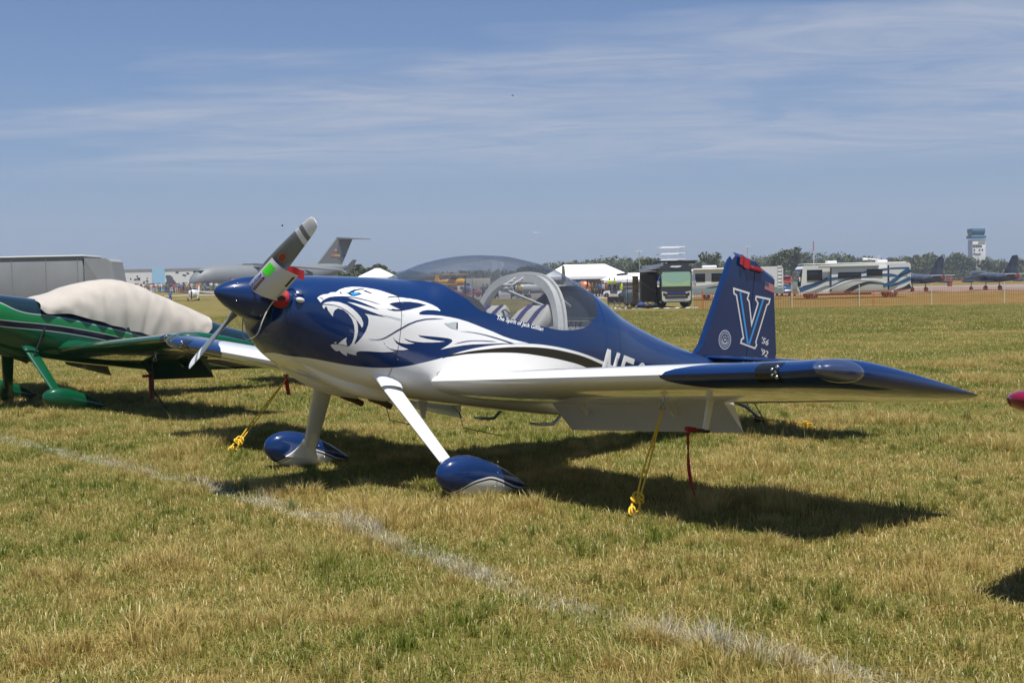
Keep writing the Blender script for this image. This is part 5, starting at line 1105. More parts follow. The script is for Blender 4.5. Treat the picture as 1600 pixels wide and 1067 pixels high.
for x in (-2.55, ): 
    m = MB(); m.box((x, -1.43, 2.1), (.13, .03, 2.75)); m.build('slide_edge', M_CHAR, t)
m = MB(); m.box((3.82, -1.28, 2.15), (.16, .05, 2.6)); m.build('slide_edge', M_CHAR, t)
m = MB(); m.box((-.6, -1.5, 3.42), (6.6, .22, .22), bev=.06); m.build('awning_case', M_SILVR, t)
Y = -1.43
stripe(t, 'paint_stripe', [(-6.0, .95), (-4.3, 1.5), (-2.8, 2.05), (-1.2, 2.25), (.8, 2.45)], (.55, .10), M_BLUE, Y); stripe(t, 'paint_stripe', [(-5.6, 1.35), (-4.2, 1.65), (-2.9, 2.2)], (.10, .22), M_CHAR, Y-.01)
stripe(t, 'paint_stripe', [(-1.0, .55), (.3, 1.25), (1.7, 1.62), (3.3, 1.45)], (.55, .08), M_CHAR, Y); stripe(t, 'paint_stripe', [(-3.4, .75), (-1.6, 1.55), (.2, 2.0), (2.3, 1.95), (3.6, 1.62)], (.16, .30), M_OFFW, Y-.004)
stripe(t, 'paint_stripe', [(-2.7, 1.2), (-1.0, 1.95), (1.5, 2.3), (3.6, 2.45), (4.8, 2.1), (3.2, 1.2)], (.12, .34), M_BLUE, Y-.008); stripe(t, 'paint_stripe', [(.5, 2.65), (2.5, 2.95), (4.6, 3.1), (6.0, 3.1)], (.14, .24), M_BLUE, Y-.004)
stripe(t, 'paint_stripe', [(3.0, 1.05), (4.4, 1.7), (5.2, 2.4), (6.2, 3.0)], (.10, .55), M_BLUE, -1.262); stripe(t, 'paint_stripe', [(3.2, 1.0), (4.8, 1.45), (6.25, 2.05)], (.10, .42), M_BLUE, -1.27); stripe(t, 'paint_stripe', [(4.2, 1.9), (5.2, 2.3), (6.25, 2.75)], (.06, .16), M_CHAR, -1.275); stripe(t, 'paint_stripe', [(4.4, .7), (5.6, .95), (6.25, 1.2)], (.10, .55), M_CHAR, -1.27)
for x in (-4.35, 4.75-.4): wheel(t, x, -1.08, .50); wheel(t, x, 1.08, .50)
m = MB(); m.box((-1.0, 0, .52), (6, 2.2, .3)); m.build('underbody', M_BLACK, t)
for x in (-2.0, 3.6): m = MB(); m.box((x, .2, 3.92), (1.1, .9, .28), bev=.1); m.build('roof_unit', M_OFFW, t)
m = MB(); m.box((-5.95, -1.35, 2.1), (.16, .14, .5), bev=.04); m.build('mirror', M_GW, t)
# middle: beige motorhome behind the fin
t = root_at('motorhome', 1152, 138, 'beige and grey motorhome partly hidden behind the navy fin', 'motorhome', rz=-.05); hx = 5.0
m = MB(); m.prism([(-hx, .6), (-hx, 3.3), (-hx+.2, 3.5), (hx-.25, 3.6), (hx, 3.4), (hx, .6)], -1.25, 1.25, 'y'); m.build('body', M_OFFW, t, smooth=False)
m = MB(); m.box((-1.5, -1.4, 3.42), (6.8, .3, .2), bev=.06); m.build('awning_case', M_OFFW, t)
for x0, x1, z0, z1 in ((-4.7, -3.6, 2.05, 2.95), (-2.9, -1.7, 2.05, 2.95), (2.4, 3.2, 2.1, 2.9)):
    m = MB(); m.box(((x0+x1)/2, -1.262, (z0+z1)/2), (x1-x0, .03, z1-z0), bev=.01); m.build('window', M_DGLASS, t)
stripe(t, 'paint_stripe', [(-5, 1.3), (-3, 1.55), (-.5, 1.9), (3, 2.0)], (.5, .1), M_SILVR, -1.25); stripe(t, 'paint_stripe', [(-4.8, 1.0), (-2.5, 1.45), (0, 1.6)], (.12, .2), M_CHAR, -1.26)
m = MB(); m.box((0, -1.27, .95), (9.9, .05, .75)); m.build('skirt_panel', mat('teal_grey_skirt', (.22, .30, .30), .5), t)
for x in (-3.5, 3.3): wheel(t, x, -1.08, .46)
for x in (-3.0, 1.5): m = MB(); m.box((x, 0, 3.72), (1.6, .9, .28), bev=.1); m.build('roof_unit', M_OFFW, t)
m = MB()
for z in np.linspace(1.2, 3.6, 7): m.tube([(hx-.6, -1.30, z), (hx-.15, -1.30, z)], .02, 5)
m.tube([(hx-.6, -1.30, 1.0), (hx-.6, -1.30, 3.75)], .02, 5); m.tube([(hx-.15, -1.30, 1.0), (hx-.15, -1.30, 3.75)], .02, 5); m.build('ladder', M_OFFW, t)
# left: dark motor coach facing the camera with its awning out
t = root_at('motor_coach', 1058, 101, 'dark motor coach with a pale green windscreen facing the field', 'motor coach', rz=.04)
m = MB(); bm = bmesh.new(); bmesh.ops.create_cube(bm, size=1)
for v in bm.verts: v.co = Vector((v.co.x*2.55, v.co.y*12, v.co.z*3.2))
bmesh.ops.bevel(bm, geom=[e for e in bm.edges if abs((e.verts[0].co-e.verts[1].co).y) > 6], offset=.22, segments=4, affect='EDGES'); m.bm(bm, Matrix.Translation((0, 6, 2.05))); m.build('body', mat('coach_charcoal_paint', (.025, .027, .032), .3, coat=1), t)
m = MB(); m.prism([(-1.18, 1.75), (1.18, 1.75), (1.2, 2.75), (1.1, 2.95), (-1.1, 2.95), (-1.2, 2.75)], -.03, .0, 'y'); m.build('windscreen', mat('pale_green_sunshade_glass', (.28, .47, .36), .15, coat=1), t, smooth=False)
m = MB(); m.add([(-1.12+.28*k, -.036, 1.78+.0) for k in range(9)]+[(1.12-.28*k, -.036, 2.02+.28*abs((1.12-.28*k)/1.12)**2) for k in range(9)], [tuple(range(18))]); m.build('dashboard_glare', mat('yellow_green_screen', (.38, .52, .28), .4), t, smooth=False)
m = MB(); m.box((0, -.02, 3.38), (.80, .04, .13), bev=.015); m.prism([(-.55, 3.36), (-.2, 3.45), (.55, 3.42), (.1, 3.30)], -.05, -.035, 'y'); m.build('brow_badge', mat('badge_white', (.75, .75, .75), .4), t)
m = MB(); m.box((0, -.02, 1.20), (1.5, .03, .13)); m.build('blue_grille_panel', mat('deep_blue_panel', (.01, .03, .28), .3, coat=1), t)
m = MB(); m.box((0, -.03, 1.0), (1.6, .05, .07)); m.box((0, -.03, .80), (1.5, .05, .05)); m.build('grille_bar', M_CHROME, t)
m = MB(); m.box((0, -.02, .62), (2.1, .04, .26), bev=.02); m.build('bumper', M_SILVR, t)
for s in (-1, 1):
    m = MB(); q = [(s*.72, 1.28), (s*1.2, 1.38), (s*1.16, .62), (s*.80, .55), (s*.95, .75), (s*.93, 1.10)]; m.prism(q, -.05, -.01, 'y'); h = m.build('headlight', mat('pale_lamp_lens', (.6, .6, .52), .2, coat=1), t, smooth=False)
    m = MB(); m.prism([(s*.88, 1.22), (s*1.10, 1.27), (s*1.08, .98), (s*.96, .95)], -.055, -.05, 'y'); m.build('lamp_core', M_BLACK, h, smooth=False)
    m = MB(); m.box((s*1.50, -.15, 2.0), (.20, .22, .55), bev=.05); m.tube([(s*1.5, -.1, 2.3), (s*1.25, 0, 2.75)], .03, 6); m.build('mirror', M_CHROME, t)
wheel(t, -1.05, 1.6, .5); wheel(t, 1.05, 1.6, .5)
m = MB(); m.box((-1.5, 6.2, 1.95), (.5, 4.4, 2.2)); m.build('slide_out', M_BLACK, t)
aw = MB(); aw.add([(-1.3, 1.2, 3.25), (-1.3, 8, 3.25), (-3.9, 8, 2.95), (-3.9, 1.2, 2.95)], [(0, 1, 2, 3)]); aw.add([(-3.9, 1.2, 2.95), (-3.9, 8, 2.95), (-3.9, 8, 2.78), (-3.9, 1.2, 2.78)], [(0, 1, 2, 3)]); ao = aw.build('awning', mat('dark_awning_cloth', (.05, .05, .055), .8), t, smooth=False, fixn=False)
m = MB(); m.tube([(-3.85, 1.3, 2.95), (-3.85, 1.3, 0)], .03, 6); m.tube([(-1.3, 1.3, 1.2), (-3.85, 1.3, 2.9)], .03, 6); m.build('awning_arm', M_BLACK, ao)
m = MB(); m.box((-1.95, 2.6, 1.65), (1.2, 1.2, 2.3)); m.build('storage_locker', mat('brown_black_panel', (.035, .026, .02), .5), t)
m = MB(); m.box((-2.95, 2.9, 1.5), (.5, .04, 2.4)); m.build('side_screen', mat('tan_patterned_cloth', (.26, .18, .10), .8, var=(2.5, .7)), t)
m = MB(); m.box((.5, 3.4, 3.86), (3.3, 3.0, .10), bev=.03); m.box((.9, 2.4, 3.74), (2.2, 1, .18)); m.build('roof_deck', M_BLACK, t)
m = MB()
for z in (4.0, 4.5, 5.05):
    m.tube([(-.85, 2.2, z), (1.15, 2.2, z)], .035, 6); m.tube([(-.85, 4.8, z), (1.15, 4.8, z)], .035, 6); m.tube([(-.85, 2.2, z), (-.85, 4.8, z)], .03, 6); m.tube([(1.15, 2.2, z), (1.15, 4.8, z)], .03, 6)
for x in (-.85, -.2, .5, 1.15): m.tube([(x, 2.2, 3.9), (x, 2.2, 5.1)], .022, 5)
m.build('roof_railing', mat('white_railing', (.8, .8, .8), .5), t)
# clutter round the coach: folding chairs, ground cloth, bins
M_CLOTHB = mat('dark_blue_cloth', (.02, .04, .14), .8)
for px, Z, lab, mm in ((957, 96, 'black folding chair at the left end of the group on the grass', M_BLACK), (965, 97, 'second black folding chair from the left beside the ground cloth', M_BLACK), (973, 96.5, 'third black folding chair, nearest the wheeled bins', M_BLACK)):
    c = root_at('folding_chair', px, Z, lab, 'chair', rz=.3, group='folding chairs by the coach')
    m = MB(); m.box((0, 0, .42), (.52, .48, .04)); m.build('seat', mm, c); m = MB(); m.box((0, .24, .74), (.52, .03, .5)); m.build('backrest', mm, c)
    for x in (-.26, .26):
        m = MB(); m.tube([(x, -.24, 0), (x, .24, .62)], .016, 5); m.build('leg', M_GREYM, c); m = MB(); m.tube([(x, .24, 0), (x, -.24, .62), (x, .24, .66)], .016, 5); m.build('leg', M_GREYM, c)
def flat_cloth(px0, px1, Z, lab, m_, seed):
    mb = MB(); a = at(px0, Z); b = at(px1, Z); n = 14; d = (b-a); q = []
    for i in range(n+1):
        for k in range(4): p = a+d*i/n+Vector((cf.x, cf.y, 0))*(k*.7); q.append((p.x, p.y, gz(p.x, p.y)+.05+.09*abs(mnoise.noise(Vector((i*.7, k, seed))))))
    mb.add(q, [(i*4+k, (i+1)*4+k, (i+1)*4+k+1, i*4+k+1) for i in range(n) for k in range(3)]); return single(mb, 'ground_cloth', m_, lab, 'ground cloth', fixn=False)
flat_cloth(951, 1005, 95, 'long rumpled white and blue ground cloth in front of the black chairs', mat('white_blue_cloth', (.55, .58, .66), .8, var=(1.2, .35)), 1); flat_cloth(1024, 1096, 94.5, 'white strip of cloth on the grass under the coach nose', mat('white_cloth', (.75, .75, .74), .8), 4)
for px, Z, sc, mm, lab in ((1003, 100, .55, M_CLOTHB, 'dark blue folded camping bag on the ground left of the coach'), (1013, 99, .45, M_BLACK, 'small black bag between the blue bag and the coach'), (1022, 99.5, .5, M_BLACK, 'black bag lying right beside the coach wheel')):
    m = MB(); m.ball((0, 0, .5*sc), sc*.6, 10, sc=(1.3, .9, .8)); m.tube([(-.3*sc, 0, .9*sc), (0, 0, 1.15*sc), (.3*sc, 0, .9*sc)], .03, 6); o = m.build('camping_bag', mm); o.location = at(px, Z); tag(o, lab, 'bag')
for px, Z, h, lab in ((984, 118, 2.0, 'grey covered utility cart left of the coach awning'), (994, 112, 1.7, 'smaller grey utility cart next to the awning pole')):
    c = root_at('utility_cart', px, Z, lab, 'cart', rz=.2); m = MB(); m.box((0, 0, h*.45), (1.0, 1.6, h*.6), bev=.08); m.build('body', mat('blue_grey_cover', (.17, .21, .25), .7, var=(2, .3)), c); m = MB(); m.box((0, 0, h*.9), (1.1, 1.3, .06), bev=.02); m.tube([(-.45, -.5, h*.7), (-.45, -.5, h*.9)], .03, 5); m.tube([(.45, -.5, h*.7), (.45, -.5, h*.9)], .03, 5); m.build('top', M_SILVR, c)
    for x in (-.42, .42): wheel(c, x, -.6, .25, .18)
# --- golf cart with two people in hi-vis vests behind it
t = root_at('golf_cart', 960, 163, 'white golf cart parked on the edge of the taxiway', 'golf cart', rz=0)
m = MB(); m.prism([(-1.3, .35), (-1.32, .6), (-1.0, .85), (-.55, .9), (-.45, .42), (.45, .42), (.5, .8), (1.2, .85), (1.3, .4)], -.55, .55, 'y'); m.build('body', M_WHITE, t, smooth=False)
m = MB(); m.box((.35, 0, 1.0), (.5, 1.0, .12), bev=.03); m.box((.62, 0, 1.3), (.1, 1.0, .5), bev=.03); m.build('seat', M_BLACK, t)
m = MB(); m.box((.2, 0, 2.0), (1.6, 1.15, .06), bev=.02); m.build('roof', M_BLACK, t)
for x, z in ((-.5, .85), (.95, .85)):
    for y in (-.5, .5): m = MB(); m.tube([(x, y, z), (x+.05, y, 2.0)], .025, 5); m.build('roof_post', M_BLACK, t)
for x in (-.95, .95): wheel(t, x, -.5, .30, .2); wheel(t, x, .5, .30, .2)
m = MB(); m.box((1.0, -.3, 1.35), (.35, .3, .8), bev=.05); m.build('hi_vis_bag', M_HIVIS, t)
person(954, 168, 'person in a hi-vis vest, left one of the pair behind the golf cart', (.60, .80, .05), (.05, .05, .08), h=1.08, z=.55); person(962, 168, 'person in a hi-vis vest, right one of the pair behind the golf cart', (.55, .85, .05), (.04, .04, .06), h=1.08, z=.55, rz=2)
CROWDM = [(927, 158, 'person in olive uniform with a red cap, standing before the marquee', (.07, .08, .04), (.06, .065, .035), (.35, .04, .03)), (933, 160, 'second person in olive uniform, close beside the red-capped one', (.06, .07, .04), (.05, .055, .03), (.03, .02, .02)), (908, 140, 'person in black beside the orange barrier panel', (.02, .02, .02), (.02, .02, .02), (.03, .02, .02)), (938, 168, 'person in a blue shirt among the group before the marquee', (.05, .12, .30), (.05, .05, .07), (.05, .03, .02)), (944, 170, 'person in a white shirt left of the golf cart', (.6, .6, .6), (.04, .04, .06), (.03, .02, .02)), (949, 172, 'person in a brown shirt just left of the golf cart', (.20, .10, .05), (.10, .08, .06), (.03, .02, .02)), (919, 135, 'person with dark hair and white shirt sitting on the near edge of the taxiway', (.7, .7, .7), (.1, .1, .1), (.02, .02, .02))]
for i, (px, Z, lab, sh_, tr_, hr) in enumerate(CROWDM): person(px, Z, lab, sh_, tr_, hr, rz=i*1.3, h=1.12 if i < 6 else .95)
for px, Z, lab in ((907, 165, 'orange barrier panel left of the person in black'), (917, 168, 'orange barrier panel right of the person in black')):
    c = root_at('barrier_panel', px, Z, lab, 'barrier', group='orange barrier panels'); m = MB(); m.box((0, 0, .62), (.9, .06, 1.0), bev=.02); m.build('panel', mat('dull_orange_panel', (.42, .13, .05), .7), c)
    for x in (-.35, .35): m = MB(); m.box((x, 0, .06), (.08, .5, .10)); m.build('foot', M_BLACK, c)
# --- marquee tents
def marquee(px0, px1, Z, h_e, h_r, depth, lab, name='marquee_tent', z=None):
    a, b = at(px0, Z, z), at(px1, Z, z); w = (b-a).length; t = empty(name, (a+b)/2, RZ, lab, 'tent'); e = depth*.5
    m = MB(); hw = w/2; m.add([(-hw, 0, h_e), (hw, 0, h_e), (hw, depth, h_e), (-hw, depth, h_e), (-hw+e*.55, e, h_r), (hw-e*.55, e, h_r)], [(0, 1, 5, 4), (1, 2, 5), (2, 3, 4, 5), (3, 0, 4)]); m.build('roof', M_WTENT, t, smooth=False)
    m = MB(); m.add([(-hw, 0, h_e), (hw, 0, h_e), (hw, -.01, h_e-.45), (-hw, -.01, h_e-.45)], [(0, 1, 2, 3)]); m.build('valance', M_WTENT, t, smooth=False, fixn=False)
    m = MB(); m.box((hw*.0, depth-.1, h_e/2), (w-.4, .05, h_e)); m.box((hw-.05, depth*.5, h_e/2), (.05, depth*.8, h_e)); m.build('side_wall', M_WTENT, t)
    for k in range(max(3, int(w/5))+1): m = MB(); x = -hw+.1+(w-.2)*k/max(3, int(w/5)); m.tube([(x, .05, 0), (x, .05, h_e)], .06, 6); m.build('pole', M_SILVR, t)
    return t
marquee(850, 988, 205, 3.0, 5.1, 14, 'big white marquee tent on the far side of the taxiway'); marquee(945, 1030, 190, 2.3, 3.3, 8, 'lower white tent between the marquee and the dark coach'); marquee(560, 616, 260, 3.6, 5.5, 12, 'small white tent right behind the navy engine cowl')
# --- warbird before the marquee and other display aircraft
def simple_plane(name, px, Z, rz, label, fus_c, wing_c, span=10, length=8, nose_c=None, tail_c=None, high=False, biplane=False, gear=True, z=None, finh=1.6, rad=.55):
    t = root_at(name, px, Z, label, 'airplane', rz=rz, z=z); F = mat('airframe_paint', fus_c, .4, coat=.6); Wm = mat('wing_paint', wing_c, .4, coat=.6); Nm = mat('nose_paint', nose_c or fus_c, .4, coat=.5); Tm = mat('tail_paint', tail_c or fus_c, .4, coat=.5)
    L2 = length; zc = 1.25; secs = []
    for s, r, dz in ((0, .55, 0), (.04, .92, 0), (.14, 1.0, 0), (.3, 1.02, .03), (.45, 1.0, .05), (.65, .68, .1), (.85, .35, .18), (1, .10, .22)):
        secs.append([(-L2*.35+L2*s, rad*r*math.cos(g), zc+dz*1.0+rad*r*1.1*math.sin(g)) for g in np.linspace(0, 2*math.pi, 14, endpoint=False)])
    m = MB(); m.loft(secs, closed=True, cap=True); m.build('fuselage', F, t)
    m = MB(); m.loft([[(x-.015, y*1.04, zc+(z_-zc)*1.04) for x, y, z_ in q] for q in secs[:3]], closed=True, cap=True); m.build('nose_cowl', Nm, t)
    m = MB(); m.ball((0, 0, zc+rad*.9), .5, 12, sc=(2.0, .75, .9)); m.build('canopy', M_DGLASS, t)
    for s in (-1, 1):
        for zz in ((zc-.35, zc+1.25) if biplane else ((zc+.7,) if high else (zc-.35,))):
            m = MB(); c0, c1 = 1.5, .9; m.prism([(-c0*.6, s*.2), (-c1*.5, s*span/2), (c1*.5, s*span/2), (c0*.5, s*.2)], zz, zz+.14, 'z'); m.build('wing', Wm, t, smooth=False)
        m = MB(); m.prism([(L2*.52, s*.05), (L2*.56, s*1.6), (L2*.64, s*1.6), (L2*.64, s*.05)], zc+.28, zc+.34, 'z'); m.build('stabilizer', Tm, t, smooth=False)
        if gear: m = MB(); m.tube([(-L2*.12, s*.5, zc-.4), (-L2*.14, s*.9, .3)], .06, 6); m.build('gear_leg', Wm, t); wheel(t, -L2*.14, s*.9, .28, .16).rotation_euler = (0, 0, 0)
    m = MB(); m.prism([(L2*.47, zc+.2), (L2*.55, zc+.2+finh), (L2*.63, zc+.2+finh), (L2*.66, zc+.2)], -.05, .05, 'y'); m.build('fin', Tm, t, smooth=False)
    m = MB(); m.tube([(-L2*.35-.25, 0, zc), (-L2*.35, 0, zc)], [.06, .16], 8); m.box((-L2*.35-.12, 0, zc), (.05, .16, 2.0)); m.build('propeller', M_BLACK, t)
    return t
PI2 = math.pi/2
simple_plane('warbird', 905, 172, PI2+.35, 'dark warbird with an orange and white nose and a tall yellow-edged tail before the marquee', (.05, .09, .13), (.06, .065, .05), 11, 9, (.50, .16, .06), (.25, .22, .02), finh=3.0, rad=.8)
simple_plane('light_plane', 306, 208, PI2+.05, 'small white light airplane facing the camera on the far left taxiway', (.8, .8, .8), (.8, .8, .78), 9.9, 7, (.75, .75, .75), (.75, .75, .75), finh=1.1, rad=.62, z=.25)
simple_plane('light_plane', 238, 300, .5, 'small white airplane half hidden above the canvas cover', (.8, .8, .8), (.75, .75, .75), 9, 7, None, (.6, .05, .06), finh=1.2, z=2.0)
simple_plane('light_plane', 385, 300, .35, 'white and red airplane with a tall red tail fin left of the propeller', (.75, .75, .75), (.75, .75, .75), 10, 8, (.5, .05, .05), (.45, .03, .03), finh=2.4, z=2.6).scale = (1.2, 1.2, 1.2)
simple_plane('biplane', 712, 205, 2.6, 'bright yellow biplane seen through the canopy of the navy airplane', (.75, .40, .02), (.75, .40, .02), 7.5, 6, None, None, biplane=True, z=1.2, finh=1.1)
simple_plane('warbird', 733, 180, PI2-.1, 'grey warbird facing the camera, right of the yellow biplane', (.25, .28, .32), (.22, .25, .30), 9, 8, (.10, .12, .20), None, finh=1.6)
simple_plane('warbird', 838, 165, .25, 'bare metal warbird seen low through the canopy hoop', (.40, .40, .38), (.38, .38, .37), 9, 8, None, None, finh=.9, rad=.6)
simple_plane('light_plane', 775, 230, 2.9, 'pale light airplane parked at the back, seen through the canopy hoop', (.55, .50, .45), (.6, .6, .6), 9, 7, None, None, finh=1.2)
# jet trainers on the right
def jet(px, Z, rz, label):
    t = root_at('jet_trainer', px, Z, label, 'jet', rz=rz, group='dark jet trainers beyond the fence'); t.scale = (.92, .92, .92); F = mat('jet_camouflage', (.07, .085, .115), .45, coat=.4, var=(.9, .55)); zc = 1.75; secs = []
    for x, ry, rz_, dz in ((-5.2, .05, .05, -.15), (-4.6, .25, .28, -.1), (-3.2, .42, .50, 0), (-1.8, .55, .70, .08), (-.2, .75, .70, .05), (1.6, .72, .62, .0), (3.4, .52, .55, .05), (4.7, .42, .46, .12), (4.75, .36, .38, .12)):
        secs.append([(x, ry*math.cos(g), zc+dz+rz_*math.sin(g)) for g in np.linspace(0, 2*math.pi, 16, endpoint=False)])
    m = MB(); m.loft(secs, closed=True, cap=True); m.build('fuselage', F, t)
    m = MB(); m.ball((-2.2, 0, zc+.62), .5, 14, sc=(3.2, .8, .85)); m.build('canopy', mat('jet_canopy_glass', (.10, .12, .14), .1, coat=1), t)
    m = MB(); m.lathe([(4.76, .30), (4.80, .34), (4.84, .30)], 16, M=Matrix.Translation((0, 0, zc+.12))); m.build('exhaust_cover', mat('dull_red_cover', (.28, .03, .03), .7), t)
    for s in (-1, 1):
        m = MB(); m.prism([(-1.4, s*.5), (.1, s*4.5), (1.2, s*4.5), (1.3, s*.5)], zc-.50, zc-.36, 'z'); m.build('wing', F, t, smooth=False)
        m = MB(); m.lathe([(-1.0, .03), (-.5, .17), (.8, .19), (1.9, .05)], 10, M=Matrix.Translation((.2, s*4.55, zc-.42))); m.build('tip_tank', F, t)
        m = MB(); m.prism([(3.4, s*.3), (4.1, s*2.2), (4.7, s*2.2), (4.7, s*.3)], zc+.42, zc+.50, 'z'); m.build('tailplane', mat('tailplane_white', (.6, .6, .6), .5), t, smooth=False)
        m = MB(); m.tube([(.3, s*1.2, zc-.4), (.35, s*1.25, .35)], .07, 6); m.build('gear_leg', M_GREYM, t)
        w = MB(); w.lathe([(-.12, .2), (-.12, .32), (.12, .32), (.12, .2)], 14, M=Matrix.Translation((.35, s*1.3, .33)) @ Matrix.Rotation(PI2, 4, 'Z')); w.build('wheel', M_TYRE, t)
        m = MB(); m.ball((-.9, s*.85, zc+.25), .3, 10, sc=(3.2, .9, 1.3)); m.build('air_intake', F, t)
    m = MB(); m.prism([(2.3, zc+.4), (3.9, zc+2.9), (4.7, zc+3.0), (4.9, zc+2.7), (4.6, zc+.4)], -.09, .09, 'y'); m.build('fin', F, t, smooth=False)
    m = MB(); m.tube([(-3.6, 0, zc-.4), (-3.7, 0, .3)], .06, 6); m.build('nose_gear_leg', M_GREYM, t)
    w = MB(); w.lathe([(-.1, .15), (-.1, .28), (.1, .28), (.1, .15)], 14, M=Matrix.Translation((-3.7, 0, .28)) @ Matrix.Rotation(PI2, 4, 'Z')); w.build('nose_wheel', M_TYRE, t)
    m = MB(); m.box((4.3, .0, zc+.62), (1.6, .12, .05)); m.build('tail_root', F, t)
    return t
jet(1549, 157, -1.16, 'dark jet trainer standing complete in front of the control tower'); jet(1434, 157, -1.10, 'dark jet trainer whose nose is hidden by the blue striped motorhome')
# --- grey airlifter
t = root_at('airlifter', 428, 338, 'huge grey military airlifter with a swept T-tail behind the propeller', 'airplane', rz=.88, z=0.)
zc = 5.4; secs = []
for x, r, dz in ((-27, .4, -1.2), (-26, 1.6, -.8), (-24, 2.6, -.3), (-21, 3.3, 0), (-12, 3.45, 0), (6, 3.45, 0), (13, 3.2, .5), (19, 2.5, 1.4), (24, 1.5, 2.3), (27.5, .3, 2.9)):
    secs.append([(x, r*math.cos(g), zc+dz+r*math.sin(g)) for g in np.linspace(0, 2*math.pi, 24, endpoint=False)])
m = MB(); m.loft(secs, closed=True, cap=True); f_ = m.build('fuselage', M_GREYP, t)
m = MB(); m.box((-24.2, 0, zc+1.7), (1.2, 3.3, .6), bev=.2); m.build('cockpit_window', M_DGLASS, f_)
for s in (-1, 1):
    m = MB(); m.add([(-8, s*2, zc+3.2), (0, s*2, zc+3.2), (7.5, s*24, zc+1.2), (4.2, s*24, zc+1.2), (-8, s*2, zc+3.9), (0, s*2, zc+3.9), (7.5, s*24, zc+1.5), (4.2, s*24, zc+1.5)], [(0, 1, 2, 3), (7, 6, 5, 4), (0, 3, 7, 4), (1, 5, 6, 2), (2, 6, 7, 3), (0, 4, 5, 1)]); m.build('wing', M_GREYP, t, smooth=False)
    m = MB(); m.add([(4.2, s*24, zc+1.4), (7.5, s*24, zc+1.4), (8.8, s*24.4, zc+4.2), (7.4, s*24.4, zc+4.2)], [(0, 1, 2, 3)]); m.build('winglet', M_GREYP, t, smooth=False, fixn=False)
    for yy in (7.5, 14):
        m = MB(); m.lathe([(-8.5, 1.0), (-7.5, 1.35), (-4.5, 1.2), (-2.5, .6)], 14, M=Matrix.Translation((yy*.32, s*yy, zc+.6))); m.build('engine', M_GREYD, t)
m = MB(); m.prism([(15.5, zc+3.0), (23.8, zc+11.0), (30.0, zc+11.0), (25.5, zc+3.4)], -.35, .35, 'y'); fn = m.build('fin', M_GREYP, t, smooth=False)
m = MB(); m.prism([(24.4, zc+10.2), (25.0, zc+10.8), (29.7, zc+10.8), (25.6, zc+4.2), (23.6, zc+6)], -.40, -.36, 'y'); m.build('rudder', M_GREYD, fn, smooth=False)
m = MB(); m.box((22.0, -.40, zc+6.2), (1.2, .04, .7)); m.build('tail_marking', mat('marking_red', (.5, .12, .15), .6), fn); m = MB(); m.box((23.8, -.40, zc+6.2), (2.2, .04, .7)); m.build('tail_marking', mat('marking_gold', (.45, .30, .08), .6), fn); m = MB(); m.box((26.0, -.44, zc+6.2), (2.0, .04, .5)); m.build('tail_marking', mat('marking_blue', (.03, .06, .25), .6), fn); m = MB(); m.box((23.2, -.40, zc+7.7), (1.2, .04, .7)); m.build('tail_flag', mat('faded_flag', (.45, .25, .25), .6), fn)
for s in (-1, 1):
    m = MB(); m.add([(24.0, 0, zc+11.0), (30.0, 0, zc+11.0), (31.6, s*6.2, zc+10.7), (29.4, s*6.2, zc+10.7), (24.0, 0, zc+11.5), (30.0, 0, zc+11.5), (31.6, s*6.2, zc+10.9), (29.4, s*6.2, zc+10.9)], [(0, 1, 2, 3), (7, 6, 5, 4), (0, 3, 7, 4), (1, 5, 6, 2), (2, 6, 7, 3)]); m.build('tailplane', M_GREYP, t, smooth=False)
m = MB(); m.box((-3, 0, 1.4), (8, 6.8, 2.2), bev=.8); m.build('gear_fairing', M_GREYP, t)
# second jet tail, slate fin between the white building and the airlifter
t = root_at('parked_jet', 298, 300, 'slate grey jet with a raked fin before the white building', 'jet', rz=2.9, z=.8)
m = MB(); m.lathe([(-7, .1), (-4, .7), (3, .8), (6, .4)], 12, M=Matrix.Translation((0, 0, 1.8))); m.build('fuselage', M_GREYD, t); m = MB(); m.prism([(2.5, 2.2), (5.0, 5.3), (6.2, 5.3), (5.6, 2.2)], -.1, .1, 'y'); m.build('fin', M_GREYD, t, smooth=False)
for s in (-1, 1): m = MB(); m.prism([(-2, s*.5), (1.5, s*4.5), (2.6, s*4.5), (2.2, s*.5)], 1.7, 1.85, 'z'); m.build('wing', M_GREYP, t, smooth=False)
# --- white building with the light blue block
t = root_at('terminal_building', 262, 520, 'long white building with a light blue block behind the crowd', 'building', rz=.12, z=0)
m = MB(); m.box((0, 10, 6), (44, 20, 12)); m.build('wall', M_OFFW, t, smooth=False); m = MB(); m.box((0, 10, 12.15), (44.6, 20.6, .3)); m.build('roof', M_SILVR, t)
m = MB(); m.box((-2.9, -.3, 6.1), (5.2, .7, 12.6)); m.build('blue_block', M_LEAFB, t)
rr = np.random.default_rng(5)
for k in range(38):
    x = rr.uniform(-21, 21); z = rr.uniform(6.5, 10.8)
    if abs(x+2.9) < 3: continue
    m = MB(); m.box((x, -.03, z), (rr.uniform(.5, 1.3), .08, .55)); m.build('window', M_DGLASS, t)
for x in (6, 9, 12.5, 15.5): m = MB(); m.box((x, -.03, 4.7), (2.2, .08, 1.3)); m.build('window', M_DGLASS, t)
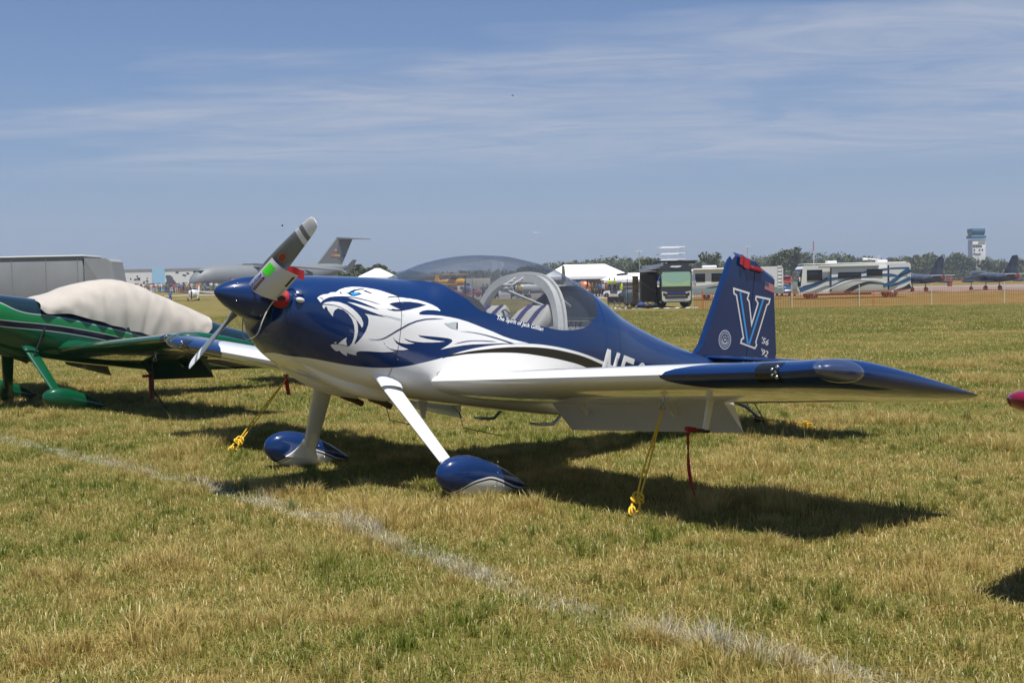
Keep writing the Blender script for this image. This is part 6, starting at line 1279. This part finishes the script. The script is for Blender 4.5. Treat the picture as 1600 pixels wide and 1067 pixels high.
# --- grey trailer at the left edge
t = root_at('grey_trailer', 62, 58, 'big windowless grey trailer at the left edge behind the canvas cover', 'trailer', rz=.0)
m = MB(); m.box((-1.15, 1.3, 1.85), (6.6, 2.6, 3.0), bev=.05); m.build('body', M_GPAN, t); m = MB(); m.box((-1.15, 1.3, 3.38), (6.7, 2.7, .07), bev=.02); m.build('roof_edge', M_OFFW, t)
m = MB(); m.add([(2.2, 0.02, .4), (3.75, .6, .4), (3.3, .6, 3.1), (3.1, .5, 3.24), (2.2, .02, 3.28), (2.2, 2.5, .4), (3.75, 2.3, .4), (3.3, 2.3, 3.1), (3.1, 2.4, 3.24), (2.2, 2.5, 3.28)], [(0, 1, 2, 3, 4), (9, 8, 7, 6, 5), (1, 6, 7, 2), (2, 7, 8, 3), (3, 8, 9, 4)]); m.build('front_section', M_GPAN, t, smooth=False)
for x in (-2.6, -2.0): wheel(t, x, .15, .40, .25)
m = MB()
for x in (-4.2, -2.7, -1.2, .4, 1.9): m.box((x, -.01, 1.9), (.03, .03, 2.8))
m.build('panel_rib', M_GPAN, t)
# --- crowd on the far left reads as one mass; a few single people stand out
cp = [person_mesh({'step': .12, 'arm': (0, .5)}, None), person_mesh({'step': .05}, None)]
cols = [(.6, .6, .6), (.05, .10, .35), (.45, .06, .05), (.05, .05, .06), (.35, .25, .12), (.10, .25, .12), (.55, .22, .05), (.12, .2, .3), (.7, .7, .68)]
cms = [mat('crowd_cloth', c, .8) for c in cols]+[M_SKIN]
mb = MB()
for k in range(150):
    px = rr.uniform(196, 400); Z = rr.uniform(236, 262); p = at(px, Z); h = rr.uniform(.9, 1.05); src = cp[k % 2]; M_ = Matrix.Translation((p.x, p.y, p.z)) @ Matrix.Rotation(rr.uniform(0, 6), 4, 'Z') @ Matrix.Scale(h, 4)
    n = len(mb.v); mb.v += [tuple(M_ @ Vector(v)) for v in src.v]; mb.f += [tuple(i+n for i in f) for f in src.f]; a, b = rr.integers(0, 9, 2); mb.m += [(int(a), int(b), 9, 3)[q] for q in src.m]
tag(mb.build('crowd', cms), 'distant crowd of spectators behind the taxiway on the left', kind='stuff')
person(268, 190, 'person in a bright blue shirt and shorts walking on the left taxiway', (.02, .10, .50), (.03, .06, .25), h=1.0, pose={'step': .22}, z=.2)
for i, (px, Z, lab, sh_, tr_) in enumerate(((757, 150, 'person in dark blue, leftmost of the people seen through the canopy hoop', (.03, .06, .16), (.02, .02, .04)), (763, 151, 'second person in dark blue next to the leftmost one under the hoop', (.04, .07, .18), (.03, .03, .05)), (772, 160, 'person in a red shirt seen through the canopy hoop', (.45, .05, .04), (.03, .03, .06)), (778, 161, 'person in navy right beside the red shirt', (.04, .06, .16), (.03, .03, .04)), (801, 158, 'person in a grey shirt right of the white car', (.35, .36, .38), (.05, .05, .07)), (811, 160, 'person in an orange vest in the middle of the canopy hoop', (.60, .22, .03), (.05, .05, .12)), (814, 159, 'person in yellow right behind the orange vest', (.55, .42, .03), (.04, .04, .08)))): person(px, Z, lab, sh_, tr_, h=1.12, rz=i)
# --- cars
def car(px, Z, rz, lab, col, L_=4.4, z=None):
    t = root_at('parked_car', px, Z, lab, 'car', rz=rz, z=z); m = MB(); secs = []
    for x, zt, w in ((-.5, .62, .72), (-.47, .75, .82), (-.28, .88, .86), (-.12, 1.35, .70), (.16, 1.42, .68), (.36, 1.0, .84), (.47, .92, .82), (.5, .7, .74)):
        secs.append([(x*L_, -w, .32), (x*L_, -w*1.03, min(.85, zt*.8)), (x*L_, -w*.9, zt-.06), (x*L_, -w*.6, zt), (x*L_, w*.6, zt), (x*L_, w*.9, zt-.06), (x*L_, w*1.03, min(.85, zt*.8)), (x*L_, w, .32)])
    m.loft(secs, closed=True, cap=True); m.build('body', mat('car_paint', col, .3, coat=1), t)
    m = MB(); m.box((.01*L_, 0, 1.14), (.36*L_, 1.62, .30), bev=.08); m.build('window', M_DGLASS, t)
    for x in (-.32, .32): wheel(t, x*L_, -.78, .32, .2); wheel(t, x*L_, .78, .32, .2)
    return t
car(790, 190, 0.1, 'white car with dark windows parked behind the people under the hoop', (.75, .75, .75)); car(699, 200, .1, 'red car parked left of the grey warbird, seen through the canopy', (.45, .03, .03)); car(735, 196, 0, 'dark red car low behind the grey warbird', (.35, .03, .03)); car(1229, 150, PI2, 'dark blue car between the two right motorhomes', (.03, .06, .12)); car(1226, 190, .2, 'orange red pickup behind the dark blue car', (.55, .08, .03), z=.9)
t = root_at('box_truck', 748, 215, 'beige box truck behind the grey warbird, seen through the canopy', 'truck'); m = MB(); m.box((0, 1, 1.9), (4.5, 2.2, 2.4), bev=.05); m.build('cargo_box', mat('beige_panel', (.42, .40, .33), .6), t); m = MB(); m.box((-2.9, 1, 1.3), (1.3, 2, 1.7), bev=.15); m.build('cab', M_OFFW, t); wheel(t, -2.6, .1, .42); wheel(t, 1.4, .1, .42)
# --- fences of orange mesh
def mesh_fence(pts, h, lab, posts, lean=0., post_m=None, step=.5, wob=.12):
    a = pts[0]; t = empty('mesh_fence', a, 0, lab, 'fence'); P = []
    for i in range(len(pts)-1):
        n = max(2, int((pts[i+1]-pts[i]).length/step))
        for k in range(n): p = pts[i].lerp(pts[i+1], k/n); P.append(p)
    P.append(pts[-1]); m = MB(); nh = 9
    # open net: horizontal and vertical strands with gaps between
    def top(i): return h*(.93+wob*mnoise.noise(Vector((i*.05, 2, 1)))-.10*abs(math.sin(i*.09)))
    for i in range(len(P)-1):
        for r in range(nh):
            z0, z1 = top(i)*r/(nh-1), top(i+1)*r/(nh-1); a_ = P[i]; b_ = P[i+1]; wd = .026
            m.add([(a_.x, a_.y, gz(a_.x, a_.y)+z0), (b_.x, b_.y, gz(b_.x, b_.y)+z1), (b_.x, b_.y, gz(b_.x, b_.y)+z1+wd), (a_.x, a_.y, gz(a_.x, a_.y)+z0+wd)], [(0, 1, 2, 3)])
        for q in range(3):
            c = P[i].lerp(P[i+1], q/3); d = (P[i+1]-P[i]).normalized()*.03; g_ = gz(c.x, c.y); m.add([(c.x, c.y, g_), (c.x+d.x, c.y+d.y, g_), (c.x+d.x, c.y+d.y, g_+top(i)), (c.x, c.y, g_+top(i))], [(0, 1, 2, 3)])
    m.v = [tuple(Vector(v)-a) for v in m.v]; tag(m.build('net', M_ORNET, t, fixn=False, smooth=False), kind='stuff')
    for (px, Z, hh, mm) in posts:
        p = at(px, Z); m = MB(); m.tube([p-a, p-a+Vector((0, 0, hh))], .028, 6); m.build('post', mm, t)
    return t
FZ = 84
M_POSTW = mat('white_fence_post', (.7, .68, .6), .6)
mesh_fence([at(1086, FZ+4), at(1160, FZ+2), at(1240, FZ), at(1345, FZ), at(1456, FZ+1), at(1570, FZ+2), at(1720, FZ+3)], 1.25, 'sagging orange mesh fence across the grass before the motorhomes', [(1099, FZ+4, 1.45, M_ORNG), (1114, FZ+4, 1.3, M_ORNG), (1238.5, FZ-.1, 1.5, M_POSTW), (1343.5, FZ-.1, 1.5, M_POSTW), (1366, FZ, 1.1, M_ORNG), (1456.5, FZ+.9, 1.5, M_POSTW), (1570, FZ+1.9, 1.5, M_POSTW)])
mesh_fence([at(1418, 250), at(1520, 252), at(1640, 254)], 1.7, 'far orange mesh fence beyond the jet trainers', [(1478, 250, 1.8, M_POSTW), (1584, 253, 1.9, M_ORNG)], step=1.5)
c = root_at('safety_drum', 1485, 212, 'dark red safety drum under the wing tip between the two jets', 'drum'); m = MB(); m.lathe([(0, .25), (.1, .42), (.6, .40), (1.3, .36), (1.4, .2)], 14, M=Matrix.Rotation(-PI2, 4, 'Y')); m.build('drum_body', mat('dark_red_plastic', (.30, .04, .03), .6), c)
# --- control tower
t = root_at('control_tower', 1526.5, 620, 'white airport control tower with a blue cab above the far trees', 'control tower', z=0)
W2 = 3.5; m = MB(); m.box((.2, 0, 10), (6.6, 6.6, 20.5), bev=.3); m.build('shaft', M_OFFW, t)
m = MB(); m.box((-1.2, -3.36, 17.4), (4.4, .12, 1.2)); m.box((1.5, -3.36, 19.0), (3.4, .12, 1.6)); m.build('louvre_panel', M_SILVR, t)
for x in (-2.4, -1.2, 0, 1.2): m = MB(); m.box((x, -3.38, 17.0), (.85, .14, .7)); m.build('window', M_DGLASS, t)
for x, z in ((-2.2, 15.2), (.4, 15.2), (1.8, 15.2), (-2.3, 13.4), (-1.4, 13.0), (-.4, 12.9), (.6, 13.1)): m = MB(); m.box((x, -3.38, z), (.75, .14, .6)); m.build('window', M_DGLASS, t)
M_TBL = mat('tower_blue_panel', (.05, .20, .36), .5); m = MB(); m.box((0, 0, 21.6), (7.4, 7.4, 1.5), bev=.2); m.build('catwalk', M_TBL, t)
m = MB(); m.add([(-2.9, -2.9, 22.3), (2.9, -2.9, 22.3), (2.9, 2.9, 22.3), (-2.9, 2.9, 22.3), (-3.3, -3.3, 23.9), (3.3, -3.3, 23.9), (3.3, 3.3, 23.9), (-3.3, 3.3, 23.9)], [(0, 1, 5, 4), (1, 2, 6, 5), (2, 3, 7, 6), (3, 0, 4, 7)]); m.build('cab_glazing', mat('tower_glass', (.03, .06, .06), .1, coat=1), t, smooth=False)
m = MB(); m.box((0, 0, 24.9), (6.7, 6.7, 1.9), bev=.15); m.build('cab_roof', M_TBL, t)
m = MB()
for x in (-1.5, .5, 2.0): m.tube([(x, 0, 25.8), (x, 0, 28.2)], .05, 5)
m.build('antenna', M_SILVR, t)
# radio mast, lamp posts, small flying aircraft, birds
t = root_at('radio_mast', 1273, 600, 'thin red and white lattice mast above the blue striped motorhome', 'mast', z=0); m = MB(); m.tube([(0, 0, 0), (0, 0, 16)], .3, 6); m.build('lower_mast', M_OFFW, t); m = MB(); m.tube([(0, 0, 16), (0, 0, 20.5)], .28, 6); m.build('upper_mast', mat('mast_red', (.5, .15, .14), .6), t)
for px, Z, h, lab in ((1170, 420, 13.5, 'slim lamp post behind the top of the navy fin'), (1001, 300, 9.5, 'slim lamp post left of the dark coach')):
    t = root_at('lamp_post', px, Z, lab, 'lamp post', z=0); m = MB(); m.tube([(0, 0, 0), (0, 0, h)], .10, 6); m.build('pole', M_SILVR, t); m = MB(); m.box((0, 0, h), (1.6, .3, .25)); m.build('lamp_head', M_OFFW, t)
def flying(px, py, Z, rz, lab, col=(.7, .7, .72), s=1.):
    dpx = (px-800)/FPX; dpy = -(py-533.5)/FPX; p = CAM+(cf+cr*dpx+cu*dpy)*Z; t = empty('flying_airplane', p, RZ+rz, lab, 'airplane'); M_ = mat('flying_plane_paint', col, .5)
    m = MB(); m.lathe([(-3.2, .1), (-2.4, .5), (0, .6), (4, .12)], 10); m.build('fuselage', M_, t)
    for q in (-1, 1): m = MB(); m.prism([(-1.2, q*.3), (-.8, q*5), (.3, q*5), (.5, q*.3)], .3, .42, 'z'); m.build('wing', M_, t, smooth=False)
    m = MB(); m.prism([(3, .1), (3.8, 1.6), (4.4, 1.6), (4.3, .1)], -.06, .06, 'y'); m.build('fin', M_, t, smooth=False); t.scale = (s, s, s); t.rotation_euler[0] = .1; return t
flying(1359, 406, 420, .25, 'small white airplane flying low over the right treeline', s=.9); flying(838, 364, 900, .4, 'tiny airplane high in the sky above the canopy', (.6, .6, .62), s=.7)
for px, py, Z, lab in ((441, 353, 120, 'small dark bird in the sky left of the propeller tip'), (801, 150, 150, 'tiny bird high in the middle of the sky')):
    p = CAM+(cf+cr*((px-800)/FPX)+cu*(-(py-533.5)/FPX))*Z; m = MB(); m.ball((0, 0, 0), .05, 8, sc=(2.2, 1, 1)); m.add([(-.05, 0, .03), (.08, 0, .03), (.02, .28, .14), (.02, -.28, .14)], [(0, 1, 2), (0, 3, 1)]); o = m.build('bird', M_BLACK, fixn=False); o.location = p; o.rotation_euler = (0, 0, RZ); tag(o, lab, 'bird')
# teal-roofed building behind the far left trees
t = root_at('low_building', 640, 560, 'low dark building with a dull teal roof beside the left trees', 'building', z=0); m = MB(); m.box((0, 5, 3.5), (26, 10, 7)); m.build('wall', mat('brown_grey_wall', (.16, .15, .14), .8), t); m = MB(); m.prism([(-14, 7), (0, 10.4), (14, 7)], -1, 11, 'y'); m.build('roof', mat('dull_teal_roof', (.10, .17, .22), .6), t, smooth=False)
for x in (-9, -3, 3, 9): m = MB(); m.box((x, -.04, 4.2), (3, .1, 2)); m.build('window', M_OFFW, t)
# ------------------------------------------------------------------ trees
def leaf_mat(name, a, b):
    m = bpy.data.materials.new(name); m.use_nodes = True; nt = m.node_tree; bs = nt.nodes['Principled BSDF']; bs.inputs['Roughness'].default_value = .75; bs.inputs['Specular IOR Level'].default_value = .2
    g = nt.nodes.new('ShaderNodeNewGeometry'); n = noise_node(nt, g.outputs['Position'], .22, 4); at_ = nt.nodes.new('ShaderNodeAttribute'); at_.attribute_name = 'leaf'; sp = nt.nodes.new('ShaderNodeSeparateColor'); nt.links.new(at_.outputs['Color'], sp.inputs[0])
    f = mth(nt, 'ADD', mth(nt, 'MULTIPLY', mrange(nt, n, .35, .65), .5), mth(nt, 'MULTIPLY', sp.outputs[0], .5)); nt.links.new(mixcol(nt, f, a, b), bs.inputs['Base Color']); return m
M_LEAF = leaf_mat('pine_and_oak_foliage', (.040, .058, .022), (.105, .125, .045)); M_BARK = mat('bark', (.10, .08, .06), .9)
def crown_arrays(r, c, R_, H_, n, size, lobes=7):
    """leaf clumps spread through several uneven lobes; returns quads"""
    L = [(np.array(c)+np.array([r.uniform(-.6, .6)*R_, r.uniform(-.6, .6)*R_, r.uniform(-.38, .42)*H_]), R_*r.uniform(.30, .62)) for _ in range(lobes)]; V = []; 
    for k in range(n):
        cc, rad = L[r.integers(0, lobes)]; d = r.normal(0, 1, 3); d /= np.linalg.norm(d); p = cc+d*rad*r.random()**.4*np.array([1, 1, .75]); u = r.normal(0, 1, 3); u /= np.linalg.norm(u); w = np.cross(u, r.normal(0, 1, 3)); w /= np.linalg.norm(w); s = size*r.uniform(.5, 1.3)
        V += [p-u*s, p-w*s*.7, p+u*s, p+w*s*.7]
    return V
def foliage_obj(name, V, parent=None, loc=None, m_=None):
    n = len(V)//4; V = np.array(V); me = bpy.data.meshes.new(name); me.from_pydata(V.tolist(), [], np.arange(4*n).reshape(-1, 4).tolist()); me.materials.append(m_ or M_LEAF)
    ca = me.color_attributes.new('leaf', 'FLOAT_COLOR', 'POINT'); c = np.ones((n, 4, 4)); c[:, :, 0] = np.random.default_rng(1).random(n)[:, None]; ca.data.foreach_set('color', c.reshape(-1)); me.update(); return link(name, me, parent, loc)
r = np.random.default_rng(11)
# the far wood: one mass of many crowns along the edge of the airfield
TOPS = cubic([500, 560, 640, 780, 840, 900, 960, 1000, 1060, 1120, 1200, 1260, 1330, 1400, 1480, 1540, 1600, 1700], [417, 418, 425, 422, 411, 408, 403, 404, 408, 403, 400, 396, 400, 403, 396, 402, 405, 406])
def HOR(px): return 456.0-(px-268)*.02095+3.5
V = []; VT = MB()
for k in range(560):
    px = r.uniform(-200, 1800) if k > 470 else r.uniform(630, 1720)
    Z = r.uniform(560, 760) if px > 820 else r.uniform(700, 900)
    top = TOPS(px) if px > 500 else 430; H_ = ((HOR(px)-top)/FPX*Z+1.5)*r.uniform(.80, 1.06)
    if px < 500: H_ = 11*r.uniform(.7, 1)
    p = at(px, Z, 0); R_ = H_*r.uniform(.28, .42)
    V += crown_arrays(r, (p.x, p.y, H_*.58), R_, H_*.80, 190, .75, 9)
    VT.tube([p, p+Vector((0, 0, H_*.6))], .25, 5)
# undergrowth that closes the foot of the wood
for k in range(700):
    px = r.uniform(640, 1750); Z = r.uniform(575, 640); p = at(px, Z, 0); V += crown_arrays(r, (p.x, p.y, 2.2), 3.6, 4.0, 34, .8, 3)
tag(foliage_obj('far_wood', V), 'long dark green wood along the far edge of the airfield', kind='stuff'); VT.mi = 0; tag(VT.build('wood_trunks', M_BARK, smooth=False, fixn=False), 'trunks inside the far wood', kind='stuff')
def tree(px, Z, H_, R_, lab, n=900, size=.5, name='tree', lobes=11):
    t = root_at(name, px, Z, lab, 'tree', z=0, group='separate trees before the far wood'); th_ = r.uniform(-.3, .3)
    m = MB(); m.tube([(0, 0, 0), (th_*.5, 0, H_*.35), (th_, .2, H_*.7)], [H_*.028, H_*.02, H_*.01], 7); m.build('trunk', M_BARK, t)
    m = MB()
    for k in range(6): a = k*1.05+r.random(); z0 = H_*r.uniform(.35, .62); m.tube([(th_*.6, 0, z0), (R_*.5*math.cos(a), R_*.5*math.sin(a), z0+H_*.14), (R_*.8*math.cos(a), R_*.8*math.sin(a), z0+H_*.20)], [H_*.011, H_*.007, H_*.003], 5)
    m.build('limbs', M_BARK, t); foliage_obj('crown', crown_arrays(r, (th_, 0, H_*.66), R_, H_*.62, n, size, lobes), t)
for px, Z, H_, R_, lab in ((547, 300, 6.2, 2.6, 'low round tree just right of the airlifter tail'), (562, 305, 7.6, 2.3, 'tall tree with a broken outline, tallest left of the white tent'), (574, 300, 6.6, 2.2, 'mid height tree above the small white tent roof'), (589, 310, 6.0, 2.3, 'lower tree between the two tall ones behind the small tent'), (601, 300, 7.6, 2.2, 'tall tree right above the small white tent'), (611, 306, 6.0, 2.0, 'short tree at the right end of the left clump'),
                             (1002, 330, 8.6, 3.8, 'dark tree just left of the dark coach awning'), (1117, 360, 10.0, 4.2, 'round tree showing between the coach railing and the navy fin'), (1026, 350, 8.8, 2.6, 'thin tree behind the coach roof'), (1220, 420, 13.2, 4.6, 'broad tree with see-through crown right of the navy fin'), (1238, 430, 13.4, 4.2, 'tall tree just left of the radio mast')):
    tree(px, Z, H_, R_, lab)
# ------------------------------------------------------------------ the warm haze over the airfield
HZ_D = .00028
def haze_box():
    fx_, fy_ = Vector((cf.x, cf.y, 0)).normalized(), Vector((cr.x, cr.y, 0)).normalized(); c0 = Vector((CAM.x, CAM.y, 0)); vs = []
    for z in (-2.2, 60.0):
        for a, b in ((-150, -900), (-150, 900), (1000, 900), (1000, -900)): p = c0+fx_*a+fy_*b; vs.append((p.x, p.y, z))
    m = MB(); m.add(vs, [(0, 1, 2, 3), (7, 6, 5, 4), (0, 4, 5, 1), (1, 5, 6, 2), (2, 6, 7, 3), (3, 7, 4, 0)])
    mt = bpy.data.materials.new('haze_air'); mt.use_nodes = True; nt = mt.node_tree; nt.nodes.clear(); o = nt.nodes.new('ShaderNodeOutputMaterial'); v = nt.nodes.new('ShaderNodeVolumePrincipled')
    v.inputs['Color'].default_value = (.80, .88, 1, 1); v.inputs['Density'].default_value = HZ_D; v.inputs['Anisotropy'].default_value = .1; nt.links.new(v.outputs[0], o.inputs['Volume'])
    tag(m.build('haze', mt, smooth=False), 'thin summer haze over the airfield', kind='stuff')
haze_box()
for o in bpy.data.objects:
    if o.type == 'MESH' and o.parent and o.name.split('.')[0] in ('screw', 'bow_screw', 'wildcat_navy_lines', 'wildcat_graphic', 'name_lettering', 'registration_number', 'cowl_seam', 'skin_seam', 'letter_v_stripe', 'round_crest', 'flag_red_stripe', 'flag_stars', 'year_lettering', 'wall_lettering', 'lettering', 'small_print'): o['kind'] = 'stuff'
